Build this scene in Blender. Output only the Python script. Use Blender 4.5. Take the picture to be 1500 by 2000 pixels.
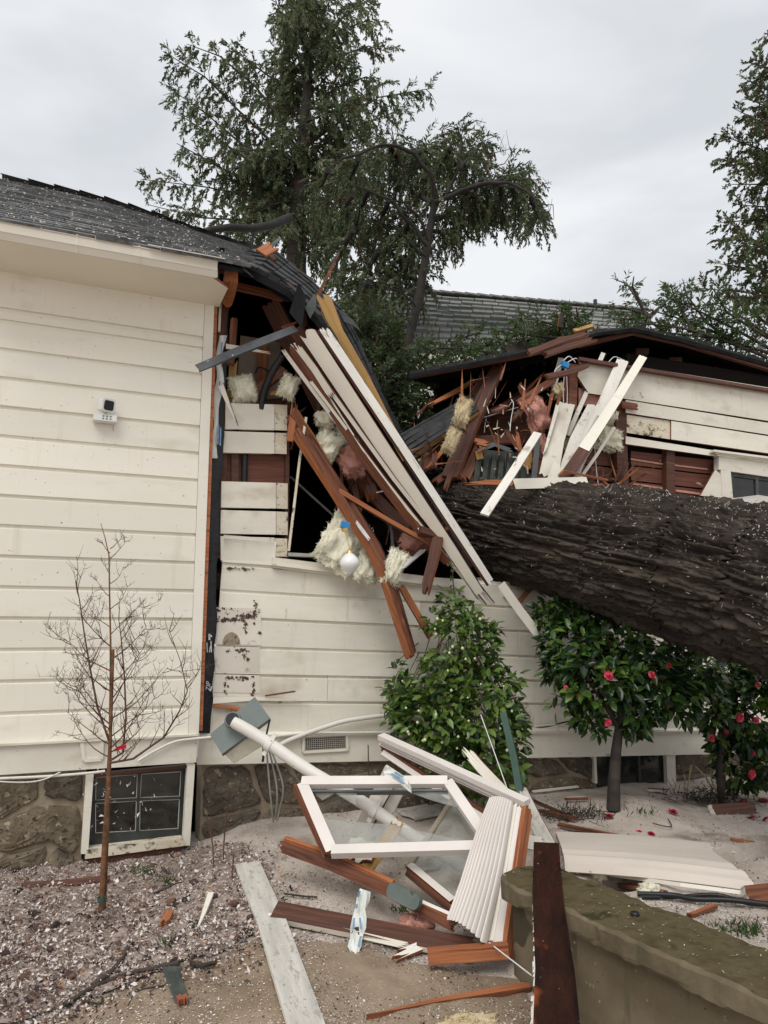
import bpy, math, random
import numpy as np
from mathutils import Vector, Matrix, noise

random.seed(7)
rng = np.random.default_rng(7)
for o in list(bpy.data.objects):
    bpy.data.objects.remove(o)
scene = bpy.context.scene
COL = scene.collection
R = math.radians

# ------------------------------------------------------------------ camera
CAM = Vector((0, 0, 1.6)); PITCH = R(8.9); FPX = 1500.0
cd = bpy.data.cameras.new('camera'); cam = bpy.data.objects.new('camera', cd); COL.objects.link(cam)
cam.location = CAM; cam.rotation_euler = (R(90) + PITCH, 0, 0)
cd.sensor_fit = 'VERTICAL'; cd.sensor_height = 24; cd.lens = 24 * FPX / 2000
cd.clip_start = 0.05; cd.clip_end = 2000
scene.camera = cam

# ------------------------------------------------------------------ overcast sky
SUN_EL, SUN_AZ = R(52), R(198)      # high behind the photographer, a little to the left
wd = bpy.data.worlds.new('World'); scene.world = wd; wd.use_nodes = True
nt = wd.node_tree; nt.nodes.clear()
wo = nt.nodes.new('ShaderNodeOutputWorld'); bg = nt.nodes.new('ShaderNodeBackground')
sky = nt.nodes.new('ShaderNodeTexSky'); sky.sky_type = 'NISHITA'; sky.sun_disc = False
sky.sun_elevation = SUN_EL; sky.sun_rotation = SUN_AZ; sky.dust_density = 4; sky.air_density = 1.5
sm = nt.nodes.new('ShaderNodeMixRGB'); sm.blend_type = 'MULTIPLY'; sm.inputs[0].default_value = 1
sm.inputs[2].default_value = (0.09, 0.09, 0.09, 1)
nt.links.new(sky.outputs[0], sm.inputs[1])
tc = nt.nodes.new('ShaderNodeTexCoord'); mp = nt.nodes.new('ShaderNodeMapping')
mp.inputs['Scale'].default_value = (1.0, 1.0, 2.6); mp.inputs['Location'].default_value = (3.1, 0.7, 0.2)
n1 = nt.nodes.new('ShaderNodeTexNoise'); n1.inputs['Scale'].default_value = 2.3; n1.inputs['Detail'].default_value = 5
n1.inputs['Roughness'].default_value = 0.5; n1.inputs['Distortion'].default_value = 0.3
cr = nt.nodes.new('ShaderNodeValToRGB')
cr.color_ramp.elements[0].position = 0.38; cr.color_ramp.elements[0].color = (0.60, 0.62, 0.645, 1)
cr.color_ramp.elements[1].position = 0.62; cr.color_ramp.elements[1].color = (0.79, 0.80, 0.815, 1)
e = cr.color_ramp.elements.new(0.5); e.color = (0.69, 0.705, 0.73, 1)
mx = nt.nodes.new('ShaderNodeMixRGB'); mx.inputs[0].default_value = 0.9
nt.links.new(tc.outputs['Generated'], mp.inputs[0]); nt.links.new(mp.outputs[0], n1.inputs[0])
nt.links.new(n1.outputs[0], cr.inputs[0]); nt.links.new(sm.outputs[0], mx.inputs[1]); nt.links.new(cr.outputs[0], mx.inputs[2])
nt.links.new(mx.outputs[0], bg.inputs[0]); bg.inputs[1].default_value = 1.0
nt.links.new(bg.outputs[0], wo.inputs[0])

sl = bpy.data.lights.new('sun', 'SUN'); sun = bpy.data.objects.new('sun', sl); COL.objects.link(sun)
sl.energy = 1.5; sl.angle = R(36); sl.color = (1.0, 0.965, 0.91)
sd = Vector((math.sin(SUN_AZ) * math.cos(SUN_EL), math.cos(SUN_AZ) * math.cos(SUN_EL), math.sin(SUN_EL)))
sun.rotation_euler = sd.to_track_quat('Z', 'Y').to_euler()
vs = scene.view_settings
vs.view_transform = 'Standard'; vs.look = 'None'; vs.gamma = 1; vs.use_curve_mapping = False; vs.exposure = 0.30

# ------------------------------------------------------------------ measuring helpers (photo pixel + distance -> place)
def ray(px, py):
    x = (px - 750) / FPX; y = (1000 - py) / FPX
    c, s = math.cos(PITCH), math.sin(PITCH)
    return Vector((x, c - y * s, s + y * c))
def at(px, py, Y):
    d = ray(px, py); return CAM + d * (Y / d.y)
def hit(px, py, p0, n):
    d = ray(px, py); return CAM + d * ((p0 - CAM).dot(n) / d.dot(n))

A1 = R(67); U1 = Vector((math.sin(A1), math.cos(A1), 0)); N1 = Vector((U1.y, -U1.x, 0))
P1 = at(0, 1235, 4.6)
TILT = R(2.2); A2 = R(68)
U2 = Vector((math.sin(A2) * math.cos(TILT), math.cos(A2) * math.cos(TILT), -math.sin(TILT)))
N2 = Vector((math.cos(A2), -math.sin(A2), 0)); V2 = N2.cross(U2) * -1
if V2.z < 0: V2 = -V2
P2 = at(420, 1235, 5.22)
def w1(px, py, off=0.0): return hit(px, py, P1 + N1 * off, N1)
def w2(px, py, off=0.0): return hit(px, py, P2 + N2 * off, N2)

def sstep(a, b, x):
    t = min(1, max(0, (x - a) / (b - a))); return t * t * (3 - 2 * t)
RW0 = Vector((0.515, 3.63)); RW1 = Vector((1.575, 1.70))       # line of the low garden wall (face)
RWd = (RW1 - RW0).normalized(); RWn = Vector((-RWd.y, RWd.x))
if RWn.x < 0: RWn = -RWn
def gz(x, y, fine=True):
    d = (x - P2.x) * N2.x + (y - P2.y) * N2.y
    z = 0.37 - 0.115 * min(max(d, 0), 2.9)
    z -= 0.125 * sstep(-0.75, -1.35, x)
    q = (Vector((x, y)) - RW0)
    side = q.dot(RWn); along = q.dot(RWd)
    if along > -0.4:
        k = sstep(0.02, 0.22, side) * sstep(-0.4, 0.0, along)
        z += (0.33 - z) * k if z < 0.33 else 0
    else:
        z += (0.34 - z) * sstep(0.5, 1.1, x) * 0.6 if z < 0.34 else 0
    z += 0.10 * math.exp(-((x - 1.75) ** 2 / 0.16 + (y - 5.7) ** 2 / 0.16))
    if fine:
        z += 0.020 * noise.noise(Vector((x * 2.3, y * 2.3, 3))) + 0.010 * noise.noise(Vector((x * 9, y * 9, 1)))
    return z
def g(px, py, h=0.0):
    d = ray(px, py); t = 2.0
    for i in range(900):
        p = CAM + d * t
        if p.z <= gz(p.x, p.y, False) + h: break
        t += 0.01
    return p

# ------------------------------------------------------------------ scene-tree helpers
WM = {}
def link(name, data, M=None, parent=None):
    o = bpy.data.objects.new(name, data); COL.objects.link(o)
    M = Matrix.Identity(4) if M is None else M
    o.matrix_basis = M; WM[o] = M.copy()
    if parent is not None:
        o.parent = parent; o.matrix_parent_inverse = WM[parent].inverted()
    return o
def tag(o, label=None, cat=None, group=None, kind=None):
    if label: o['label'] = label
    if cat: o['category'] = cat
    if group: o['group'] = group
    if kind: o['kind'] = kind
    return o
def thing(name, label, cat, loc, group=None):
    return tag(link(name, None, Matrix.Translation(Vector(loc))), label, cat, group)

class MB:
    def __init__(s): s.v = []; s.f = []; s.m = []; s.smooth = []
    def add(s, vs, fs, mi=0, smooth=False):
        b = len(s.v); s.v += [tuple(v) for v in vs]
        for k, f in enumerate(fs):
            s.f.append(tuple(i + b for i in f)); s.m.append(mi if isinstance(mi, int) else mi[k]); s.smooth.append(smooth)
    def box(s, c, ax, ay, az, mi=0):
        c, ax, ay, az = map(Vector, (c, ax, ay, az))
        vs = [c + ax * i + ay * j + az * k for i in (-1, 1) for j in (-1, 1) for k in (-1, 1)]
        s.add(vs, [(0, 1, 3, 2), (4, 6, 7, 5), (0, 4, 5, 1), (2, 3, 7, 6), (0, 2, 6, 4), (1, 5, 7, 3)], mi)
    def prism(s, pts, ext, mi=0, mside=None):
        pts = [Vector(p) for p in pts]; n = len(pts); ext = Vector(ext)
        vs = pts + [p + ext for p in pts]
        ms = mi if mside is None else mside
        s.add(vs, [tuple(range(n)), tuple(range(2 * n - 1, n - 1, -1))] + [(i, i + n, (i + 1) % n + n, (i + 1) % n) for i in range(n)],
              [mi, mi] + [ms] * n)
    def tube(s, pts, rad, n=8, mi=0, cap=True, smooth=True):
        pts = [Vector(p) for p in pts]
        if not hasattr(rad, '__len__'): rad = [rad] * len(pts)
        vs = []; fs = []; up = None
        for i, p in enumerate(pts):
            t = (pts[min(i + 1, len(pts) - 1)] - pts[max(i - 1, 0)])
            t = t.normalized() if t.length > 1e-9 else Vector((0, 0, 1))
            if up is None:
                up = t.orthogonal().normalized()
            up = (up - t * up.dot(t)); up = up.normalized() if up.length > 1e-6 else t.orthogonal().normalized()
            sd_ = t.cross(up)
            for k in range(n):
                a = 2 * math.pi * k / n
                vs.append(p + (up * math.cos(a) + sd_ * math.sin(a)) * rad[i])
        for i in range(len(pts) - 1):
            for k in range(n):
                fs.append((i * n + k, i * n + (k + 1) % n, (i + 1) * n + (k + 1) % n, (i + 1) * n + k))
        s.add(vs, fs, mi, smooth)
        if cap:
            s.add(vs[:n], [tuple(range(n - 1, -1, -1))], mi); s.add(vs[-n:], [tuple(range(n))], mi)
    def mesh(s, name, mats):
        me = bpy.data.meshes.new(name); me.from_pydata(s.v, [], s.f)
        for m in (mats if isinstance(mats, (list, tuple)) else [mats]): me.materials.append(m)
        me.polygons.foreach_set('material_index', s.m); me.polygons.foreach_set('use_smooth', s.smooth)
        me.update(); return me
    def build(s, name, mats, parent=None, M=None):
        if M is not None:                       # vertices were given in world space, store them in M's frame
            Mi = M.inverted(); s.v = [tuple(Mi @ Vector(v)) for v in s.v]
        return link(name, s.mesh(name, mats), M, parent)

def frame(p, x, z):
    x = Vector(x).normalized(); z = Vector(z); z = (z - x * z.dot(x)).normalized(); y = z.cross(x)
    M = Matrix((x, y, z)).transposed().to_4x4(); M.translation = p; return M

def board(name, pts, w, t, mats, face=None, jag=(0, 0), parent=None, label=None, cat=None, group=None, taper=(1, 1), rough=0.0):
    """plank along a polyline; face = direction its wide side looks; jag = splinter length at the two ends.
       material slots: wide faces, edges and ends"""
    pts = [Vector(p) for p in pts]
    if face is None: face = Vector((0.1, -1, 0.35))
    M = frame(pts[0], pts[-1] - pts[0], face); Mi = M.inverted()
    L = [Mi @ p for p in pts]
    # resample
    n = 7 if (jag[0] or jag[1]) else 1
    m = len(L)
    if m == 2: L = [L[0], L[0].lerp(L[1], .33), L[0].lerp(L[1], .67), L[1]]; m = 4
    rnd = random.Random(hash((round(pts[0].x, 3), round(pts[-1].z, 3))) & 0xffff)
    o0 = [rnd.random() ** 1.5 * jag[0] for _ in range(n + 1)]; o1 = [rnd.random() ** 1.5 * jag[1] for _ in range(n + 1)]
    vs = []
    for layer in (0.5, -0.5):
        for j in range(m):
            k = j / (m - 1); ww = w * (taper[0] + (taper[1] - taper[0]) * k)
            for i in range(n + 1):
                p = L[j].copy()
                if j == 0: p.x += o0[i]
                if j == m - 1: p.x -= o1[i]
                p.y += ww * (i / n - 0.5); p.z += t * layer
                if rough: p.y += rnd.uniform(-rough, rough); p.z += rnd.uniform(-rough, rough) * .5
                vs.append(p)
    q = n + 1; b = m * q; fs = []; ms = []
    for j in range(m - 1):
        for i in range(n):
            fs.append((j * q + i, (j + 1) * q + i, (j + 1) * q + i + 1, j * q + i + 1)); ms.append(0)
            fs.append((b + j * q + i, b + j * q + i + 1, b + (j + 1) * q + i + 1, b + (j + 1) * q + i)); ms.append(2)
        for i, fl in ((0, 1), (n, 0)):
            f = (j * q + i, b + j * q + i, b + (j + 1) * q + i, (j + 1) * q + i)
            fs.append(f if fl else f[::-1]); ms.append(1)
    for j, fl in ((0, 1), (m - 1, 0)):
        for i in range(n):
            f = (j * q + i, j * q + i + 1, b + j * q + i + 1, b + j * q + i)
            fs.append(f if fl else f[::-1]); ms.append(1)
    if not isinstance(mats, (list, tuple)): mats = [mats] * 3
    if len(mats) == 2: mats = [mats[0], mats[1], mats[0]]
    mb = MB(); mb.add(vs, fs, ms)
    o = link(name, mb.mesh(name, mats), M, parent)
    return tag(o, label, cat, group)

def plate(name, corners, ext, mats, parent=None, label=None, cat=None, group=None, kind=None):
    """flat piece with a given outline and thickness vector; slots: faces, edges"""
    c = [Vector(p) for p in corners]; ext = Vector(ext)
    M = frame(c[0], c[1] - c[0], ext); mb = MB(); mb.prism(c, ext, 0, 1)
    if not isinstance(mats, (list, tuple)): mats = [mats, mats]
    return tag(mb.build(name, mats, parent, M), label, cat, group, kind)

def blob(name, c, rad, mat_, seed=0, amp=0.25, freq=2.0, rot=(0, 0, 0), boxy=1.0, parent=None, label=None, cat=None, group=None, seg=36, fine=0.0):
    nu, nv = seg, seg // 2; vs = []; fs = []
    off = Vector((seed * 7.3, seed * 3.1, seed * 1.7))
    for j in range(nv + 1):
        ph = math.pi * j / nv
        for i in range(nu):
            th = 2 * math.pi * i / nu
            d = Vector((math.sin(ph) * math.cos(th), math.sin(ph) * math.sin(th), math.cos(ph)))
            if boxy != 1.0:
                d = Vector([math.copysign(abs(x) ** boxy, x) for x in d])
            k = 1 + amp * noise.fractal(d * freq + off, 0.75, 2.1, 5) + (.10 * abs(noise.noise(d * freq * 3.1 + off)) - .05) + (fine * noise.noise(d * freq * 7 + off) if fine else 0)
            vs.append((d.x * rad[0] * k, d.y * rad[1] * k, d.z * rad[2] * k))
    for j in range(nv):
        for i in range(nu):
            fs.append((j * nu + i, (j + 1) * nu + i, (j + 1) * nu + (i + 1) % nu, j * nu + (i + 1) % nu))
    mb = MB(); mb.add(vs, fs, 0, True)
    if fine:
        rz = random.Random(seed + 5); rm = sum(rad) / 3
        for _ in range(int(700 + 4200 * fine)):          # loose fibres standing off the surface
            p = Vector(vs[rz.randrange(len(vs))]); nrm = Vector((p.x / rad[0] ** 2, p.y / rad[1] ** 2, p.z / rad[2] ** 2))
            if nrm.length < 1e-6: continue
            nrm.normalize(); a_ = Vector((rz.gauss(0, 1), rz.gauss(0, 1), rz.gauss(0, 1)))
            d_ = (nrm * rz.uniform(.1, .8) + a_ * .6).normalized(); sd__ = d_.cross(a_).normalized() * rz.uniform(.001, .0035); L_ = rm * rz.uniform(.10, .26) * (1 + fine * 1.5)
            j_ = a_ * rm * .06; p = p * .97 + j_ * .5
            mb.add([p - sd__, p + sd__, p + d_ * L_ - Vector((0, 0, L_ * .25))], [(0, 1, 2)])
    from mathutils import Euler
    M = Euler([R(a) for a in rot]).to_matrix().to_4x4(); M.translation = Vector(c)
    return tag(link(name, mb.mesh(name, mat_), M, parent), label, cat, group)

def batt(name, c, u, v, su, sv, th, mat_, seed, label, parent=None):
    '''torn sheet of insulation: wavy slab with ragged edges and split layers'''
    u = Vector(u).normalized(); v = Vector(v); v = (v - u * v.dot(u)).normalized(); n_ = u.cross(v)
    if n_.y > 0: n_ = -n_
    c = Vector(c); mb = MB(); N_ = 26; rz = random.Random(seed)
    for layer in range(3):
        vs = []; lo = layer * th * .45; sc_l = 1 - .13 * layer
        for side in (1, -1):
            for j in range(N_ + 1):
                for i in range(N_ + 1):
                    a, b = i / N_ * 2 - 1, j / N_ * 2 - 1
                    e = .16 * noise.noise(Vector((a * 3 + seed, b * 3, layer))) + .12 * noise.noise(Vector((a * 9 + seed, b * 9, layer + 4)))
                    ed = max(abs(a), abs(b)); k = (1 + e * ed) * sc_l
                    w_ = .35 * su * noise.noise(Vector((a * 1.3 + seed, b * 1.3, 7))) + .05 * su * noise.noise(Vector((a * 6, b * 6, seed + layer))) + .025 * su * noise.noise(Vector((a * 16, b * 16, seed + layer)))
                    t_ = th * .28 * (1 - ed ** 4)
                    vs.append(c + u * (a * su * k) + v * (b * sv * k + .1 * sv * noise.noise(Vector((a * 2, seed, layer)))) + n_ * (w_ + side * t_ + lo))
        q = N_ + 1; o_ = q * q; fs = []
        for j in range(N_):
            for i in range(N_):
                fs += [(j * q + i, j * q + i + 1, (j + 1) * q + i + 1, (j + 1) * q + i), (o_ + j * q + i, o_ + (j + 1) * q + i, o_ + (j + 1) * q + i + 1, o_ + j * q + i + 1)]
        mb.add(vs, fs, 0, True)
        for _ in range(220):
            p = vs[rz.choice((rz.randrange(q), rz.randrange(q) * q, rz.randrange(q) * q + N_, N_ * q + rz.randrange(q), rz.randrange(o_)))]
            d_ = ((p - c).normalized() * .7 + Vector((rz.gauss(0, 1), rz.gauss(0, 1), rz.gauss(0, 1))) * .5).normalized(); s_ = d_.cross(n_).normalized() * rz.uniform(.001, .003); L_ = rz.uniform(.008, .03)
            mb.add([p - s_, p + s_, p + d_ * L_], [(0, 1, 2)])
    return tag(mb.build(name, mat_, parent, Matrix.Translation(c)), label, 'insulation')

# ------------------------------------------------------------------ materials
def _n(nt_, t, **kw):
    n_ = nt_.nodes.new(t)
    for k, v in kw.items():
        if k in n_.inputs: n_.inputs[k].default_value = v
        else: setattr(n_, k, v)
    return n_
def pm(name, c1, c2, scale=6, stretch=(1, 1, 1), detail=5, rough=0.75, rough2=None, bump=0.15, bscale=None, pos=(0.35, 0.65),
       c3=None, spots=(), coat=0, metal=0, spec=0.4, trans=0, sub=0, dist=0.0, world=False, bdist=0.01, vary=0.07):
    """noise-blended surface: c1..c2 (..c3), then spots = [(colour, noise scale, threshold, softness, stretch)]"""
    m = bpy.data.materials.new(name); m.use_nodes = True; t = m.node_tree
    b = t.nodes['Principled BSDF']; L = t.links.new
    tc_ = _n(t, 'ShaderNodeTexCoord'); oi = _n(t, 'ShaderNodeObjectInfo')
    ad = _n(t, 'ShaderNodeVectorMath', operation='ADD'); sc_ = _n(t, 'ShaderNodeVectorMath', operation='SCALE'); 
    comb = _n(t, 'ShaderNodeCombineXYZ')
    for i in range(3): L(oi.outputs['Random'], comb.inputs[i])
    L(comb.outputs[0], sc_.inputs[0]); sc_.inputs['Scale'].default_value = 0.0 if world else 37.0
    L(tc_.outputs['Object'], ad.inputs[0]); L(sc_.outputs[0], ad.inputs[1])
    def nz(s, st, det=5, d=0.0):
        mp_ = _n(t, 'ShaderNodeMapping'); mp_.inputs['Scale'].default_value = st
        L(ad.outputs[0], mp_.inputs[0])
        n_ = _n(t, 'ShaderNodeTexNoise'); n_.inputs['Scale'].default_value = s; n_.inputs['Detail'].default_value = det
        n_.inputs['Roughness'].default_value = 0.6; n_.inputs['Distortion'].default_value = d
        L(mp_.outputs[0], n_.inputs[0]); return n_.outputs[0]
    a = nz(scale, stretch, detail, dist)
    r_ = _n(t, 'ShaderNodeValToRGB'); el = r_.color_ramp.elements
    el[0].position = pos[0]; el[0].color = (*c1, 1); el[1].position = pos[1]; el[1].color = (*c2, 1)
    if c3 is not None:
        e_ = el.new(min(0.98, pos[1] + 0.12)); e_.color = (*c3, 1)
    L(a, r_.inputs[0]); col = r_.outputs[0]
    for sp in spots:
        c, s, th, soft = sp[:4]; st = sp[4] if len(sp) > 4 else (1, 1, 1)
        k = nz(s, st, 3)
        rr = _n(t, 'ShaderNodeValToRGB'); rr.color_ramp.elements[0].position = th; rr.color_ramp.elements[0].color = (0, 0, 0, 1)
        rr.color_ramp.elements[1].position = min(1, th + soft); 
        L(k, rr.inputs[0]); mx_ = _n(t, 'ShaderNodeMixRGB'); L(rr.outputs[0], mx_.inputs[0]); L(col, mx_.inputs[1]); mx_.inputs[2].default_value = (*c, 1)
        col = mx_.outputs[0]
    hv = _n(t, 'ShaderNodeHueSaturation'); mrv = _n(t, 'ShaderNodeMapRange'); L(oi.outputs['Random'], mrv.inputs[0]); mrv.inputs[3].default_value = 1 - vary; mrv.inputs[4].default_value = 1 + vary * .7
    L(mrv.outputs[0], hv.inputs['Value']); L(col, hv.inputs['Color']); L(hv.outputs[0], b.inputs['Base Color'])
    b.inputs['Roughness'].default_value = rough; b.inputs['Metallic'].default_value = metal
    b.inputs['Specular IOR Level'].default_value = spec; b.inputs['Coat Weight'].default_value = coat
    if coat: b.inputs['Coat Roughness'].default_value = 0.12
    if trans: b.inputs['Transmission Weight'].default_value = trans
    if sub:
        b.inputs['Subsurface Weight'].default_value = sub; b.inputs['Subsurface Radius'].default_value = (0.02, 0.02, 0.02); b.inputs['Subsurface Scale'].default_value = 0.5
    if rough2 is not None:
        mr = _n(t, 'ShaderNodeMapRange'); L(a, mr.inputs[0]); mr.inputs[1].default_value = 0.3; mr.inputs[2].default_value = 0.7
        mr.inputs[3].default_value = rough; mr.inputs[4].default_value = rough2; L(mr.outputs[0], b.inputs['Roughness'])
    if bump:
        h = a if bscale is None else nz(bscale, stretch, 6)
        bp = _n(t, 'ShaderNodeBump'); bp.inputs['Strength'].default_value = bump; bp.inputs['Distance'].default_value = bdist
        L(h, bp.inputs['Height']); L(bp.outputs[0], b.inputs['Normal'])
    return m

GR = (0.6, 14, 14)        # grain along local X
M = {}
DK = (0.10, 0.075, 0.05)
M['siding'] = pm('cream_siding_paint', (0.77, 0.73, 0.63), (0.83, 0.79, 0.695), 1.6, (0.5, 2, 2), rough=0.55, bump=0.05, bscale=9,
                 spots=[((0.60, 0.54, 0.43), 3.2, 0.60, 0.25, (0.5, 1, 1.4)), ((0.68, 0.62, 0.51), 3, 0.60, 0.25, (4, 1, 0.3)), ((0.24, 0.19, 0.13), 55, 0.69, 0.05, (0.7, 1, 1.0))])
M['siding_old'] = pm('weathered_siding_paint', (0.68, 0.64, 0.545), (0.78, 0.74, 0.645), 2.4, (0.6, 2, 2), rough=0.65, bump=0.12, bscale=14,
                 spots=[((0.47, 0.40, 0.30), 4.0, 0.57, 0.22, (0.6, 1, 0.7)), ((0.17, 0.12, 0.085), 46, 0.70, 0.05, (1, 1, 0.6)), ((0.30, 0.23, 0.17), 9, 0.68, 0.10, (1, 1, 0.35)), ((0.58, 0.52, 0.42), 4, 0.60, 0.25, (4, 1, 0.3))])
M['trim'] = pm('cream_trim_paint', (0.70, 0.655, 0.56), (0.78, 0.735, 0.64), 3, (0.5, 2, 2), rough=0.55, bump=0.06, spots=[((0.25, 0.2, 0.14), 48, 0.72, 0.05)])
M['fascia'] = pm('speckled_white_board', (0.68, 0.645, 0.575), (0.78, 0.745, 0.68), 4, (0.5, 2, 2), rough=0.7, bump=0.2, bscale=25,
                 spots=[((0.42, 0.37, 0.30), 14, 0.60, 0.12, (0.7, 1, 1)), ((0.14, 0.11, 0.085), 60, 0.68, 0.06), ((0.22, 0.10, 0.05), 7, 0.66, 0.03, (0.35, 1.6, 1.6))])
M['bare'] = pm('mildewed_bare_board', (0.58, 0.50, 0.37), (0.68, 0.62, 0.50), 5, (1, 2, 2), rough=0.85, bump=0.2, bscale=20,
               spots=[((0.05, 0.035, 0.025), 13, 0.56, 0.12, (0.8, 1, 1.4)), ((0.09, 0.06, 0.04), 50, 0.62, 0.06)])
M['gutter'] = pm('beige_gutter_metal', (0.60, 0.55, 0.46), (0.66, 0.61, 0.52), 3, (0.4, 2, 2), rough=0.45, bump=0.02, spots=[((0.3, 0.25, 0.18), 40, 0.72, 0.06)])
M['soffit'] = pm('soffit_paint', (0.72, 0.67, 0.55), (0.76, 0.71, 0.59), 2, rough=0.7, bump=0.04)
M['orange'] = pm('fresh_split_redwood', (0.27, 0.088, 0.034), (0.41, 0.150, 0.058), 5, GR, rough=0.7, bump=0.35, bscale=9, c3=(0.54, 0.24, 0.10),
                 spots=[((0.20, 0.055, 0.02), 4, 0.56, 0.12, (0.4, 10, 10))])
M['wood'] = pm('wet_redwood', (0.125, 0.044, 0.024), (0.225, 0.080, 0.037), 5, GR, rough=0.6, bump=0.35, bscale=9,
               spots=[((0.06, 0.022, 0.014), 3.5, 0.52, 0.15, (0.5, 7, 7)), ((0.36, 0.15, 0.065), 4, 0.63, 0.08, (0.5, 9, 9))])
M['darkwood'] = pm('old_dark_redwood', (0.050, 0.020, 0.013), (0.115, 0.040, 0.022), 5, GR, rough=0.65, bump=0.35, bscale=9,
               spots=[((0.17, 0.06, 0.03), 4, 0.60, 0.1, (0.5, 9, 9))])
M['sheath'] = pm('redwood_sheathing', (0.095, 0.033, 0.021), (0.165, 0.057, 0.034), 4, GR, rough=0.7, bump=0.3, bscale=8,
               spots=[((0.50, 0.36, 0.30), 18, 0.68, 0.06, (0.3, 1, 1))])
M['interior'] = pm('interior_darkness', (0.004, 0.003, 0.0025), (0.009, 0.006, 0.005), 4, GR, rough=0.95, bump=0.2, spec=0.1)  # near-black base colour stands in for indoor and underside shade
M['ply'] = pm('yellow_plywood', (0.42, 0.235, 0.075), (0.56, 0.345, 0.125), 3.5, (0.5, 9, 9), rough=0.7, bump=0.15, dist=0.6,
              spots=[((0.22, 0.10, 0.035), 4, 0.61, 0.1, (0.5, 4, 4)), ((0.09, 0.04, 0.02), 8, 0.70, 0.05)])
M['grey'] = pm('weathered_grey_board', (0.42, 0.40, 0.36), (0.55, 0.525, 0.475), 5, (0.6, 5, 5), rough=0.8, bump=0.25, bscale=10,
               spots=[((0.34, 0.315, 0.28), 30, 0.55, 0.12, (0.5, 1, 1)), ((0.22, 0.20, 0.17), 70, 0.64, 0.06, (0.5, 1, 1)), ((0.75, 0.72, 0.68), 60, 0.69, 0.05)])
M['varnish'] = pm('varnished_dark_board', (0.007, 0.003, 0.0025), (0.034, 0.009, 0.005), 2.2, (1.2, 7, 7), rough=0.34, rough2=0.55, bump=0.12, bscale=12, spec=0.14,
                  spots=[((0.24, 0.055, 0.014), 2.4, 0.56, 0.12, (0.8, 2.6, 2.6)), ((0.75, 0.73, 0.7), 75, 0.73, 0.03)])
M['vwhite'] = pm('window_white_paint', (0.66, 0.61, 0.565), (0.74, 0.69, 0.645), 3, rough=0.45, bump=0.05, spots=[((0.4, 0.33, 0.28), 60, 0.72, 0.05)])
M['shade'] = pm('pleated_shade_fabric', (0.66, 0.61, 0.565), (0.72, 0.67, 0.625), 3, rough=0.8, bump=0.04)
M['panel'] = pm('beige_moulded_panel', (0.56, 0.495, 0.435), (0.63, 0.565, 0.50), 2.5, (0.5, 2, 2), rough=0.6, bump=0.06, spots=[((0.30, 0.25, 0.2), 22, 0.68, 0.08)])
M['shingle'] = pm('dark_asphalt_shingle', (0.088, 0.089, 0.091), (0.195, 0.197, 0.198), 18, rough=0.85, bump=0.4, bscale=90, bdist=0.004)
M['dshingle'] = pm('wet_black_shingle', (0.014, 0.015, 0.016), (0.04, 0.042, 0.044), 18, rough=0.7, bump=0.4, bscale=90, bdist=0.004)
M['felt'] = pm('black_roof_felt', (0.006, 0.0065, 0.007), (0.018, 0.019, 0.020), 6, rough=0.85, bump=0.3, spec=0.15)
M['slate'] = pm('grey_flashing_felt', (0.065, 0.072, 0.074), (0.125, 0.135, 0.137), 5, rough=0.75, bump=0.25, spots=[((0.6, 0.6, 0.58), 40, 0.74, 0.04)])
M['gshingle'] = pm('grey_green_shingle', (0.17, 0.175, 0.165), (0.25, 0.255, 0.24), 9, rough=0.9, bump=0.4, bscale=60, bdist=0.004)
M['gshingle2'] = pm('dark_green_shingle', (0.035, 0.042, 0.036), (0.075, 0.085, 0.072), 9, rough=0.9, bump=0.4, bscale=60, bdist=0.004)
M['strip'] = pm('dark_metal_strip', (0.055, 0.058, 0.064), (0.10, 0.105, 0.112), 7, rough=0.5, bump=0.1, metal=0.2, spots=[((0.75, 0.74, 0.72), 45, 0.72, 0.03)])
M['bark'] = pm('furrowed_bark', (0.026, 0.021, 0.017), (0.092, 0.074, 0.060), 5, (0.5, 2.2, 2.2), rough=0.9, bump=1.0, bscale=34, bdist=0.02, spec=0.25, c3=(0.16, 0.132, 0.108),
               spots=[((0.115, 0.092, 0.068), 1.1, 0.60, 0.14, (0.4, 1.5, 1.5)), ((0.025, 0.022, 0.020), 1.6, 0.56, 0.12, (0.5, 1.5, 1.5))])
M['bark2'] = pm('brown_bark', (0.030, 0.024, 0.020), (0.075, 0.06, 0.05), 8, (1, 1, 0.25), rough=0.9, bump=0.6, bscale=18)
M['limb'] = pm('dark_wet_limb', (0.012, 0.010, 0.009), (0.032, 0.026, 0.022), 8, (1, 1, 0.25), rough=0.85, bump=0.6, bscale=18)
M['petal2'] = pm('camellia_petal_shadow', (0.25, 0.006, 0.018), (0.42, 0.016, 0.045), 14, rough=0.55, bump=0.1, spec=0.3)
M['petal3'] = pm('camellia_petal_pink', (0.60, 0.07, 0.13), (0.74, 0.14, 0.20), 14, rough=0.55, bump=0.1, spec=0.3)
M['twig'] = pm('thin_twig_bark', (0.060, 0.024, 0.018), (0.13, 0.065, 0.045), 12, rough=0.75, bump=0.2)
M['stake'] = pm('orange_brown_stake', (0.09, 0.042, 0.020), (0.20, 0.092, 0.038), 6, (5, 5, 0.6), rough=0.8, bump=0.3)
M['stone'] = pm('rubble_stone', (0.098, 0.075, 0.050), (0.215, 0.172, 0.118), 5.5, rough=0.9, bump=1.0, bscale=17, bdist=0.025, c3=(0.30, 0.25, 0.18),
                detail=10, spots=[((0.32, 0.26, 0.18), 26, 0.60, 0.08), ((0.045, 0.036, 0.026), 34, 0.60, 0.06), ((0.055, 0.046, 0.038), 3.0, 0.56, 0.14)])
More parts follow.
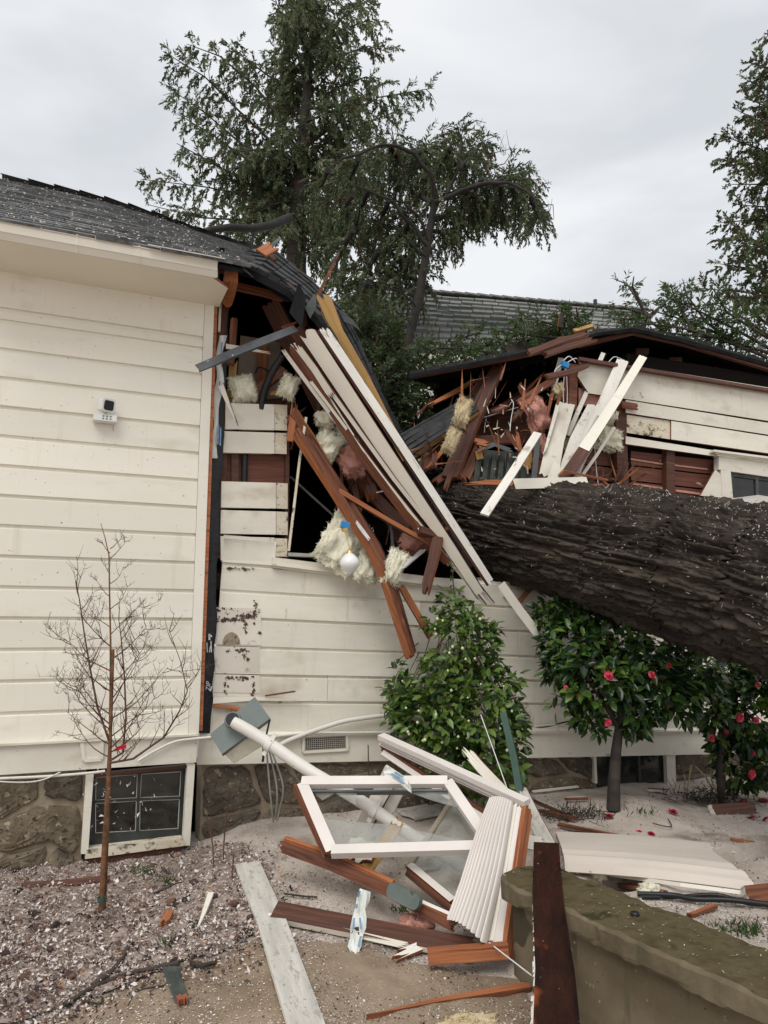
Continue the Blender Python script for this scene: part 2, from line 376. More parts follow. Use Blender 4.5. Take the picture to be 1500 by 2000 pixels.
M['stone2'] = pm('dark_rubble_stone', (0.065, 0.053, 0.041), (0.150, 0.121, 0.088), 5.5, rough=0.9, bump=1.0, bscale=17, bdist=0.025,
                detail=10, spots=[((0.32, 0.26, 0.18), 26, 0.60, 0.08), ((0.045, 0.036, 0.026), 34, 0.60, 0.06), ((0.24, 0.19, 0.13), 3.0, 0.60, 0.14)])
M['mortar'] = pm('old_mortar', (0.21, 0.168, 0.115), (0.34, 0.28, 0.20), 6, rough=0.95, bump=0.6, bscale=22, bdist=0.015, spots=[((0.10, 0.085, 0.06), 4, 0.58, 0.12)])
M['concrete'] = pm('weathered_concrete', (0.115, 0.090, 0.056), (0.195, 0.157, 0.104), 2.4, spec=0.15, rough=0.95, bump=0.3, bscale=26, bdist=0.008,
                   spots=[((0.13, 0.108, 0.072), 2.0, 0.56, 0.15, (1, 1, 0.5)), ((0.11, 0.095, 0.06), 5, 0.64, 0.08, (2.5, 2.5, 0.3)), ((0.055, 0.045, 0.032), 40, 0.68, 0.05), ((0.34, 0.29, 0.22), 24, 0.66, 0.06), ((0.07, 0.056, 0.036), 1.3, 0.615, 0.012, (1.2, 1.2, 1.2))])
M['moss'] = pm('mossy_concrete_cap', (0.060, 0.046, 0.022), (0.120, 0.096, 0.052), 7, spec=0.12, rough=0.95, bump=0.8, bscale=40, bdist=0.008,
               spots=[((0.040, 0.036, 0.015), 7, 0.56, 0.12), ((0.7, 0.68, 0.6), 75, 0.735, 0.03)])
M['capedge'] = pm('worn_cap_edge', (0.095, 0.073, 0.042), (0.175, 0.14, 0.088), 5, rough=0.85, bump=0.7, bscale=22, bdist=0.008, spots=[((0.085, 0.072, 0.042), 5, 0.55, 0.1, (1, 1, 0.4))])
M['sand'] = pm('blown_insulation_sand', (0.40, 0.335, 0.285), (0.54, 0.475, 0.42), 5, rough=0.95, bump=0.9, bscale=70, bdist=0.012, world=True,
               spots=[((0.23, 0.18, 0.145), 2.6, 0.58, 0.16), ((0.60, 0.55, 0.50), 80, 0.66, 0.05), ((0.12, 0.085, 0.065), 65, 0.68, 0.04)])
M['soil'] = pm('mulch_soil', (0.19, 0.14, 0.115), (0.40, 0.325, 0.285), 14, rough=0.95, bump=0.8, bscale=45, bdist=0.02, world=True,
               spots=[((0.42, 0.35, 0.31), 30, 0.60, 0.06)])
M['path'] = pm('wet_concrete_path', (0.20, 0.145, 0.097), (0.31, 0.24, 0.172), 3.2, rough=0.5, rough2=0.8, bump=0.4, bscale=60, bdist=0.006, world=True,
               spots=[((0.185, 0.128, 0.085), 1.6, 0.54, 0.15), ((0.42, 0.36, 0.30), 90, 0.62, 0.08), ((0.10, 0.065, 0.045), 110, 0.64, 0.06)])
M['insul'] = pm('cream_fibre_batt', (0.66, 0.635, 0.49), (0.76, 0.735, 0.60), 7, rough=1.0, bump=0.5, bscale=30, spec=0.1, spots=[((0.48, 0.44, 0.30), 5, 0.62, 0.12)])
M['insuly'] = pm('yellowed_fibre', (0.52, 0.42, 0.25), (0.66, 0.56, 0.38), 7, rough=1.0, bump=0.6, bscale=30, spec=0.1)
M['pink'] = pm('pink_fibre_batt', (0.43, 0.20, 0.155), (0.56, 0.30, 0.245), 8, rough=1.0, bump=0.7, bscale=30, spec=0.1, spots=[((0.27, 0.12, 0.085), 5, 0.6, 0.12)])
M['drywall'] = pm('drywall_back', (0.36, 0.285, 0.225), (0.42, 0.34, 0.27), 3, rough=0.9, bump=0.05)
M['black'] = pm('black_plastic', (0.008, 0.008, 0.009), (0.016, 0.016, 0.018), 5, rough=0.45, bump=0.05)
M['wrap'] = pm('black_building_wrap', (0.008, 0.008, 0.010), (0.018, 0.018, 0.021), 5, rough=0.35, rough2=0.5, bump=0.7, bscale=7, bdist=0.03)
M['tape'] = pm('white_flashing_tape', (0.60, 0.62, 0.58), (0.70, 0.71, 0.66), 6, rough=0.4, bump=0.6, bscale=10, bdist=0.02, spots=[((0.50, 0.48, 0.38), 4, 0.6, 0.14)])
M['blue'] = pm('blue_print', (0.10, 0.20, 0.32), (0.20, 0.32, 0.44), 20, rough=0.5, bump=0)
M['bluebox'] = pm('blue_plastic_box', (0.015, 0.20, 0.48), (0.03, 0.27, 0.58), 8, rough=0.4, bump=0)
M['white'] = pm('white_plastic', (0.72, 0.71, 0.70), (0.78, 0.77, 0.76), 6, rough=0.4, bump=0.02)
M['fleck'] = pm('pale_fleck', (0.42, 0.38, 0.34), (0.66, 0.62, 0.58), 30, rough=0.8, bump=0)
M['stain'] = pm('grimy_ghost_of_a_fitting', (0.22, 0.175, 0.12), (0.42, 0.35, 0.26), 30, rough=0.9, bump=0.2, spots=[((0.09, 0.065, 0.045), 60, 0.55, 0.1, (1, 1, .4))])
M['scab'] = pm('rotten_paper_scab', (0.07, 0.042, 0.032), (0.16, 0.10, 0.075), 30, rough=0.95, bump=0.3)
M['ghost'] = pm('unpainted_old_paint', (0.63, 0.58, 0.50), (0.72, 0.67, 0.59), 4, rough=0.75, bump=0.1, bscale=14, spots=[((0.44, 0.36, 0.28), 9, 0.62, 0.10, (1, 1, .3)), ((0.14, 0.10, 0.07), 50, 0.69, 0.05)])
M['opal'] = pm('opal_glass', (0.74, 0.73, 0.72), (0.80, 0.79, 0.78), 3, rough=0.18, bump=0, coat=0.3)
M['brass'] = pm('brass', (0.55, 0.36, 0.12), (0.70, 0.48, 0.18), 8, rough=0.35, metal=0.9, bump=0)
M['boxgrey'] = pm('grey_green_enamel', (0.155, 0.185, 0.178), (0.20, 0.235, 0.225), 4, rough=0.5, bump=0.05, spots=[((0.09, 0.10, 0.09), 30, 0.70, 0.06)])
M['plategrey'] = pm('weathered_green_plate', (0.085, 0.105, 0.095), (0.14, 0.165, 0.15), 6, rough=0.55, bump=0.15, spots=[((0.05, 0.05, 0.04), 12, 0.62, 0.08)])
M['pipe'] = pm('white_painted_conduit', (0.66, 0.63, 0.58), (0.74, 0.71, 0.66), 4, (0.5, 2, 2), rough=0.5, bump=0.08, spots=[((0.32, 0.25, 0.18), 20, 0.67, 0.06)])
M['wire'] = pm('grey_wire', (0.20, 0.195, 0.17), (0.28, 0.27, 0.24), 8, rough=0.6, bump=0)
M['mesh'] = pm('vent_mesh_metal', (0.26, 0.24, 0.20), (0.36, 0.33, 0.28), 20, rough=0.7, bump=0)
M['alu'] = pm('aged_aluminium', (0.30, 0.265, 0.20), (0.42, 0.37, 0.28), 6, GR, rough=0.45, metal=0.5, bump=0.1)
M['sash'] = pm('dark_green_sash', (0.020, 0.024, 0.022), (0.045, 0.05, 0.046), 8, rough=0.55, bump=0.15, spots=[((0.25, 0.24, 0.2), 35, 0.71, 0.05)])
M['greenpost'] = pm('dark_green_post_paint', (0.025, 0.065, 0.048), (0.045, 0.095, 0.07), 6, rough=0.45, bump=0.1)
M['red'] = pm('red_ribbon', (0.50, 0.015, 0.04), (0.60, 0.03, 0.06), 6, rough=0.5, bump=0)
M['petal'] = pm('camellia_petal', (0.40, 0.010, 0.030), (0.60, 0.030, 0.07), 14, rough=0.55, bump=0.1, spec=0.3)
M['brick'] = pm('brick_red', (0.25, 0.07, 0.035), (0.36, 0.12, 0.06), 9, rough=0.9, bump=0.3)
M['bud'] = pm('pale_green_bud', (0.46, 0.50, 0.22), (0.62, 0.64, 0.40), 5, rough=0.5, bump=0)
M['straw'] = pm('dry_straw_stalk', (0.36, 0.28, 0.15), (0.50, 0.41, 0.25), 9, rough=0.85, bump=0.1)

def leafmat(name, c1, c2, rough=0.4, spec=0.5, tr=0.2):
    m = pm(name, c1, c2, 2.5, rough=rough, bump=0, spec=spec)
    t = m.node_tree; b = t.nodes['Principled BSDF']; out = t.nodes['Material Output']
    tl = _n(t, 'ShaderNodeBsdfTranslucent'); tl.inputs[0].default_value = (c2[0] * 1.3, c2[1] * 1.4, c2[2], 1)
    ms = _n(t, 'ShaderNodeMixShader'); ms.inputs[0].default_value = tr
    t.links.new(b.outputs[0], ms.inputs[1]); t.links.new(tl.outputs[0], ms.inputs[2]); t.links.new(ms.outputs[0], out.inputs[0])
    return m
M['leafA'] = leafmat('camellia_leaf_mid', (0.046, 0.098, 0.018), (0.092, 0.170, 0.034), 0.30)
M['leafB'] = leafmat('camellia_leaf_dark', (0.012, 0.032, 0.014), (0.028, 0.062, 0.022), 0.28)
M['leafC'] = leafmat('camellia_leaf_light', (0.095, 0.165, 0.028), (0.16, 0.225, 0.05), 0.33)
M['leafY'] = leafmat('camellia_leaf_yellow', (0.34, 0.23, 0.03), (0.42, 0.30, 0.05), 0.4)
M['leafD'] = leafmat('camellia_leaf_bronze', (0.028, 0.024, 0.018), (0.055, 0.045, 0.030), 0.3)
M['needA'] = leafmat('conifer_spray_dark', (0.036, 0.054, 0.028), (0.075, 0.100, 0.050), 0.6, 0.25)
M['needB'] = leafmat('conifer_spray_mid', (0.074, 0.098, 0.048), (0.130, 0.158, 0.082), 0.6, 0.25)
M['needC'] = leafmat('conifer_spray_grey', (0.115, 0.14, 0.085), (0.18, 0.205, 0.13), 0.6, 0.25)
M['needD'] = leafmat('conifer_spray_brown', (0.065, 0.045, 0.028), (0.10, 0.07, 0.042), 0.7, 0.2)
M['needG'] = leafmat('fallen_branch_green', (0.034, 0.066, 0.020), (0.075, 0.125, 0.036), 0.55, 0.3)

def glassmat(name, tint, refl, dirt):
    m = bpy.data.materials.new(name); m.use_nodes = True; t = m.node_tree; t.nodes.clear(); L = t.links.new
    out = _n(t, 'ShaderNodeOutputMaterial'); tp = _n(t, 'ShaderNodeBsdfTransparent'); tp.inputs[0].default_value = (*tint, 1)
    gl = _n(t, 'ShaderNodeBsdfGlossy'); gl.inputs['Roughness'].default_value = 0.06
    m1 = _n(t, 'ShaderNodeMixShader'); m1.inputs[0].default_value = refl; L(tp.outputs[0], m1.inputs[1]); L(gl.outputs[0], m1.inputs[2])
    df = _n(t, 'ShaderNodeBsdfDiffuse'); df.inputs[0].default_value = (0.5, 0.48, 0.44, 1)
    tc_ = _n(t, 'ShaderNodeTexCoord'); nz = _n(t, 'ShaderNodeTexNoise'); nz.inputs['Scale'].default_value = 9; nz.inputs['Detail'].default_value = 8
    L(tc_.outputs['Object'], nz.inputs[0]); rr = _n(t, 'ShaderNodeMapRange'); rr.inputs[1].default_value = 0.35; rr.inputs[2].default_value = 0.75
    rr.inputs[3].default_value = dirt * 0.3; rr.inputs[4].default_value = dirt; L(nz.outputs[0], rr.inputs[0])
    m2 = _n(t, 'ShaderNodeMixShader'); L(rr.outputs[0], m2.inputs[0]); L(m1.outputs[0], m2.inputs[1]); L(df.outputs[0], m2.inputs[2]); L(m2.outputs[0], out.inputs[0])
    return m
M['glass'] = glassmat('dirty_clear_glass', (0.88, 0.90, 0.88), 0.10, 0.34)
M['darkglass'] = glassmat('dusty_basement_glass', (0.25, 0.28, 0.28), 0.06, 0.07)
M['clearcover'] = glassmat('smoky_plastic_cover', (0.78, 0.76, 0.68), 0.08, 0.30)
# ================================================================== GROUND
xs = np.concatenate([[-400, -120, -40, -14, -6], np.linspace(-4, 6, 230), [8, 14, 40, 120, 400]])
ys = np.concatenate([[-60, -10, 0], np.linspace(1.2, 8.5, 190), [10, 14, 40, 120, 600]])
mb = MB(); vs = [(x, y, gz(x, y, -5 < x < 7 and 0 < y < 9)) for y in ys for x in xs]
nx = len(xs); mb.add(vs, [(j * nx + i, j * nx + i + 1, (j + 1) * nx + i + 1, (j + 1) * nx + i) for j in range(len(ys) - 1) for i in range(nx - 1)], 0, True)
tag(mb.build('ground', M['sand']), kind='structure')

def drape(name, poly_px, mat_, lift, step=0.05, edge=0.02):
    """sheet lying on the ground inside an outline"""
    P = [g(*p) for p in poly_px]; P = [(p.x, p.y) for p in P]
    def inside(x, y):
        c = False; n = len(P)
        for i in range(n):
            (x1, y1), (x2, y2) = P[i], P[(i + 1) % n]
            if (y1 > y) != (y2 > y) and x < (x2 - x1) * (y - y1) / (y2 - y1) + x1: c = not c
        return c
    x0, x1 = min(p[0] for p in P), max(p[0] for p in P); y0, y1 = min(p[1] for p in P), max(p[1] for p in P)
    nx, ny = int((x1 - x0) / step) + 1, int((y1 - y0) / step) + 1
    mb = MB(); idx = {}; fs = []; vv = []
    def vid(i, j):
        if (i, j) not in idx:
            x = x0 + i * step; y = y0 + j * step
            jx = 0.35 * step * noise.noise(Vector((x * 8, y * 8, 9))); 
            idx[i, j] = len(vv); vv.append((x + jx, y + jx, gz(x + jx, y + jx) + lift(x, y)))
        return idx[i, j]
    for j in range(ny):
        for i in range(nx):
            xx, yy = x0 + (i + .5) * step, y0 + (j + .5) * step
            w = 0.06 * noise.noise(Vector((xx * 3, yy * 3, 4)))
            if inside(xx + w, yy + w): fs.append((vid(i, j), vid(i + 1, j), vid(i + 1, j + 1), vid(i, j + 1)))
    mb.add(vv, fs, 0, True)
    return mb.build(name, mat_), inside
bed, in_bed = drape('mulch_bed', [(-700, 2000), (-700, 1690), (-250, 1690), (0, 1698), (160, 1672), (360, 1652), (480, 1650), (520, 1700), (545, 1800), (470, 1848), (385, 1880), (250, 1930), (100, 1980), (-100, 2045), (-400, 2090)],
             M['soil'], lambda x, y: 0.014 + 0.014 * noise.noise(Vector((x * 14, y * 14, 2))), 0.02)
tag(bed, kind='structure')
path, in_path = drape('path', [(-300, 2120), (100, 1985), (250, 1935), (385, 1885), (470, 1850), (560, 1835), (700, 1862), (820, 1890), (930, 1905), (1010, 1915), (1040, 1960), (1040, 2400), (-400, 2400)],
             M['path'], lambda x, y: 0.006, 0.014)
tag(path, kind='structure')

# ================================================================== LEFT PART OF THE HOUSE
hl = thing('house', 'intact cream house wall on the left with gutter, dark shingle roof and stone base', 'house', (P1.x, P1.y, 0.2))
def W1(s, z, off=0.0): return Vector((P1.x, P1.y, 0)) + U1 * s + N1 * off + Vector((0, 0, z))
def s1(px, py=1235): return (w1(px, py) - P1).dot(U1)
def z1(px, py): return w1(px, py).z
SL, SR = s1(-170), s1(376, 1200)          # siding runs from outside the frame to the corner board
SC = s1(400, 1100)                        # outer end of the corner board
ztop, zbot = z1(0, 622), z1(0, 1390); EXP = (ztop - zbot) / 13
def siding_profile(h, chan=0.022, dep=0.016):
    # (out, up): flat face, sloped shoulder, recessed channel under the next board
    return [(0, 0), (0, h - chan - 0.008), (-dep, h - chan), (-dep, h), (-0.03, h), (-0.03, 0)]
def siding_board(parent, o, u, n, v, length, h, mat_, name='siding_board', chan=0.020):
    pr = siding_profile(h, chan); mb = MB()
    a = [o + n * p + v * q for p, q in pr]
    mb.prism(a, u * length)
    return mb.build(name, mat_, parent, frame(o, u, v))
ZUP = Vector((0, 0, 1))
for k in range(-1, 14):
    zz = zbot + EXP * (k - 0)
    siding_board(hl, W1(SL, zz), U1, N1, ZUP, SR - SL, EXP if k < 13 else EXP * 0.42, M['siding'])
zf = zbot + EXP * 13.42
plate('frieze_board', [W1(SL, zf, .004), W1(SR, zf, .004), W1(SR, z1(0, 505), .004), W1(SL, z1(0, 505), .004)], -N1 * .03, M['siding'], hl)
zw = zbot - EXP                                     # bottom of siding
plate('corner_board', [W1(SR + .002, zw, .006), W1(SC, zw, .006), W1(SC, z1(0, 505), .006), W1(SR + .002, z1(0, 505), .006)], -N1 * .045, [M['siding'], M['siding']], hl)
plate('corner_board', [W1(SC + .001, zw + .02, -.002), W1(SC + .024, zw + .02, -.002), W1(SC + .024, z1(0, 515), -.002), W1(SC + .001, z1(0, 515), -.002)], -N1 * .05, M['orange'], hl, label='raw orange wood edge of the corner board')
# water table and skirt board
SE = s1(384, 1460)
z_sk0, z_sk1 = z1(0, 1513), z1(0, 1456)
plate('skirt_board', [W1(SL, z_sk0, .012), W1(SE, z_sk0, .012), W1(SE, z_sk1, .012), W1(SL, z_sk1, .012)], -N1 * .03, M['siding_old'], hl)
mb = MB(); mb.prism([W1(SL, z_sk1, -.01), W1(SL, z_sk1, .035), W1(SL, z_sk1 + .012, .035), W1(SL, zw + .004, .004), W1(SL, zw + .004, -.01)], U1 * (SE - SL + .0))
mb.build('water_table', M['siding_old'], hl, frame(W1(SL, zw), U1, ZUP))
# small blank access hatch and its raised frame
hp = [(157, 1439), (201, 1434), (199, 1484), (163, 1487)]
hq = [w1(a, b, .022) for a, b in hp]; cen = sum(hq, Vector()) / 4
hat = plate('access_hatch', [cen.lerp(q, .80) for q in hq], -N1 * .02, M['siding_old'], hl)
for i in range(4):
    a, b = hq[i], hq[(i + 1) % 4]
    board('hatch_frame', [cen.lerp(a, .93), cen.lerp(b, .93)], .022, .012, M['trim'], N1, parent=hat)
# soffit, gutter
OV = 0.44; zs = z1(0, 530)
SG = s1(381, 1235) - 0.185
eave_end = w1(400, 560); 
mb = MB(); so = [W1(SL, zs, 0.0), W1(SL, zs, OV)]
so_r = [w1(438, 556, OV - .1), w1(420, 592, 0.0)]
s_a = (so_r[0] - P1).dot(U1); s_b = (so_r[1] - P1).dot(U1)
plate('soffit', [W1(SL, zs, 0.0), W1(SL, zs, OV), W1(SC - .10, zs, OV), W1(SC + .03, zs, OV - .12), W1(SC + .035, zs, 0.0)], ZUP * .02, [M['soffit'], M['orange']], hl)
mb = MB()
gp = [(OV, zs - .004), (OV + .012, zs - .004), (OV + .03, zs + .035), (OV + .033, zs + .036), (OV + .033, zs + .088), (OV + .040, zs + .091), (OV + .040, zs + .102), (OV + .028, zs + .102), (OV + .026, zs + .04), (OV, zs + .035)]
SGR = SC - .07
mb.prism([W1(SL, z, o) for o, z in gp], U1 * (SGR - SL))
gut = mb.build('gutter', M['gutter'], hl, frame(W1(SL, zs), U1, ZUP))
for kx in (150, 268):
    sx = s1(kx) - .15
    mb = MB(); mb.prism([W1(sx, z + (.002 if z > zs + .05 else -.002), o + .0025) for o, z in gp[:7]] + [W1(sx, zs + .09, OV + .01)], U1 * .012)
    mb.build('gutter_seam', M['gutter'], gut, frame(W1(sx, zs), U1, ZUP))
board('fascia_board', [W1(SL, zs + .07, OV - .012), W1(SC - .06, zs + .07, OV - .012)], .13, .02, [M['trim'], M['orange']], N1, parent=hl)
board('drip_edge', [W1(SC - .50, zs + .118, OV + .045), W1(SC - .03, zs + .112, OV + .06)], .055, .006, M['white'], Vector((.1, -.5, 1)), parent=hl, label='loose white drip edge at the broken end of the eave')

# roof: rises 35 degrees away from the eave
RP = R(32.5); RD = (-N1 * math.cos(RP) + ZUP * math.sin(RP)); RN = (N1 * math.sin(RP) + ZUP * math.cos(RP))
RUN = 3.75
def RF(s, d, up=0.0):          # point on the roof: s along the eave, d up the slope
    sag = 0.22 * sstep(0.2, 2.3, s) * (d / RUN) ** 1.0
    return W1(s, zs + .105, OV + .03) + RD * d + RN * up - ZUP * sag
S_END = SC + .10
def endS(d): return S_END + 0.62 * (d / RUN) + .05 * math.sin(d * 9)
ns = 30
deck = MB(); a = []
for j in range(9):
    d = RUN * j / 8
    for i in range(ns + 1):
        s = SL + (endS(d) - SL) * i / ns; a.append(RF(s, d, -.02))
b = [p - ZUP * .03 for p in a]; q = ns + 1
fs = []
for j in range(8):
    for i in range(ns):
        fs.append((j * q + i, j * q + i + 1, (j + 1) * q + i + 1, (j + 1) * q + i)); o_ = len(a)
        fs.append((o_ + j * q + i, o_ + (j + 1) * q + i, o_ + (j + 1) * q + i + 1, o_ + j * q + i + 1))
for j in range(8):
    fs.append((j * q + ns, o_ + j * q + ns, o_ + (j + 1) * q + ns, (j + 1) * q + ns))
for i in range(ns): fs.append((i, i + o_, i + 1 + o_, i + 1))
deck.add(a + b, fs)
roofL = deck.build('roof', M['felt'], hl, frame(RF(SL, 0), U1, RN))
tab = MB(); EXPR = 0.125; nc = int(RUN / EXPR)
rr = random.Random(3)
for c in range(nc):
    d0 = c * EXPR; s = SL - rr.random() * .3
    while s < endS(d0):
        wdt = rr.choice((.16, .22, .30, .30)); s2 = min(s + wdt - .006, endS(d0) + .04)
        if s2 > SL and s2 - s > .02:
            t = rr.uniform(.010, .020)
            dj = rr.uniform(-.008, .008)
            p = [RF(s, d0 + dj - .02, t), RF(s2, d0 + dj - .02, t + rr.uniform(-.003, .003)), RF(s2, d0 + EXPR + .02, .004), RF(s, d0 + EXPR + .02, .004)]
            lo = [RF(s, d0 + dj - .02, -.004), RF(s2, d0 + dj - .02, -.004)]
            tab.add(p + lo, [(0, 1, 2, 3), (4, 5, 1, 0), (1, 5, 2), (0, 3, 4)])
        s += wdt
tag(tab.build('shingles', M['shingle'], roofL, frame(RF(SL, 0), U1, RN)), kind='stuff')
s = SL
while s < endS(RUN):            # ridge caps, each a piece
    mbc = MB(); h1, h2 = .035 + rr.uniform(0, .012), .018
    pr = [(-.13, -.075), (0, 0), (.13, -.075)]
    A = [RF(s, RUN) + RD * 0 + (-N1) * x + ZUP * (z + h1 + .03) for x, z in pr]
    B = [RF(s + .30, RUN) + (-N1) * x + ZUP * (z + h2 + .03) for x, z in pr]
    mbc.add(A + B + [v - ZUP * .012 for v in A], [(0, 1, 4, 3), (1, 2, 5, 4), (6, 7, 1, 0), (7, 8, 2, 1)])
    mbc.build('ridge_shingle', M['shingle'], roofL, frame(A[1], U1, RN)); s += .235
# back slope so that the roof is a solid
mb = MB(); mb.add([RF(SL, RUN, -.01), RF(endS(RUN) - .1, RUN, -.01), RF(endS(RUN) - .1, RUN) - N1 * 3.5 - ZUP * 2.6, RF(SL, RUN) - N1 * 3.5 - ZUP * 2.6], [(0, 1, 2, 3)])
mb.build('back_slope', M['shingle'], roofL, frame(RF(SL, RUN), U1, ZUP))

# ------------------------------------------------------------------ rubble stone base
def stone_wall(parent, name, Wf, s0, s1_, ztop_f, zbot_f, ncol, nrow, holes=(), mats=('stone', 'stone2'), seed=1, back=.02, jit=.30, group=None):
    """mortar backing + individual bulged stones on a jittered lattice; Wf(s,z,off) gives the place"""
    rnd = random.Random(seed)
    segs = []; cur = s0
    for h in sorted(holes): segs.append((cur, h[0])); cur = h[1]
    segs.append((cur, s1_))
    f = None
    for (a, b) in segs:
        if b - a < .02: continue
        n = 12; top = [Wf(a + (b - a) * i / n, ztop_f(a + (b - a) * i / n) - .002, -back) for i in range(n + 1)]
        bot = [Wf(a + (b - a) * i / n, zbot_f(a + (b - a) * i / n) - .25, -back) for i in range(n + 1)]
        mbk = MB(); mbk.prism(bot + top[::-1], (Wf(0, 0, -.2) - Wf(0, 0, 0)))
        ff = mbk.build(name, M['mortar'], parent, frame(bot[0], bot[-1] - bot[0], ZUP)); f = f or ff
        nc_ = max(1, round(ncol * (b - a) / (s1_ - s0)))
        lat = {}
        for j in range(nrow + 1):
            for i in range(nc_ + 1):
                ss = a + (b - a) * i / nc_; k = j / nrow
                if 0 < i < nc_: ss += rnd.uniform(-jit, jit) * (b - a) / nc_ + (.25 if j % 2 else -.25) * (b - a) / nc_
                z0, z1_ = zbot_f(ss) - .12, ztop_f(ss) - .01
                if 0 < j < nrow: k += rnd.uniform(-jit, jit) / nrow
                lat[i, j] = (ss, z0 + (z1_ - z0) * k)
        for j in range(nrow):
            i = 0
            while i < nc_:
                span = 2 if (rnd.random() < .3 and i + 1 < nc_) else 1
                loop = [lat[i + k, j] for k in range(span + 1)] + [lat[i + k, j + 1] for k in range(span, -1, -1)]
                cs = sum(p[0] for p in loop) / len(loop); cz = sum(p[1] for p in loop) / len(loop)
                # subdivide outline, inset, wobble
                out = []
                for k in range(len(loop)):
                    (xa, za), (xb, zb) = loop[k], loop[(k + 1) % len(loop)]
                    for t in (0, .17, .33, .5, .67, .83):
                        x, z = xa + (xb - xa) * t, za + (zb - za) * t
                        d = math.hypot(x - cs, z - cz); ins = 1 - min(.35, (.010 + .012 * rnd.random() + (.02 if t == 0 else 0)) / max(d, .02))
                        out.append((cs + (x - cs) * ins + rnd.uniform(-.006, .006), cz + (z - cz) * ins + rnd.uniform(-.006, .006)))
                n = len(out); bul = rnd.uniform(.012, .030); vv = []; ff_ = []
                for ring, (k, o_) in enumerate(((1, -back - .01), (.98, bul * .1), (.92, bul * .55), (.82, bul * .8), (.68, bul * .9), (.5, bul), (.3, bul))):
                    for x, z in out:
                        X, Z = cs + (x - cs) * k, cz + (z - cz) * k
                        nn = .010 * noise.noise(Vector((X * 9 + seed, Z * 9, 2))) + .008 * noise.noise(Vector((X * 24, Z * 24, seed))) + .005 * noise.noise(Vector((X * 60, Z * 60, seed))) if ring else 0
                        vv.append(Wf(X, Z, o_ + nn - .012))
                vv.append(Wf(cs, cz, bul - .01))
                for ring in range(6):
                    for k in range(n): ff_.append((ring * n + k, ring * n + (k + 1) % n, (ring + 1) * n + (k + 1) % n, (ring + 1) * n + k))
                for k in range(n): ff_.append((6 * n + k, 6 * n + (k + 1) % n, 7 * n))
                ms = MB(); ms.add(vv, ff_, 0, False)
                ms.build('stone', M[rnd.choice(mats)], ff, frame(Wf(cs, cz, 0), U1, ZUP)); i += span
    return f
sw0, sw1 = s1(165, 1580), s1(378, 1580)
def zg1(s):
    p = W1(s, 0); return gz(p.x, p.y, False)
stone_wall(hl, 'foundation', lambda s, z, o: W1(s, z, o - .03), SL, s1(384, 1560), lambda s: z_sk0, zg1, 6, 3, holes=[(sw0, sw1)], seed=11)

# basement window: frame posts, sash with four panes, sill
bw = link('basement_window', None, Matrix.Translation(w1(270, 1650)), hl)
def w1b(px, py, off): return w1(px, py, off)
def wp(name, pxs, off, t, mats, parent): return plate(name, [w1(a, b, off) for a, b in pxs], -N1 * t, mats, parent)
wp('frame', [(158, 1668), (172, 1668), (183, 1512), (168, 1512)], .0, .06, M['siding_old'], bw)
wp('frame', [(357, 1652), (371, 1651), (381, 1492), (366, 1493)], .0, .06, M['siding_old'], bw)
wp('sill', [(166, 1678), (360, 1652), (357, 1638), (170, 1660)], .02, .10, [M['bare'], M['bare']], bw)
wp('sill', [(168, 1694), (356, 1664), (358, 1653), (166, 1679)], .0, .10, [M['darkwood'], M['darkwood']], bw)
wp('header', [(183, 1512), (366, 1494), (366, 1500), (182, 1519)], -.02, .06, M['darkwood'], bw)
def mul(t): return [(x, y) for x, y in t]
sash = link('sash', None, Matrix.Translation(w1(270, 1580)), bw) if False else None
so_ = -.075
outer = [(171, 1650), (356, 1637), (364, 1500), (182, 1514)]
inner = [(184, 1628), (349, 1619), (355, 1506), (186, 1518)]
sashp = MB()
for i in range(4):
    a, b, c, d = outer[i], outer[(i + 1) % 4], inner[(i + 1) % 4], inner[i]
    sashp.prism([w1(*p, so_) for p in (a, b, c, d)], -N1 * .035)
sash = sashp.build('sash', M['sash'], bw, frame(w1(270, 1580, so_), U1, ZUP))
wp('mullion', [(266, 1624), (271, 1624), (275, 1511), (270, 1511)], so_ + .004, .03, M['sash'], bw)
wp('mullion', [(184, 1568), (268, 1563), (268, 1559), (184, 1564)], so_ + .004, .03, M['sash'], bw)
wp('mullion', [(272, 1563), (352, 1560), (352, 1556), (272, 1559)], so_ + .004, .03, M['sash'], bw)
for q4 in ([(185, 1628), (266, 1624), (268, 1563), (185, 1568)], [(271, 1624), (349, 1619), (352, 1560), (272, 1563)],
           [(185, 1564), (268, 1559), (270, 1511), (186, 1518)], [(272, 1559), (352, 1556), (355, 1506), (275, 1511)]):
    pane = wp('pane', q4, so_ - .015, .004, M['darkglass'], bw)
    qq = [w1(*p, so_ - .010) for p in q4]; cc = sum(qq, Vector()) / 4
    for i in range(4): board('putty', [cc.lerp(qq[i], .96), cc.lerp(qq[(i + 1) % 4], .96)], .005, .005, M['grey'], N1, parent=bw)
wp('dark_back', [(150, 1700), (385, 1680), (385, 1480), (150, 1500)], -.5, .01, M['interior'], bw)

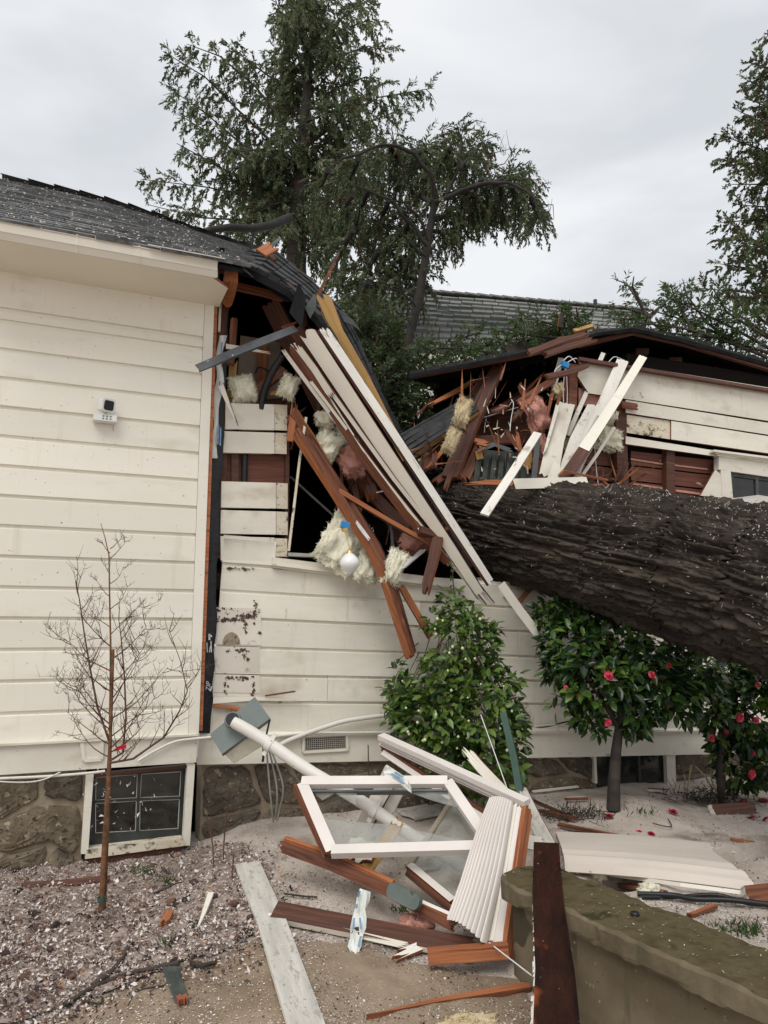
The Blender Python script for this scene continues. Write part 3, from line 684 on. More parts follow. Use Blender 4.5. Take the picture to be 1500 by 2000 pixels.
# ------------------------------------------------------------------ black wrap in the joint, with its print
jt = MB(); n = 26
yy = [588 + (1432 - 588) * i / n for i in range(n + 1)]
lft = [(417 - 29 * (y - 588) / 844) for y in yy]; rj = random.Random(5)
rgt = [x + 29 - 4 * (y - 588) / 844 + rj.uniform(-3, 3) for x, y in zip(lft, yy)]
vv = []
for i in range(n + 1):
    for k in range(5):
        t = k / 4; px_ = lft[i] + (rgt[i] - lft[i]) * t
        vv.append(w2(px_, yy[i], .035 + .012 * noise.noise(Vector((t * 3, yy[i] * .03, 1))) + (.0 if k < 4 else -.012)))
jt.add(vv, [(i * 5 + k, i * 5 + k + 1, (i + 1) * 5 + k + 1, (i + 1) * 5 + k) for i in range(n) for k in range(4)], 0, True)
wrapo = jt.build('building_wrap', M['wrap'], hl, frame(w2(400, 1000), U2, V2)); wrapo['label'] = 'black wrap strip with white print in the joint between the walls'
def lettering(txt, px, py, size, off, ang, parent, mat_, name='lettering', plane=w2, U=U2, V=V2, N=N2, shear=0.0):
    cu = bpy.data.curves.new(name, 'FONT'); cu.body = txt; cu.size = size; cu.extrude = 0.0008; cu.align_x = 'CENTER'; cu.align_y = 'CENTER'; cu.shear = shear
    tmp = bpy.data.objects.new('tmp', cu); COL.objects.link(tmp)
    bpy.context.view_layer.update()
    me = bpy.data.meshes.new_from_object(tmp.evaluated_get(bpy.context.evaluated_depsgraph_get())); bpy.data.objects.remove(tmp)
    me.materials.clear(); me.materials.append(mat_); me.name = name
    x = U * math.cos(ang) + V * math.sin(ang); Mx = frame(plane(px, py, off), x, N)
    return link(name, me, Mx, parent)
lettering('ZIP', 407, 1341, .042, .056, R(90), wrapo, M['white'], shear=.25)
for k, (a, b) in enumerate([((411, 1350), (414, 1340)), ((411, 1262), (409, 1274)), ((405, 1274), (404, 1255)), ((413, 1274), (412, 1252)), ((409, 1250), (409, 1238)), ((408, 1243), (414, 1242))]):
    board('print_bar', [w2(*a, .056), w2(*b, .056)], .006 if k in (0, 1, 2, 3) else .012, .001, M['white'], N2, parent=wrapo)

# ================================================================== RIGHT, SMASHED PART OF THE HOUSE
hr = thing('damaged_house', 'smashed cream house wing with torn walls and roof under the fallen trunk', 'house', w2(760, 1560))
def W2(s, h, off=0.0): return P2 + U2 * s + V2 * h + N2 * off
def s2(px, py): return (w2(px, py) - P2).dot(U2)
def h2(px, py): return (w2(px, py) - P2).dot(V2)
rows_px = [1043, 1097, 1150, 1203, 1260, 1315, 1368]        # groove heights at px 430
rows = [h2(430, y) for y in rows_px]; hb = h2(430, 1434)
S0, S3 = s2(424, 1250), s2(1760, 1300)
joints = {1: [s2(1012, 1180)], 2: [s2(822, 1190), s2(1170, 1260)], 3: [s2(1012, 1250)], 4: [s2(1240, 1290)], 5: [s2(640, 1340), s2(1130, 1350)], 6: [s2(900, 1400)]}
for k in range(1, 7):
    top = rows[k]; bot = rows[k + 1] if k < 6 else hb
    cuts = [S0] + joints.get(k, []) + [S3]
    for a, b in zip(cuts[:-1], cuts[1:]):
        siding_board(hr, W2(a + .0015, bot, rr.uniform(-.002, .002)), U2, N2, V2, b - a - .003, top - bot, M['siding_old'], chan=.018)
# top row under the sill is cut short
siding_board(hr, W2(s2(434, 1097), rows[1]), U2, N2, V2, s2(537, 1100) - s2(434, 1097), rows[0] - rows[1], M['siding_old'], chan=.018)
zb2 = h2(520, 1490)
plate('skirt_board', [W2(s2(386, 1480), zb2, .012), W2(S3, zb2 - .02, .012), W2(S3, hb - .012, .012), W2(s2(386, 1480), hb - .012, .012)], -N2 * .03, M['siding_old'], hr)
mb = MB(); mb.prism([W2(s2(386, 1480), hb - .014, -.01), W2(s2(386, 1480), hb - .014, .032), W2(s2(386, 1480), hb - .002, .034), W2(s2(386, 1480), hb + .012, .003), W2(s2(386, 1480), hb + .012, -.01)], U2 * (S3 - s2(386, 1480)))
mb.build('water_table', M['siding_old'], hr, frame(W2(S0, hb), U2, V2))
# the short boards left standing beside the smashed window, with mildewed ends that trim used to cover
def wq(name, pxs, off, t, mats, parent=hr, label=None):
    return plate(name, [w2(a, b, off) for a, b in pxs], -N2 * t, mats, parent, label=label)
for (yt, yb, xl, xm, xr) in ((787, 840, 440, 536, 561), (842, 886, 436, 536, 560), (940, 993, 432, 539, 562), (996, 1044, 431, 539, 562)):
    wq('siding_board', [(xl, yb - 2), (xm, yb), (xm, yt + 3), (xl + 1, yt)], .0, .03, [M['siding_old'], M['bare']])
    wq('siding_board', [(xm + .5, yb), (xr, yb + 1), (xr, yt + 4), (xm + .5, yt + 3)], -.008, .022, [M['bare'], M['darkwood']], label='mildewed bare end of a siding board')
wq('siding_board', [(432, 1094), (535, 1096), (536, 1050), (431, 1047)], .0, .03, M['siding_old'])
wq('siding_board', [(536, 1087), (561, 1087), (561, 1052), (536, 1051)], -.008, .022, [M['bare'], M['darkwood']], label='blackened bare end of a siding board')
# dark gap with pipe between them
wq('sheathing', [(428, 960), (562, 960), (562, 880), (428, 870)], -.06, .01, M['sheath'])
wq('stud', [(424, 1090), (438, 1090), (446, 780), (432, 780)], -.025, .07, M['darkwood'])
wq('stud', [(452, 945), (466, 945), (466, 880), (452, 880)], -.03, .03, M['darkwood'])
wq('stud', [(556, 1090), (564, 1090), (566, 780), (558, 780)], -.032, .10, M['darkwood'])
# sill
for (y0, y1, o, x0, x1) in ((1088, 1098, .030, 533, 905), (1098, 1104, .045, 533, 905), (1104, 1109, .02, 535, 900)):
    k = (x1 - x0) * .125
    wq('window_sill', [(x0, y1), (x1, y1 + k), (x1, y0 + k), (x0, y0)], o, .05 + o, [M['siding_old'], M['siding_old']])
wq('window_sill', [(563, 1086), (700, 1091), (700, 1086), (563, 1079)], -.02, .08, [M['grey'], M['grey']])
# sill beyond, at the right end under the trunk
wq('window_sill', [(985, 1165), (1060, 1176), (1060, 1160), (985, 1150)], .03, .06, M['siding_old'])
# near-black plates paint the interior darkness: back wall, floor, side
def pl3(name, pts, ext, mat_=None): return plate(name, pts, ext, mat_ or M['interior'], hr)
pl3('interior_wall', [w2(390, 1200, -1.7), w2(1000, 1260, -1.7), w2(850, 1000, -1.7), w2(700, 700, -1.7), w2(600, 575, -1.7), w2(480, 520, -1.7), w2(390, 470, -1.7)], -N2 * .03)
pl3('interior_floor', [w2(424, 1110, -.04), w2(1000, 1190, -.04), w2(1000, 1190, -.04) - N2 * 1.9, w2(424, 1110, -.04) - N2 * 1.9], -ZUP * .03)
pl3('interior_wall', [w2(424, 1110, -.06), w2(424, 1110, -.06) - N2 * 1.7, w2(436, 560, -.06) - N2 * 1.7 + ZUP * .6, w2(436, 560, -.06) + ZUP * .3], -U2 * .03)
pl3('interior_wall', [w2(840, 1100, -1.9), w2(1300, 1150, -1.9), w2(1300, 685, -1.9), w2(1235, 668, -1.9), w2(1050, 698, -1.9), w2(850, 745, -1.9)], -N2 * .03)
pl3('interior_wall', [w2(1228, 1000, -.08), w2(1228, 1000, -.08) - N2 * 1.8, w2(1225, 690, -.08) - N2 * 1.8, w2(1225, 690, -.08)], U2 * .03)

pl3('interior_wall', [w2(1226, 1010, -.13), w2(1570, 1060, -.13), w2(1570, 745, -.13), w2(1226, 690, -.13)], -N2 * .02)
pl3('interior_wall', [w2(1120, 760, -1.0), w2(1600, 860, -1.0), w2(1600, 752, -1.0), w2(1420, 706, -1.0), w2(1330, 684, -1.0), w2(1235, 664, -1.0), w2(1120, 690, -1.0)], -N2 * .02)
# upper right wall: siding still in place, bare sheathing below
wq('siding_board', [(1150, 768), (1500, 822), (1520, 826), (1520, 768), (1135, 708), (1128, 735)], .0, .03, [M['siding_old'], M['wood']])
wq('siding_board', [(1222, 806), (1520, 852), (1520, 829), (1222, 781)], .004, .03, [M['siding_old'], M['wood']])
wq('siding_board', [(1311, 858), (1520, 888), (1520, 855), (1311, 822)], .0, .03, [M['siding_old'], M['wood']])
wq('siding_board', [(1222, 867), (1396, 891), (1396, 880), (1222, 852)], .006, .03, [M['siding_old'], M['wood']])
wq('sheathing', [(1224, 845), (1309, 858), (1309, 822), (1224, 810)], -.015, .02, [M['bare'], M['darkwood']], label='bare grey brown board with no paint')
wq('frieze_board', [(1135, 707), (1520, 768), (1520, 760), (1140, 699)], .02, .05, [M['trim'], M['wood']])
for k in range(4):
    y0 = 880 + k * 30; sl = .13
    wq('sheathing', [(1042, y0 + 26 - 12), (1225, y0 + 26 + 8), (1225, y0 + 8), (1042, y0 - 14)], -.10, .02, [M['sheath'], M['darkwood']])
    wq('sheathing', [(1226, y0 + 27), (1420, y0 + 27 + 22), (1420, y0 + 22), (1226, y0)], -.09, .02, [M['sheath'], M['darkwood']])
wq('lath_strip', [(1232, 898), (1302, 909), (1302, 906), (1232, 895)], -.08, .01, M['pink'])
wq('lath_strip', [(1318, 910), (1382, 918), (1382, 915), (1318, 907)], -.08, .01, M['pink'])
wq('lath_strip', [(1234, 946), (1302, 957), (1302, 953), (1234, 943)], -.08, .01, M['pink'])
wq('lath_strip', [(1320, 960), (1372, 967), (1372, 963), (1320, 956)], -.08, .01, M['pink'])
wq('stud', [(1209, 985), (1230, 988), (1222, 790), (1201, 786)], -.02, .09, M['darkwood'])
wq('stud', [(1302, 975), (1318, 977), (1318, 870), (1302, 866)], -.03, .06, M['darkwood'])
wq('stud', [(1110, 800), (1126, 802), (1130, 712), (1114, 710)], -.02, .09, M['wood'])
wq('rail', [(1222, 965), (1415, 985), (1415, 978), (1222, 956)], -.02, .07, M['darkwood'])
wq('rail', [(1222, 978), (1390, 1000), (1390, 990), (1222, 966)], -.0, .04, M['grey'])
wq('sheathing', [(1130, 790), (1240, 808), (1240, 785), (1130, 757)], -.05, .04, [M['pink'], M['darkwood']])
wq('siding_board', [(1368, 968), (1410, 972), (1412, 930), (1397, 917)], .01, .02, [M['siding_old'], M['wood']], label='loose triangular scrap of cream siding')
# window at the right edge
uw = link('window', None, Matrix.Translation(w2(1450, 970)), hr)
wq('frame', [(1412, 975), (1432, 977), (1427, 918), (1408, 916)], .02, .06, M['siding_old'], uw)
wq('header', [(1404, 917), (1520, 934), (1520, 900), (1404, 888)], .02, .06, M['siding_old'], uw)
for k, (ya, yb, o) in enumerate(((878, 882, .07), (882, 886, .05), (886, 890, .035))):
    wq('crown_moulding', [(1395 + k * 3, yb), (1520, yb + 16), (1520, ya + 16), (1395 + k * 3, ya)], o, o + .03, M['siding_old'], uw)
wq('sash', [(1429, 985), (1434, 985), (1432, 925), (1427, 925)], -.0, .03, M['sash'], uw)
wq('sash', [(1427, 930), (1520, 942), (1520, 936), (1427, 924)], -.0, .03, M['sash'], uw)
wq('sash', [(1478, 990), (1483, 990), (1481, 930), (1476, 930)], -.0, .03, M['strip'], uw)
wq('pane', [(1433, 990), (1478, 992), (1476, 934), (1432, 929)], -.015, .005, M['darkglass'], uw)
wq('pane', [(1483, 992), (1520, 995), (1520, 942), (1481, 935)], -.015, .005, M['darkglass'], uw)
wq('blind', [(1425, 995), (1520, 1000), (1520, 930), (1425, 920)], -.06, .004, M['panel'], uw)

# ------------------------------------------------------------------ torn roof sheets
def sheet(name, front, back, t, mats, parent, rows_=0, tabs=None, label=None, kind=None, sub=4):
    """thick sheet between two polylines; slots: top, edge, underside"""
    F_ = []; B_ = []
    for i in range(len(front) - 1):
        for k in range(sub):
            F_.append(front[i].lerp(front[i + 1], k / sub)); B_.append(back[i].lerp(back[i + 1], k / sub))
    F_.append(front[-1]); B_.append(back[-1]); n = len(F_)
    mb = MB(); tp = []
    for i in range(n):
        w = .012 * noise.noise(F_[i] * 5)
        tp += [F_[i] + Vector((0, 0, w)), B_[i]]
    bt = [p - ZUP * t * .75 + Vector((-.5, .2, -.3)).normalized() * t * .45 for p in tp]
    b = len(tp); fs = []; ms = []
    for i in range(n - 1):
        fs.append((2 * i, 2 * i + 2, 2 * i + 3, 2 * i + 1)); ms.append(0)
        fs.append((b + 2 * i, b + 2 * i + 1, b + 2 * i + 3, b + 2 * i + 2)); ms.append(2)
        fs.append((2 * i, b + 2 * i, b + 2 * i + 2, 2 * i + 2)); ms.append(1)
        fs.append((2 * i + 1, 2 * i + 3, b + 2 * i + 3, b + 2 * i + 1)); ms.append(1)
    for i in (0, n - 1): fs.append((2 * i, 2 * i + 1, b + 2 * i + 1, b + 2 * i)); ms.append(1)
    mb.add(tp + bt, fs, ms)
    o = mb.build(name, mats, parent, frame(front[0], front[-1] - front[0], ZUP))
    if rows_:
        # courses of shingles across the sheet, each one a piece
        for j in range(rows_):
            for i in range(0, n - 1):
                a, c = F_[i].lerp(B_[i], j / rows_), F_[i + 1].lerp(B_[i + 1], j / rows_)
                a2, c2 = F_[i].lerp(B_[i], (j + 1.15) / rows_), F_[i + 1].lerp(B_[i + 1], (j + 1.15) / rows_)
                nn = (c - a).cross(a2 - a); nn = nn.normalized() if nn.length else ZUP
                if nn.z < 0: nn = -nn
                k = rr.uniform(.016, .034)
                q = [a + nn * k, c.lerp(a, .04) + nn * k * rr.uniform(.7, 1.1), c2.lerp(a2, .04) + nn * .006, a2 + nn * .006]
                m2_ = MB(); m2_.add(q + [a - nn * .002, c.lerp(a, .04) - nn * .002], [(0, 1, 2, 3), (4, 5, 1, 0), (5, 2, 1), (4, 0, 3)])
                m2_.build('shingle', tabs, o, frame(a, c - a, nn))
    if label: o['label'] = label
    if kind: o['kind'] = kind
    return o
fr = [(425, 505, 4.85), (500, 530, 4.95), (565, 566, 5.05), (620, 620, 5.15), (668, 690, 5.3), (722, 775, 5.45), (790, 890, 5.65), (858, 1005, 5.85), (920, 1110, 6.05)]
bk = [(470, 488, 7.0), (540, 492, 7.2), (612, 552, 7.3), (668, 604, 7.4), (700, 664, 7.5), (742, 762, 7.5), (803, 878, 7.5), (870, 998, 7.5), (930, 1105, 7.5)]
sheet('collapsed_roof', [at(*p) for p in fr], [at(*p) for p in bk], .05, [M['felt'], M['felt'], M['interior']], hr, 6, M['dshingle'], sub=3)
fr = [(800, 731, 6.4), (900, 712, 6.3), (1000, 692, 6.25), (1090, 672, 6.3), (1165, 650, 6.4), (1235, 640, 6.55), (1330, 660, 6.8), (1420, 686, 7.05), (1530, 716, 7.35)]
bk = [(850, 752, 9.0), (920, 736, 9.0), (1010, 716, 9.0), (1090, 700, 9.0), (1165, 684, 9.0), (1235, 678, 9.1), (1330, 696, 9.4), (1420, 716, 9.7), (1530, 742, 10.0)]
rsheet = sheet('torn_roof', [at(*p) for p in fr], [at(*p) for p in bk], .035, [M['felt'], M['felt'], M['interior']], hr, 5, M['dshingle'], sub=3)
for i, (a, b) in enumerate([((1130, 676, 6.45), (1235, 650, 6.62)), ((1235, 650, 6.62), (1330, 671, 6.87)), ((1330, 671, 6.87), (1530, 730, 7.4))]):
    board('roof_batten', [at(*a), at(*b)], .035, .03, M['darkwood'], parent=hr)
board('roof_batten', [at(800, 738, 6.42), at(900, 719, 6.32), at(1000, 700, 6.28), at(1090, 681, 6.33)], .03, .02, M['darkwood'], Vector((.2, -.6, -.8)), parent=hr, label='thin torn sheathing board along the roof edge')
for px_ in (1255, 1320, 1390, 1460):
    y_ = 664 + (px_ - 1235) * .27
    a = at(px_, y_ + 16, 6.95 + (px_ - 1235) * .0025); board('rafter_tail', [a, a + Vector((.25, 1.6, .30))], .05, .12, M['darkwood'], Vector((1, 0, 0)), parent=hr)
board('wall_cap', [w2(1130, 702, .05), w2(1520, 766, .05)], .035, .03, M['darkwood'], N2 + ZUP * .3, parent=hr)

# rubble base of this wing
def zg2(s):
    p = W2(s, 0); return gz(p.x, p.y, False)
hw0, hw1 = s2(1163, 1500), s2(1318, 1500)
stone_wall(hr, 'foundation', lambda s, z, o: (lambda p: Vector((p.x, p.y, z)))(W2(s, 0, o - .03)), s2(383, 1550), S3, lambda s: W2(s, zb2).z, zg2, 20, 2, holes=[(hw0, hw1)], mats=('stone', 'stone2', 'stone2'), seed=23)
bw2 = link('basement_window', None, Matrix.Translation(w2(1240, 1530)), hr)
wq('frame', [(1162, 1530), (1167, 1530), (1164, 1466), (1159, 1466)], .0, .06, M['siding_old'], bw2)
wq('frame', [(1304, 1535), (1321, 1536), (1318, 1456), (1301, 1458)], .0, .06, M['siding_old'], bw2)
wq('pane', [(1167, 1540), (1248, 1540), (1246, 1462), (1165, 1466)], -.05, .005, M['darkglass'], bw2)
wq('pane', [(1253, 1540), (1296, 1540), (1293, 1458), (1250, 1462)], -.05, .005, M['darkglass'], bw2)
wq('mullion', [(1248, 1540), (1253, 1540), (1250, 1462), (1246, 1462)], -.04, .02, M['sash'], bw2)
wq('mullion', [(1296, 1540), (1304, 1540), (1301, 1458), (1293, 1458)], -.04, .02, M['sash'], bw2)
wq('blind', [(1160, 1545), (1305, 1545), (1302, 1455), (1158, 1462)], -.10, .004, M['boxgrey'], bw2)

# rear roof beyond the trunk
rh = thing('rear_house', 'grey shingled rear roof seen behind the leaning tree', 'house', at(1000, 900, 11.5))
ra, rb_, rc, rd = at(700, 566, 12.6), at(1260, 612, 14.2), at(1260, 700, 10.6), at(700, 688, 9.6)
NR = (rb_ - ra).cross(rd - ra).normalized(); NR = NR if NR.z > 0 else -NR
rdk = plate('roof', [ra, rb_, rc, rd], -NR * .06, M['gshingle2'], rh)
nrow = 11; left = []; cnt = 0
for j in range(nrow):
    t0, t1 = j / nrow, (j + 1.1) / nrow; a0, b0 = rd.lerp(ra, t0), rc.lerp(rb_, t0); a1, b1 = rd.lerp(ra, t1), rc.lerp(rb_, t1)
    x = -rr.random() * .04
    while x < 1:
        wdt = rr.choice((.04, .055, .07)); xa, xb = max(0, x), min(1, x + wdt - .003)
        if xb > xa + .005:
            k = rr.uniform(.03, .06); sg = NR * (.02 + .02 * noise.noise(Vector((x * 6, j * .3, 5))))
            q = [a0.lerp(b0, xa) + NR * k + sg, a0.lerp(b0, xb) + NR * k + sg, a1.lerp(b1, xb) + NR * .006 + sg, a1.lerp(b1, xa) + NR * .006 + sg]
            m2_ = MB(); m2_.add(q + [a0.lerp(b0, xa), a0.lerp(b0, xb), a1.lerp(b1, xb), a1.lerp(b1, xa)], [(0, 1, 2, 3), (4, 5, 1, 0), (5, 6, 2, 1), (4, 0, 3, 7)])
            cnt += 1
            m2_.build('shingle', M['gshingle'], rdk, frame(q[0], q[1] - q[0], NR))
        x += wdt
x = 0
while x < 1:
    p, q_ = ra.lerp(rb_, x), ra.lerp(rb_, min(1, x + .05))
    board('ridge_shingle', [p + ZUP * .05, q_ + ZUP * .03], .28, .03, M['gshingle'], ZUP, parent=rdk); x += .042
vp_ = at(1163, 600, 13.0); mb = MB(); mb.tube([vp_, vp_ + ZUP * .14], .035, 8); mb.build('vent_pipe', M['gshingle2'], rh, Matrix.Translation(vp_))
mb = MB(); mb.add([rd, rc, rc - ZUP * 4, rd - ZUP * 4], [(0, 1, 2, 3)]); mb.build('wall', M['siding_old'], rh, frame(rd, rc - rd, ZUP))
mb = MB(); mb.add([ra, rb_, rb_ + Vector((0, 3, -2)), ra + Vector((0, 3, -2))], [(0, 1, 2, 3)]); mb.build('back_slope', M['gshingle'], rh, frame(ra, rb_ - ra, ZUP))
# ================================================================== FALLEN TRUNK
ft = thing('fallen_tree', 'huge fallen tree trunk with dark furrowed bark lying across the smashed house', 'tree', at(1300, 1250, 5.2))
ax = [(2150, 1350, 3.30, .63), (1900, 1268, 3.75, .59), (1720, 1212, 4.15, .56), (1620, 1182, 4.42, .535), (1500, 1149, 4.78, .508), (1350, 1110, 5.22, .483), (1200, 1080, 5.62, .455), (1050, 1047, 6.05, .418), (930, 1024, 6.42, .405), (840, 1006, 6.85, .40), (760, 996, 7.4, .36)]
pts = [at(a, b, c) for a, b, c, r in ax]; rad = [r for *_, r in ax]
cum = [0]
for i in range(1, len(pts)): cum.append(cum[-1] + (pts[i] - pts[i - 1]).length)
NL, NA = 800, 380
vs = []; lens = np.linspace(0, cum[-1], NL)
for l in lens:
    i = max(0, min(len(pts) - 2, int(np.searchsorted(cum, l)) - 1)); t = (l - cum[i]) / (cum[i + 1] - cum[i])
    p = pts[i].lerp(pts[i + 1], t); r0 = rad[i] + (rad[i + 1] - rad[i]) * t
    T = (pts[min(i + 2, len(pts) - 1)] - pts[max(i - 1, 0)]).normalized(); sd_ = T.cross(ZUP).normalized(); up = sd_.cross(T).normalized()
    for k in range(NA):
        a = 2 * math.pi * k / NA; ca, sa = math.cos(a), math.sin(a)
        c3 = Vector((l * 1.1, ca * r0 * 3, sa * r0 * 3))
        wv = noise.noise(c3 * 1.3) * .5
        f1 = abs(noise.noise(Vector((l * 1.1 + wv, ca * r0 * 17 + wv, sa * r0 * 17))))
        f2 = abs(noise.noise(Vector((l * 2.6, ca * r0 * 34 + wv * 2, sa * r0 * 34 + 7))))
        f3 = noise.noise(Vector((l * 22, ca * r0 * 40, sa * r0 * 40)))
        f5 = abs(noise.noise(Vector((l * 6.0, ca * r0 * 62 + wv * 3, sa * r0 * 62))))
        f4 = noise.noise(Vector((l * 45, ca * r0 * 80, sa * r0 * 80)))
        rr_ = r0 * (1 + .055 * noise.noise(c3 * .9)) + .048 * (min(f1 * 2.4, 1) - .7) + .038 * (min(f2 * 2.4, 1) - .6) + .024 * (min(f5 * 2.2, 1) - .6) + .012 * f3 + .010 * f4
        lb = l - cum[2]
        if 1.2 < lb < 2.4: rr_ += .05 * math.exp(-((lb - 1.75) / .22) ** 2) * max(0, sa) ** 3
        vs.append(p + (sd_ * ca + up * sa) * rr_)
fs = [(i * NA + k, i * NA + (k + 1) % NA, (i + 1) * NA + (k + 1) % NA, (i + 1) * NA + k) for i in range(NL - 1) for k in range(NA)]
mb = MB(); mb.add(vs, fs, 0, True); trunk_end = vs[:NA]; trunk = mb.build('trunk', M['bark'], ft, frame(pts[4], pts[-1] - pts[2], ZUP))
plate('sawn_end', trunk_end[::4], (pts[1] - pts[0]).normalized() * .01, [M['ply'], M['bark']], ft)
# white flecks of paper and wood caught on the bark
fl = MB(); rf = random.Random(9)
for _ in range(6500):
    i = rf.randrange(180, NL - 40); k = int(NA * (rf.gauss(.29, .12) % 1))
    if noise.noise(Vector(vs[i * NA + k]) * 2.5) < rf.uniform(-.5, .25): continue
    
    p = Vector(vs[i * NA + k]); c = Vector((0, 0, 0))
    q = Vector(vs[i * NA + (k + 1) % NA]) - p; w_ = Vector(vs[(i + 1) * NA + k]) - p; nn = w_.cross(q)
    if nn.length < 1e-9: continue
    nn.normalize(); 
    ctr = sum((Vector(vs[i * NA + m]) for m in range(0, NA, NA // 8)), Vector()) / 8
    if nn.dot(p - ctr) < 0: nn = -nn
    a = Vector((rf.gauss(0, 1), rf.gauss(0, 1), rf.gauss(0, 1))); a = (a - nn * a.dot(nn) * .8).normalized(); b = nn.cross(a).normalized()
    L_ = rf.choice((.003, .004, .005, .006, .008, .010, .014, .02)); w2_ = rf.uniform(.0015, .0045)
    p = p + nn * .008
    fl.add([p - a * L_, p + b * w2_ + nn * .004, p + a * L_, p - b * w2_ + nn * .003], [(0, 1, 2), (0, 2, 3)])
tag(fl.build('bark_flecks', M['fleck'], ft, Matrix.Translation(pts[3])), kind='stuff')

# ================================================================== DEBRIS IN THE LEFT BREACH
W_, DW, OR, FA, GY = M['wood'], M['darkwood'], M['orange'], M['fascia'], M['grey']
FL = Vector((-.55, -1, .25))      # side turned to the camera and left
def db(name, label, cat, path, w, t, mats, face=None, jag=(0, 0), taper=(1, 1), rough=0.0, group=None, f=w2):
    return board(name, [f(*p) for p in path], w, t, mats, face, jag, None, label, cat, group, taper, rough)
# bundle of eave boards hanging down the break; dark edges paint in shaded gaps
FU = Vector((.75, -.75, .55)); FD = Vector((-.62, -.95, -.05))
db('fascia_board', 'speckled white board, brightest and outermost of the long diagonal eave boards', 'board', [(628, 640, .36), (780, 868, .38), (905, 1058, .40), (958, 1140, .42)], .125, .022, [FA, DW], FU, (.05, .02), (1, .75))
db('soffit_board', 'smooth shaded cream board just left of the speckled diagonal eave board', 'board', [(598, 645, .33), (745, 868, .34), (880, 1070, .35), (938, 1158, .36)], .120, .02, [M['trim'], DW], FD, (.05, .0), (1, .55))
db('moulding_strip', 'narrow cream strip between two dark gaps in the diagonal eave bundle', 'moulding', [(628, 738, .30), (770, 935, .31), (963, 1180, .33)], .030, .02, [M['trim'], DW], FD, (.03, .01))
db('moulding_strip', 'thin cream strip with broken top, left of the gap in the diagonal bundle', 'moulding', [(606, 742, .27), (755, 940, .28), (948, 1182, .30)], .022, .02, [M['trim'], DW], FD, (.03, .01))
db('rafter', 'dark redwood rafter running under the diagonal eave boards', 'rafter', [(578, 642, .20), (720, 862, .20), (880, 1085, .22)], .10, .04, [DW, DW], FD, (.06, .06))
db('crown_strip', 'brown moulding with a painted grey edge, broken off at the top of the bundle', 'moulding', [(566, 672, .26), (640, 785, .26), (700, 880, .26), (790, 1000, .26), (880, 1105, .28)], .065, .025, [M['wood'], M['fascia']], FD, (.06, .05))
db('crown_strip', 'thin redwood strip with white paint line, leftmost of the diagonal bundle', 'moulding', [(551, 680, .24), (640, 800, .24), (720, 905, .24), (800, 1010, .25), (862, 1083, .26)], .030, .02, [M['fascia'], W_], FD, (.05, .05))
db('crown_strip', 'grey painted sliver near the top of the diagonal bundle', 'moulding', [(575, 668, .31), (615, 722, .31), (650, 776, .31)], .05, .012, [M['siding_old'], W_], FD, (.06, .06))
db('plywood_strip', 'pointed yellow plywood strip standing behind the diagonal white boards', 'plywood', [(627, 570, .12), (660, 650, .12), (712, 740, .12), (760, 835, .14), (800, 905, .16)], .145, .02, [M['ply'], M['orange']], Vector((-.35, -1, .1)), (.12, .05), (.65, .5))
db('plywood_strip', 'narrow grey blue strip wedged between plywood and white eave board', 'trim strip', [(697, 742, .22), (730, 800, .22), (770, 862, .22)], .045, .01, [M['slate'], M['slate']], Vector((-.35, -1, .1)), (.05, .05))
db('rafter', 'wide dark redwood rafter slanting below the black roof hollow', 'rafter', [(528, 588, -.05), (600, 730, -.05), (665, 860, -.08), (720, 975, -.1)], .15, .045, [DW, W_], Vector((-.6, -1, 0)), (.03, .1))
db('rafter', 'redwood rafter behind the upper diagonal boards, splintered at its foot', 'rafter', [(590, 640, .02), (650, 780, .0), (730, 930, -.02)], .13, .04, [DW, OR], Vector((-.6, -1, 0)), (.05, .12))
db('flashing_strip', 'long dark grey metal strip jutting left over the intact wall', 'flashing', [(386, 719, .42), (470, 683, .34), (578, 641, .30)], .062, .004, M['strip'], Vector((.25, -1, .45)), (0, .0))
db('flashing_edge', 'folded lower lip of the dark grey metal strip', 'flashing', [(389, 725, .41), (472, 692, .33), (570, 650, .29)], .018, .004, M['slate'], Vector((.25, -.6, -.9)))
db('roof_beam', 'bright orange split beam lying level under the torn black roof felt', 'beam', [(462, 560, .12), (512, 571, .12), (558, 584, .12)], .045, .04, [OR, W_], None, (.0, .06))
db('rafter_tail', 'sawn orange rafter tail at the broken end of the eave', 'rafter', [(452, 540, .50), (447, 566, .25), (440, 590, .10)], .085, .075, [OR, OR], Vector((.3, -1, .35)), (0, .05))
db('rafter_tail', 'short orange block tucked beside the eave end under the drip edge', 'rafter', [(424, 508, .42), (417, 535, .40)], .03, .03, OR, None, (0, .01))
db('eave_block', 'dark orange blocking behind the cut end of the gutter', 'board', [(383, 516, .42), (440, 524, .30)], .10, .03, W_, None)
db('stud', 'dark vertical stud at the house corner under the orange rafter tail', 'stud', [(441, 582, .02), (434, 648, .02), (428, 720, .02)], .055, .05, DW, None, (0, .02))
db('stud', 'narrow pale stripped lath beside the dark corner stud', 'stud', [(431, 585, .05), (428, 650, .05)], .016, .012, M['trim'], None, (0, .02))
db('stud', 'short reddish stud standing alone in the black hollow', 'stud', [(458, 622, -.02), (452, 700, -.02), (449, 716, -.02)], .050, .04, W_, None, (.01, .03))
db('splintered_board', 'white board splintering to a point below the metal strip', 'board', [(441, 677, .06), (490, 684, .06), (532, 691, .06)], .045, .012, [FA, OR], None, (0, .16), (1, .5))
plate('drywall_panel', [w2(458, 815, -.38), w2(548, 815, -.38), w2(548, 668, -.38), (w2(470, 655, -.38))], -N2 * .012, M['drywall'], None, 'beige wallboard back exposed high in the broken corner', 'wallboard')
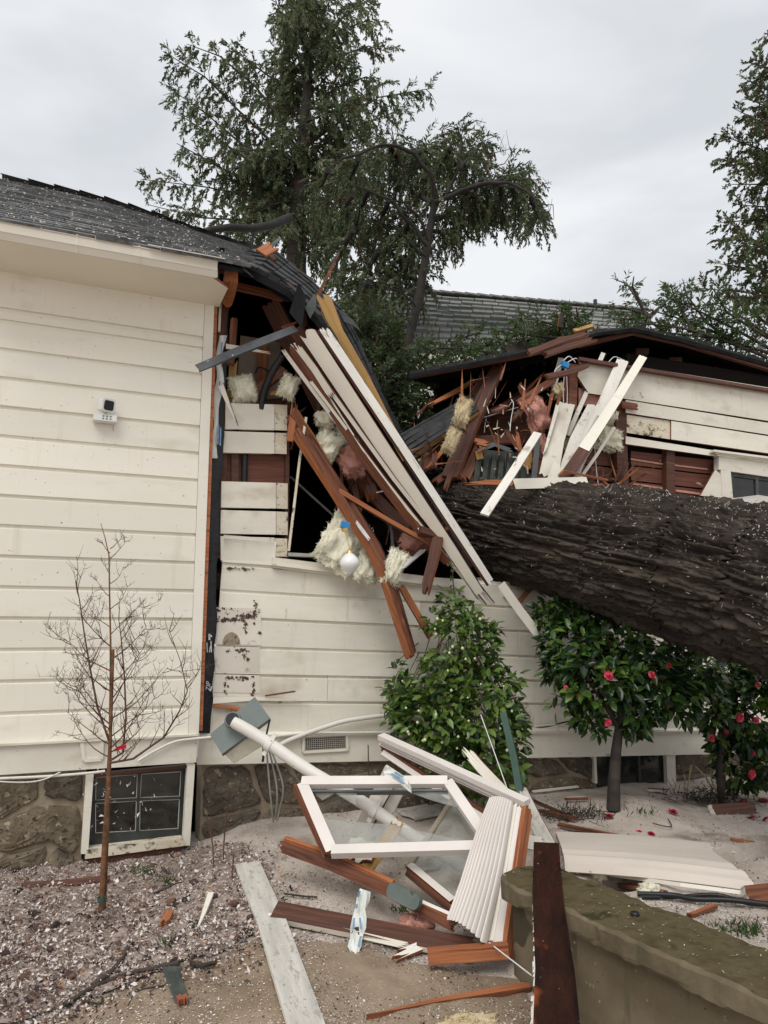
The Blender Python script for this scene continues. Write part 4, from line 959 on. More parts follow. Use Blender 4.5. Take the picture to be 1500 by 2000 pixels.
db('stud', 'bright orange stud in front of the beige wallboard', 'stud', [(514, 672, -.32), (510, 800, -.32)], .075, .04, [M['orange'], OR], None)
db('stud', 'yellow stud left of the upper lump of insulation', 'stud', [(457, 700, -.12), (449, 800, -.12)], .055, .04, [M['ply'], M['ply']], None, (.06, 0))
db('redwood_block', 'redwood board leaning behind the black pipe', 'board', [(500, 765, -.05), (557, 722, -.05)], .07, .03, W_, None, (.01, .01))
db('redwood_block', 'redwood sheet below the leaning board with orange knot hole', 'board', [(520, 800, -.08), (575, 795, -.08)], .17, .02, [DW, W_], None)
db('splinter', 'small orange splinter showing between pipe and insulation', 'splinter', [(526, 769, .0), (545, 766, .0)], .035, .01, [M['orange'], OR], None, (.02, .03))
db('splinter', 'orange splinters standing right of the top siding boards', 'splinter', [(566, 862, .05), (577, 785, .06)], .05, .02, [OR, OR], None, (.0, .12))
db('splinter', 'small orange wedge poking from under the torn felt', 'splinter', [(573, 615, .1), (592, 598, .1)], .05, .02, [OR, OR], None, (.0, .03))
db('broken_post', 'dark stub of a post by the peeled grey felt', 'post', [(588, 585, .15), (595, 640, .15)], .05, .04, [DW, W_], None, (.08, .02))
def pipe(name, label, cat, pxs, r, mat_, f=w2, n=10, parent=None):
    P = [f(*p) for p in pxs]; Q = []
    for i in range(len(P) - 1):            # Catmull-Rom
        p0, p1, p2, p3 = P[max(i - 1, 0)], P[i], P[i + 1], P[min(i + 2, len(P) - 1)]
        for k in range(6):
            t = k / 6; Q.append(.5 * ((2 * p1) + (p2 - p0) * t + (2 * p0 - 5 * p1 + 4 * p2 - p3) * t * t + (3 * p1 - p0 - 3 * p2 + p3) * t ** 3))
    Q.append(P[-1]); mb = MB(); mb.tube(Q, r, n)
    o = mb.build(name, mat_, parent, frame(P[0], P[-1] - P[0], Vector((.1, -1, .2))))
    return tag(o, label, cat)
pipe('black_pipe', 'black plastic pipe rising from the top siding board', 'pipe', [(509, 800, -.02), (514, 770, 0), (530, 730, .05), (552, 695, .10)], .026, M['black'])
pipe('black_pipe', 'black pipe seen in the dark slot between the siding boards', 'pipe', [(477, 945, -.04), (478, 880, -.04)], .022, M['black'])
pipe('cable', 'thin black cable looped over the orange stud', 'cable', [(498, 730, -.2), (505, 718, -.2), (520, 722, -.2), (532, 735, -.2)], .006, M['black'])
# peeling tape beside the black wrap
tp = MB(); vv = []
for i, y in enumerate(range(655, 900, 12)):
    x0 = 431 - (y - 655) * .075 + 3 * math.sin(y * .07); wd_ = 13 + 5 * math.sin(y * .05 + 1) * (1 if y > 730 else .3)
    vv += [w2(x0 - wd_ * .3, y, .075 + .015 * math.sin(y * .1)), w2(x0 + wd_ * .25, y, .085), w2(x0 + wd_ * .7, y, .06 + .02 * math.sin(y * .13))]
n = len(vv) // 3; tp.add(vv, [(i * 3 + k, i * 3 + k + 1, i * 3 + k + 4, i * 3 + k + 3) for i in range(n - 1) for k in (0, 1)], 0, True)
pt = tag(tp.build('peeling_tape', M['tape'], None, frame(w2(428, 760), U2, V2)), 'pale peeling flashing tape with blue print beside the black joint', 'tape')
for (a, b) in (((434, 668), (431, 700)), ((430, 745), (428, 752)), ((427, 830), (425, 868)), ((431, 835), (430, 870))):
    board('print_bar', [w2(*a, .088), w2(*b, .088)], .010, .001, M['blue'], N2, parent=pt)
db('splintered_board', 'pointed brown and white splinter hanging over the top siding board', 'splinter', [(431, 750, .12), (447, 790, .12), (466, 832, .12)], .05, .012, [FA, W_], Vector((-.5, -1, .2)), (.02, .10), (.9, .15))
# torn felt flaps at the break of the roof
def flap(name, label, pxs, mat_, t=.006):
    P = [at(*p) for p in pxs]; c = sum(P, Vector()) / len(P); nn = (P[1] - P[0]).cross(P[2] - P[0]).normalized()
    return plate(name, P, nn * t, mat_, None, label, 'roof felt')
flap('felt_flap', 'pale grey torn felt flap hanging at the eave break', [(425, 504, 4.82), (468, 506, 4.95), (507, 535, 5.0), (495, 541, 4.95), (478, 528, 4.9), (460, 525, 4.85)], M['slate'])
flap('felt_flap', 'curled grey felt strip lifted at the ridge end', [(492, 487, 6.2), (520, 485, 6.1), (546, 463, 6.0), (549, 468, 5.95), (527, 490, 6.05), (500, 492, 6.15)], M['slate'])
flap('felt_flap', 'dark felt sheet sagging below the torn roof edge', [(440, 506, 4.98), (540, 535, 5.05), (600, 590, 5.15), (560, 590, 5.1), (500, 548, 5.0), (470, 525, 4.98)], M['felt'])
flap('felt_flap', 'upright torn felt scrap beside the plywood point', [(565, 610, 5.02), (583, 552, 5.05), (598, 580, 5.05), (590, 640, 5.05)], M['felt'])
flap('felt_flap', 'small dark felt scrap just left of the yellow plywood point', [(595, 600, 5.08), (616, 572, 5.1), (618, 600, 5.1), (606, 622, 5.1)], M['slate'])
board('plywood_scrap', [at(510, 495, 5.6), at(536, 480, 5.7)], .10, .02, [OR, OR], Vector((.2, -1, .3)), (0, .05), None, 'bright orange sheathing scrap at the ridge break', 'plywood')
board('plywood_scrap', [at(512, 478, 5.9), at(540, 512, 5.7)], .03, .02, [DW, OR], None, (0.02, .05), None, 'thin broken roof board below the curled felt', 'board')
flap('shingle_flap', 'fanned dark shingles drooping right of the yellow plywood', [(665, 605, 6.6), (690, 625, 6.6), (706, 648, 6.5), (690, 636, 6.4), (672, 628, 6.4)], M['dshingle'])

# inside the smashed window
db('broken_rafter', 'long bright orange rafter hanging bent out of the window over the sill', 'rafter', [(575, 838, .16), (650, 955, .22), (722, 1068, .30), (752, 1130, .34), (803, 1285, .32)], .066, .045, [OR, W_], Vector((-.95, -.75, .15)), (.08, .03))
db('broken_rafter', 'dark edge board riding on the long bent rafter', 'rafter', [(600, 850, .12), (672, 960, .18), (738, 1068, .26), (765, 1130, .30), (808, 1275, .28)], .045, .07, [W_, DW], Vector((-.3, -1, .2)), (.10, .05))
db('broken_board', 'brown board snapped off short above the long bent rafter', 'board', [(569, 806, .06), (605, 862, .08), (640, 922, .10)], .105, .025, [W_, OR], Vector((-.6, -1, .1)), (.02, .10))
db('lath', 'thin orange lath crossing the window from the rafter to the post', 'lath', [(660, 958, .24), (760, 1018, .24), (893, 1092, .26)], .034, .025, [OR, W_], None, (.01, .04))
db('broken_post', 'short dark cross block at the top of the hanging post', 'post', [(818, 1036, .30), (870, 1052, .30)], .05, .06, [DW, DW], None, (.01, .01))
db('broken_post', 'dark splintered post hanging over the sill with orange side', 'post', [(856, 1050, .33), (845, 1100, .34), (826, 1172, .36)], .075, .05, [DW, OR], Vector((-.35, -1, 0)), (0, .15), (1, .8))
db('lath', 'orange lath slanting down behind the green bush top', 'lath', [(783, 1145, .20), (815, 1200, .2), (842, 1246, .2)], .045, .03, [OR, DW], None, (.02, .02))
db('lath', 'thin dark stick pointing into the bush below the sill', 'lath', [(818, 1200, .15), (858, 1232, .2)], .010, .01, DW, None)
db('lath', 'upright cream stick leaning in the smashed window', 'lath', [(598, 815, .10), (585, 900, .09), (564, 1076, .06)], .018, .015, [M['bare'], M['bare']], None)
pipe('cable', 'grey conduit slanting across the black window', 'pipe', [(566, 930, -.3), (610, 970, -.3), (660, 1015, -.3)], .009, M['wire'])
pipe('cable', 'white cable curving down under the diagonal boards', 'cable', [(735, 962, .1), (760, 960, .15), (785, 980, .18), (805, 1015, .2), (820, 1036, .3)], .005, M['white'])
db('log_stub', 'round dark timber stub inside the broken window', 'timber', [(705, 920, -.2), (722, 955, -.05), (728, 972, .0)], .085, .07, [DW, OR], None, (.02, .02))
db('interior_board', 'dark board leaning deep inside the broken window', 'board', [(690, 850, -.4), (760, 1010, -.35), (800, 1090, -.3)], .10, .03, [DW, DW], None)
db('interior_board', 'redwood plank deep behind the pink insulation', 'board', [(650, 820, -.5), (700, 960, -.5)], .12, .03, [W_, DW], None)
db('interior_board', 'dark plank slanting under the diagonal boards near the sill', 'board', [(720, 960, -.1), (800, 1040, .0), (880, 1095, .1)], .09, .03, [DW, W_], None)
db('lath', 'narrow upright reddish lath below the pink insulation', 'lath', [(664, 890, -.1), (668, 945, -.1)], .02, .012, [W_, W_], None, (.02, .05))
db('lath', 'grey metal blade standing inside the window', 'metal strip', [(763, 1020, -.05), (768, 1080, -.05)], .03, .006, [M['slate'], M['slate']], None, (.08, 0), (.4, 1))
db('wood_block', 'orange wooden block resting on the sill', 'block', [(772, 1100, .06), (797, 1082, .06)], .08, .04, [OR, OR], None)
db('torn_strip', 'torn white plaster strip lying on the sill', 'plaster strip', [(785, 1108, .12), (808, 1088, .12), (830, 1072, .12)], .035, .01, [M['white'], M['white']], None, (.03, .04), rough=.008)
db('torn_strip', 'white paint peel on the long bent rafter', 'paint peel', [(694, 1018, .33), (708, 1036, .335), (722, 1055, .35)], .02, .004, [M['white'], M['white']], Vector((-.3, -1, .2)), (.04, .03), rough=.005)
I_ = M['insul']
batt('insulation_lump', w2(474, 760, -.02), U2 + V2 * .3, V2, .085, .095, .06, I_, 1, 'cream insulation lump on top of the siding boards, left of the pipe')
batt('insulation_lump', w2(563, 756, .05), U2 - V2 * .3, V2, .06, .085, .05, I_, 2, 'cream insulation lump right of the black pipe')
blob('insulation_lump', w2(634, 820, .06), (.075, .06, .055), I_, 3, .35, 2.0, (0, 15, 0), .8, label='small cream insulation lump high under the diagonal boards', cat='insulation', fine=.04)
batt('insulation_lump', w2(636, 872, .02), U2 - V2 * .5, V2, .10, .12, .07, I_, 4, 'large square cream insulation lump beside the pink one')
batt('insulation_lump', w2(676, 856, .0), U2 - V2 * .6, V2, .11, .045, .04, I_, 14, 'flat cream insulation flap above the pink lump')
blob('pink_insulation', w2(686, 900, .02), (.095, .07, .115), M['pink'], 5, .35, 2.2, (0, -20, 0), .8, label='rolled pink insulation lump under the diagonal boards', cat='insulation', fine=.08)
batt('insulation_batt', w2(668, 1060, .12), U2 - V2 * .55, V2, .15, .20, .05, I_, 6, 'large cream insulation batt hanging over the sill behind the globe lamp')
batt('insulation_batt', w2(720, 1102, .18), U2 - V2 * .2, V2, .085, .125, .04, I_, 7, 'cream insulation flap hanging left of the bent rafter')
batt('insulation_batt', w2(768, 1108, .34), U2 - V2 * .35, V2, .060, .125, .06, I_, 8, 'cream insulation roll hanging right of the bent rafter')
blob('pink_insulation', w2(805, 1058, .04), (.10, .07, .07), M['pink'], 9, .3, 2.2, (0, 0, 0), .9, label='pink insulation clump beside the hanging post', cat='insulation', fine=.06)

# pendant lamp
gl = thing('pendant_lamp', 'white globe pendant lamp dangling on a brass chain from the window', 'lamp', w2(683, 1122, .42))
c = w2(683, 1102, .42)
vs_ = []; fs_ = []; nu, nv = 28, 18; prof = [(0.0, -.068)] + [(.066 * math.sin(math.pi * j / nv) ** .85 * (1.0 if j > nv / 2 else (.55 + .45 * j / (nv / 2))), .07 - .138 * j / nv) for j in range(1, nv)]
mb = MB(); ring = [(max(.018, .066 * math.sin(math.pi * min(1, (j + 1.2) / (nv + 1.2))) ** .8), .074 - .142 * j / nv) for j in range(nv)] + [(.001, -.070)]
vv = [c + Vector((r_ * math.cos(2 * math.pi * i / nu), r_ * math.sin(2 * math.pi * i / nu), z_)) for r_, z_ in ring for i in range(nu)]
mb.add(vv, [(j * nu + i, j * nu + (i + 1) % nu, (j + 1) * nu + (i + 1) % nu, (j + 1) * nu + i) for j in range(len(ring) - 1) for i in range(nu)], 0, True)
mb.build('globe', M['opal'], gl, Matrix.Translation(c))
mb = MB(); mb.tube([c + ZUP * .07, c + ZUP * .088], [.022, .016], 12); mb.build('collar', M['brass'], gl, Matrix.Translation(c))
top = w2(675, 1038, .40); prev = c + ZUP * .088
for k in range(9):
    p = (c + ZUP * .095).lerp(top, k / 8); mb = MB(); ang = k % 2
    mb.tube([p + Vector(((.006 if ang == 0 else 0) * math.cos(t), (.006 if ang else 0) * math.cos(t), .011 * math.sin(t))) for t in np.linspace(0, 2 * math.pi, 9)], .0018, 5, cap=False)
    mb.build('chain_link', M['brass'], gl, Matrix.Translation(p))
mb = MB(); mb.tube([top, top + Vector((-.002, 0, .02))], [.026, .028], 14); mb.build('canopy', M['brass'], gl, Matrix.Translation(top))
mb = MB(); mb.box(top + Vector((-.004, 0, .042)), (.028, .004, -.006), (-.004, .025, 0), (.004, 0, .022)); mb.build('junction_box', M['bluebox'], gl, Matrix.Translation(top))

# ================================================================== DEBRIS IN THE RIGHT BREACH
DC = Vector((.15, -1, .25))
db('broken_stud', 'tall dark redwood stud, splintered orange at its tip, leaning left of the breach', 'stud', [(878, 935, -.25), (925, 820, -.3), (977, 708, -.35)], .125, .05, [DW, W_], Vector((-.5, -1, .1)), (.02, .24), (1.1, .9))
db('broken_stud', 'second dark stud behind the tall splintered one', 'stud', [(895, 870, -.45), (925, 790, -.45), (952, 722, -.45)], .09, .04, [DW, DW], Vector((-.5, -1, .1)), (.02, .14))
db('broken_stud', 'orange edged board at the foot of the tall dark stud', 'stud', [(905, 940, -.2), (940, 868, -.3)], .10, .03, [W_, OR], Vector((-.5, -1, .1)), (.05, .12))
db('broken_board', 'dark board slanting down left of the yellow fibre', 'board', [(820, 925, -.35), (890, 840, -.6)], .10, .03, [DW, W_], None, (.15, .05))
db('broken_board', 'orange split board pointing down onto the trunk at the left', 'board', [(828, 922, -.25), (865, 880, -.4), (890, 862, -.4)], .05, .025, [OR, OR], None, (.12, .05), (.4, 1))
db('broken_board', 'flat brown board lying on the trunk behind the tall stud', 'board', [(845, 945, -.3), (905, 905, -.35)], .06, .03, [W_, OR], None, (.05, .08))
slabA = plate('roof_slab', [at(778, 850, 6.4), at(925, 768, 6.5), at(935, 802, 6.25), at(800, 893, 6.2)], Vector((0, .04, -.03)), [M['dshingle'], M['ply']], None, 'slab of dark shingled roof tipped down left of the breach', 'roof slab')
for k in range(5):
    a, b = at(780 + k * 5, 852 + k * 9, 6.38 - k * .045), at(922 + k * 3, 772 + k * 7, 6.48 - k * .055)
    board('shingle_strip', [a, b], .035, .012, M['dshingle'], Vector((-.2, -.8, .8)), (.03, .03), slabA, rough=.004)
db('splinter', 'orange splinters on the upper edge of the tipped shingle slab', 'splinter', [(832, 795, -.5), (900, 760, -.6)], .05, .02, [OR, W_], None, (.12, .02), (.5, 1))
db('broken_board', 'thin yellow board above the tipped shingle slab', 'board', [(860, 782, -.75), (928, 742, -.8)], .04, .02, [M['ply'], OR], None, (.04, .05))
batt('yellow_fibre', w2(902, 805, -.10), U2 - V2 * .3, V2, .06, .12, .05, M['insuly'], 21, 'yellowed fibre clump hanging on the tall dark stud')
batt('yellow_fibre', w2(880, 862, -.13), U2 - V2 * .4, V2, .05, .11, .05, M['insuly'], 22, 'yellowed fibre tail below the upper fibre clump')
plate('sheathing_panel', [w2(930, 862, -.55), w2(1045, 858, -.5), w2(1058, 790, -.6), w2(1040, 745, -.75), w2(945, 812, -.7)], -N2 * .02, [M['darkwood'], OR], None, 'brown sheathing panel tipped behind the pink insulation', 'sheathing')
db('broken_board', 'long thin dark board above the brown sheathing panel', 'board', [(938, 812, -.45), (1005, 782, -.45), (1060, 752, -.45)], .035, .03, [DW, W_], None, (.06, .05))
db('broken_board', 'brown cross board between sheathing and green shingles', 'board', [(925, 862, -.35), (1000, 858, -.35), (1050, 852, -.35)], .09, .03, [DW, W_], None, (.03, .03))
slabB = plate('roof_slab', [w2(916, 955, -.15), w2(1040, 960, -.15), w2(1040, 885, -.28), w2(935, 878, -.28)], -N2 * .02, [M['gshingle2'], M['felt']], None, 'panel of dark green shingles standing on edge behind the trunk', 'roof slab')
for k in range(7):
    x0 = 930 + k * 15
    board('shingle', [w2(x0 + 6, 886, -.24), w2(x0 - 2, 955, -.12)], .05, .01, [M['gshingle2'], M['felt']], N2, (.01, .01), slabB, rough=.003)
db('plywood_patch', 'yellow plywood triangle right of the dark green shingles', 'plywood', [(1005, 880, -.2), (1040, 912, -.18)], .19, .012, [M['ply'], OR], Vector((-.1, -1, .1)), (.12, .04))
db('plywood_patch', 'small yellow plywood corner left of the dark green shingles', 'plywood', [(934, 880, -.2), (938, 897, -.2)], .06, .012, [M['ply'], OR], None)
db('flashing_strip', 'curved grey flashing above the dark green shingles', 'flashing', [(933, 880, -.17), (965, 868, -.15), (1000, 880, -.16)], .045, .006, [M['slate'], M['slate']], Vector((-.1, -1, .5)), (.02, .05))
batt('pink_insulation', w2(1046, 812, -.12), U2 + V2 * .5, V2, .10, .15, .08, M['pink'], 31, 'ragged pink insulation clump in the middle of the right breach')
blob('pink_insulation', w2(1060, 868, -.10), (.04, .04, .10), M['pink'], 32, .5, 2.6, (0, -10, 0), .9, label='pink insulation tail hanging under the ragged clump', cat='insulation', fine=.16)
blob('pink_insulation', w2(975, 800, -.4), (.09, .04, .02), M['pink'], 33, .4, 2.6, (0, -20, 0), .9, label='pale pink fibre shred on the dark thin board', cat='insulation', fine=.12)
blob('insulation_lump', w2(1100, 765, -.15), (.09, .06, .075), M['insuly'], 34, .45, 2.4, (0, 0, 0), .9, label='yellow fibre clump under the torn roof by the wires', cat='insulation', fine=.1)
batt('insulation_lump', w2(1112, 850, -.10), U2, V2, .09, .13, .06, I_, 35, 'cream insulation lump behind the wide split white board')
batt('insulation_lump', w2(1183, 858, -.06), U2 - V2 * .1, V2, .15, .11, .07, I_, 36, 'cream insulation batt beside the dark stud on the right')
blob('insulation_lump', w2(1192, 815, -.08), (.07, .06, .07), I_, 37, .3, 2, (0, 0, 0), .8, label='small cream insulation lump above the batt by the right stud', cat='insulation', fine=.05)
for k, (x0, y0, x1, y1, w) in enumerate([(1020, 800, 1026, 740, .03), (1032, 790, 1058, 735, .025), (1078, 770, 1068, 820, .03), (1010, 852, 1012, 880, .03), (1016, 880, 1008, 832, .035), (1095, 768, 1076, 842, .03)]):
    db('splinter', ('thin orange splinter standing above the pink clump', 'orange splinter leaning right of the pink clump top', 'orange splinter hanging by the yellow fibre', 'short orange stub on the brown cross board', 'orange upright splinter left of the pink tail', 'orange split stick crossing behind the wide white board')[k], 'splinter', [(x0, y0, -.06), (x1, y1, -.06)], w, .015, [OR, OR], None, (0, .1), (1, .4))
db('splinter', 'cluster of orange splinters at the left of the green shingle panel', 'splinter', [(925, 862, -.1), (955, 868, -.1)], .06, .02, [OR, OR], None, (.06, .08))
# white boards fanned out
FW = Vector((-.15, -1, .2))
db('white_board', 'wide split white board, leftmost of the fan standing on the trunk', 'board', [(1070, 935, .10), (1085, 860, .05), (1108, 788, .0)], .145, .018, [M['siding_old'], W_], FW, (.06, .015), (1.05, .9))
db('white_board', 'narrow split strip beside the wide split white board', 'board', [(1062, 890, .06), (1090, 790, .02)], .035, .015, [M['siding_old'], W_], FW, (.08, .02), (.5, 1))
db('white_board', 'speckled white board, second of the fan, ending low', 'board', [(1100, 930, .14), (1125, 860, .10), (1160, 792, .04)], .105, .018, [FA, W_], FW, (.04, .02))
db('white_board', 'thin white stick with brown side standing behind the fan', 'board', [(1108, 852, .0), (1140, 780, -.02), (1178, 691, -.05)], .038, .03, [FA, W_], FW)
db('white_board', 'long speckled white board reaching highest left in the fan', 'board', [(1118, 930, .20), (1165, 820, .14), (1217, 703, .06)], .100, .018, [FA, W_], FW, (.02, .02))
db('white_board', 'long clean white board, rightmost of the fan', 'board', [(1140, 878, .26), (1200, 787, .20), (1256, 697, .12)], .082, .02, [M['siding'], W_], FW, (.0, .01), (1.1, .85))
db('grey_board', 'grey dirty board running down from the fan onto the trunk', 'board', [(1072, 985, .30), (1110, 925, .28), (1146, 872, .25)], .10, .03, [DW, GY], FW, (.05, 0))
db('grey_board', 'pale grey underside board between the two long fan boards', 'board', [(1105, 948, .22), (1135, 890, .20), (1175, 815, .16)], .085, .015, [GY, GY], FW)
db('thin_lath', 'thin cream lath leaning right across the cream batt', 'lath', [(1128, 942, .20), (1165, 890, .16), (1200, 835, .12)], .026, .015, [M['trim'], W_], FW)
db('white_board', 'dotted white trim lying down across the top of the trunk', 'board', [(946, 1006, .78), (1000, 925, .62), (1050, 846, .42)], .062, .015, [FA, GY], Vector((-.2, -1, .35)))
db('grey_board', 'narrow pale upright strip below the end of the dotted trim', 'board', [(1040, 965, .25), (1051, 852, .22)], .042, .012, [M['slate'], GY], FW)
db('white_board', 'level grey white board lying on the trunk', 'board', [(1003, 946, .40), (1075, 944, .36), (1147, 942, .32)], .088, .018, [M['trim'], W_], Vector((-.1, -1, .2)))
db('splinter', 'long orange splinter left of the level grey white board', 'splinter', [(892, 946, .40), (950, 943, .40), (1004, 944, .40)], .045, .02, [OR, W_], None, (.2, .05), (.5, 1.2))
db('splinter', 'raised orange splinter behind the level grey white board', 'splinter', [(1090, 928, .34), (1100, 920, .34), (1150, 930, .3), (1190, 938, .28)], .03, .015, [OR, OR], Vector((0, -.5, 1)), (.02, .14))
for k, (x0, y0, x1, y1) in enumerate([(1140, 950, 1180, 948), (1135, 962, 1190, 958), (1140, 972, 1200, 975)]):
    db('splinter', ('upper of three red splinters at the right of the level board', 'middle of three red splinters at the right of the level board', 'lowest of three red splinters at the right of the level board')[k], 'splinter', [(x0, y0, .1), (x1, y1, .1)], .03, .015, [OR, W_], None, (.02, .12))
for k, (a, b) in enumerate([((1072, 970), (1095, 935)), ((1098, 985), (1122, 940)), ((1112, 975), (1130, 950)), ((1138, 975), (1139, 940))]):
    db('thin_lath', ('cream lath end under the wide split board', 'cream lath under the grey dirty board', 'short bent cream lath left of the red splinters', 'upright cream lath by the red splinters')[k], 'lath', [(*a, .22), (*b, .2)], .028, .012, [M['trim'], W_], FW, (.03, .03))
db('white_board', 'torn white scrap standing between wide board and second fan board', 'board', [(1078, 940, .18), (1093, 905, .15)], .09, .012, [M['siding_old'], W_], FW, (.03, .06))
db('white_board', 'short white upright behind the wires at the roof edge', 'board', [(1080, 760, -.2), (1096, 700, -.2)], .05, .02, [FA, W_], FW, (.03, 0))
db('roof_board', 'upper red brown board jutting left from the torn roof', 'board', [(1032, 690, .35), (1090, 668, .35), (1150, 652, .3)], .050, .03, [DW, W_], None, (.04, .1))
db('roof_board', 'lower red brown board jutting left from the torn roof', 'board', [(1062, 694, .38), (1110, 677, .38), (1165, 662, .35)], .042, .03, [DW, W_], None, (.05, .1))
db('roof_board', 'short orange splintered board on top of the jutting roof boards', 'board', [(1085, 664, .32), (1140, 656, .32)], .035, .02, [W_, OR], None, (.05, .12))
db('roof_board', 'thin dark broken board under the roof above the wires', 'board', [(1062, 738, .05), (1110, 728, .05), (1150, 712, .05)], .05, .025, [DW, W_], None, (.1, .05))
db('roof_board', 'brown board slanting from the sheathing up to the yellow fibre', 'board', [(1010, 790, -.2), (1050, 762, -.2), (1085, 740, -.2)], .06, .03, [W_, OR], None, (.08, .08))
db('roof_board', 'red broken stub right of the upper dark stud', 'board', [(1215, 790, .03), (1246, 795, .03)], .06, .02, [W_, OR], None, (.0, .06))
jb = thing('junction_box', 'small blue junction box with loose wires under the torn roof', 'box', w2(1103, 720, .0))
p = w2(1103, 713, .0); mb = MB(); mb.box(p, (.03, .01, -.01), (-.006, .02, 0), (.006, 0, .022)); mb.build('case', M['bluebox'], jb, Matrix.Translation(p))
for k, pa in enumerate([[(1098, 712, 0), (1085, 722, 0), (1080, 740, 0)], [(1108, 708, 0), (1125, 700, 0), (1135, 712, 0)], [(1104, 720, 0), (1100, 760, -.02), (1102, 810, -.02)], [(1106, 720, 0), (1108, 770, -.02), (1106, 815, -.02)], [(1100, 705, 0), (1112, 696, 0), (1124, 708, 0)]]):
    pipe('wire', None, None, pa, .004, M['white'], parent=jb)
for k, (lab, pa) in enumerate([('thin white wire dangling left of the pink clump', [(998, 780, -.2), (1003, 790, -.18), (998, 820, -.18), (996, 842, -.18)]), ('thin pale cord hanging down by the right splinters', [(1161, 868, .1), (1165, 920, .1), (1173, 978, .1)]),
        ('thin wire stretched over the brown sheathing panel', [(945, 815, -.4), (990, 802, -.4), (1030, 790, -.35)]), ('short white wire hanging over the brown panel at left', [(950, 818, -.4), (947, 830, -.4), (946, 845, -.4)]), ('thin curved wire above the fan of white boards', [(1188, 708, .0), (1200, 697, .0), (1215, 702, .0)])]):
    pipe('wire', lab, 'wire', pa, .0035, M['white'])
# bent gutter lying on the trunk by the window
db('gutter_piece', 'bent grey gutter length lying on the trunk below the right window', 'gutter', [(1338, 989, .28), (1400, 987, .32), (1483, 976, .36), (1540, 985, .36)], .085, .02, [M['grey'], M['gutter']], Vector((0, -1, .3)))
db('gutter_piece', 'second cream gutter strip under the bent grey one', 'gutter', [(1330, 1001, .33), (1420, 1001, .38), (1540, 1003, .42)], .05, .02, [M['gutter'], M['gutter']], Vector((0, -1, .2)))
db('gutter_piece', 'slim white strip lying along the top edge of the trunk', 'trim strip', [(1200, 978, .2), (1255, 975, .22)], .02, .01, [M['white'], M['white']], None)
# boards poking out below the trunk
db('hanging_trim', 'cream grooved trim hanging below the trunk with a raw orange end', 'trim board', [(978, 1140, .25), (1015, 1192, .28), (1056, 1246, .32)], .065, .03, [M['trim'], OR], Vector((-.35, -1, .25)))
db('hanging_trim', 'reddish broken board behind the hanging grooved trim', 'board', [(1035, 1150, .12), (1012, 1178, .12)], .04, .02, [W_, DW], None)
db('hanging_trim', 'dark redwood strip under the foot of the diagonal eave boards', 'board', [(890, 1100, .26), (938, 1172, .28)], .03, .02, [DW, W_], None, (0, .05))

# crushed splinters and shreds too small to tell apart, caught in the two breaches
def shreds(name, boxes, mats, seed, lmin, lmax, wmin, wmax):
    r_ = random.Random(seed); mb = MB()
    for (x0, y0, x1, y1, o0, o1, n) in boxes:
        for _ in range(n):
            p = w2(r_.uniform(x0, x1), r_.uniform(y0, y1), r_.uniform(o0, o1)); d = (U2 * r_.gauss(.35, .5) + V2 * r_.gauss(.7, .5) + N2 * r_.gauss(0, .3)).normalized()
            s_ = d.cross(N2 + Vector((r_.gauss(0, .3), 0, r_.gauss(0, .3)))).normalized(); L_ = r_.uniform(lmin, lmax); w_ = r_.uniform(wmin, wmax)
            b_ = (N2 * r_.gauss(0, .08) + V2 * r_.gauss(0, .08)) * L_
            mb.add([p - s_ * w_, p + s_ * w_, p + d * L_ * .6 + s_ * w_ * .8 + b_, p + d * L_ + b_ * 1.6, p + d * L_ * .55 - s_ * w_ * .8 + b_, p - N2 * w_], [(0, 1, 2, 4), (4, 2, 3), (0, 5, 1), (0, 4, 5)], r_.randrange(len(mats)))
    return tag(mb.build(name, mats, hr, Matrix.Translation(w2(1000, 850))), kind='stuff')
shreds('splinters', [(900, 740, 1220, 965, -.5, -.05, 60), (800, 800, 930, 930, -.7, -.35, 14), (1120, 930, 1230, 975, .0, .08, 36), (560, 640, 640, 880, -.1, .05, 8), (640, 860, 860, 1085, -.4, -.1, 30), (780, 1030, 900, 1100, 0, .2, 12), (540, 540, 640, 640, .0, .15, 10)], [W_, W_, DW, DW, OR], 61, .10, .34, .004, .013)
shreds('fibre_shreds', [(930, 760, 1200, 930, -.3, .0, 90)], [M['insul'], M['pink'], M['white'], M['insuly']], 62, .02, .09, .002, .008)
for k, (x, y) in enumerate([(1012, 748), (1035, 770), (985, 835), (1070, 800), (1130, 905), (960, 905), (1095, 830), (1150, 800), (890, 900), (850, 880), (1175, 910), (1010, 905)]):
    a_ = random.Random(k); board('framing_scrap', [w2(x, y, -.25), w2(x + a_.uniform(-40, 40), y + a_.uniform(20, 60), -.2)], a_.uniform(.03, .07), .03, [a_.choice((W_, DW, DW)), OR], Vector((a_.uniform(-.5, .5), -1, a_.uniform(-.2, .4))), (.08, .08), hr)
for k, (x, y) in enumerate([(660, 985), (700, 1010), (780, 1050), (740, 900), (810, 1010), (690, 940), (600, 700), (615, 760)]):
    a_ = random.Random(k + 50); board('framing_scrap', [w2(x, y, -.1), w2(x + a_.uniform(10, 60), y + a_.uniform(20, 70), -.05)], a_.uniform(.03, .06), .03, [a_.choice((W_, DW, DW)), OR], Vector((a_.uniform(-.5, .5), -1, a_.uniform(-.2, .4))), (.08, .08), hr)
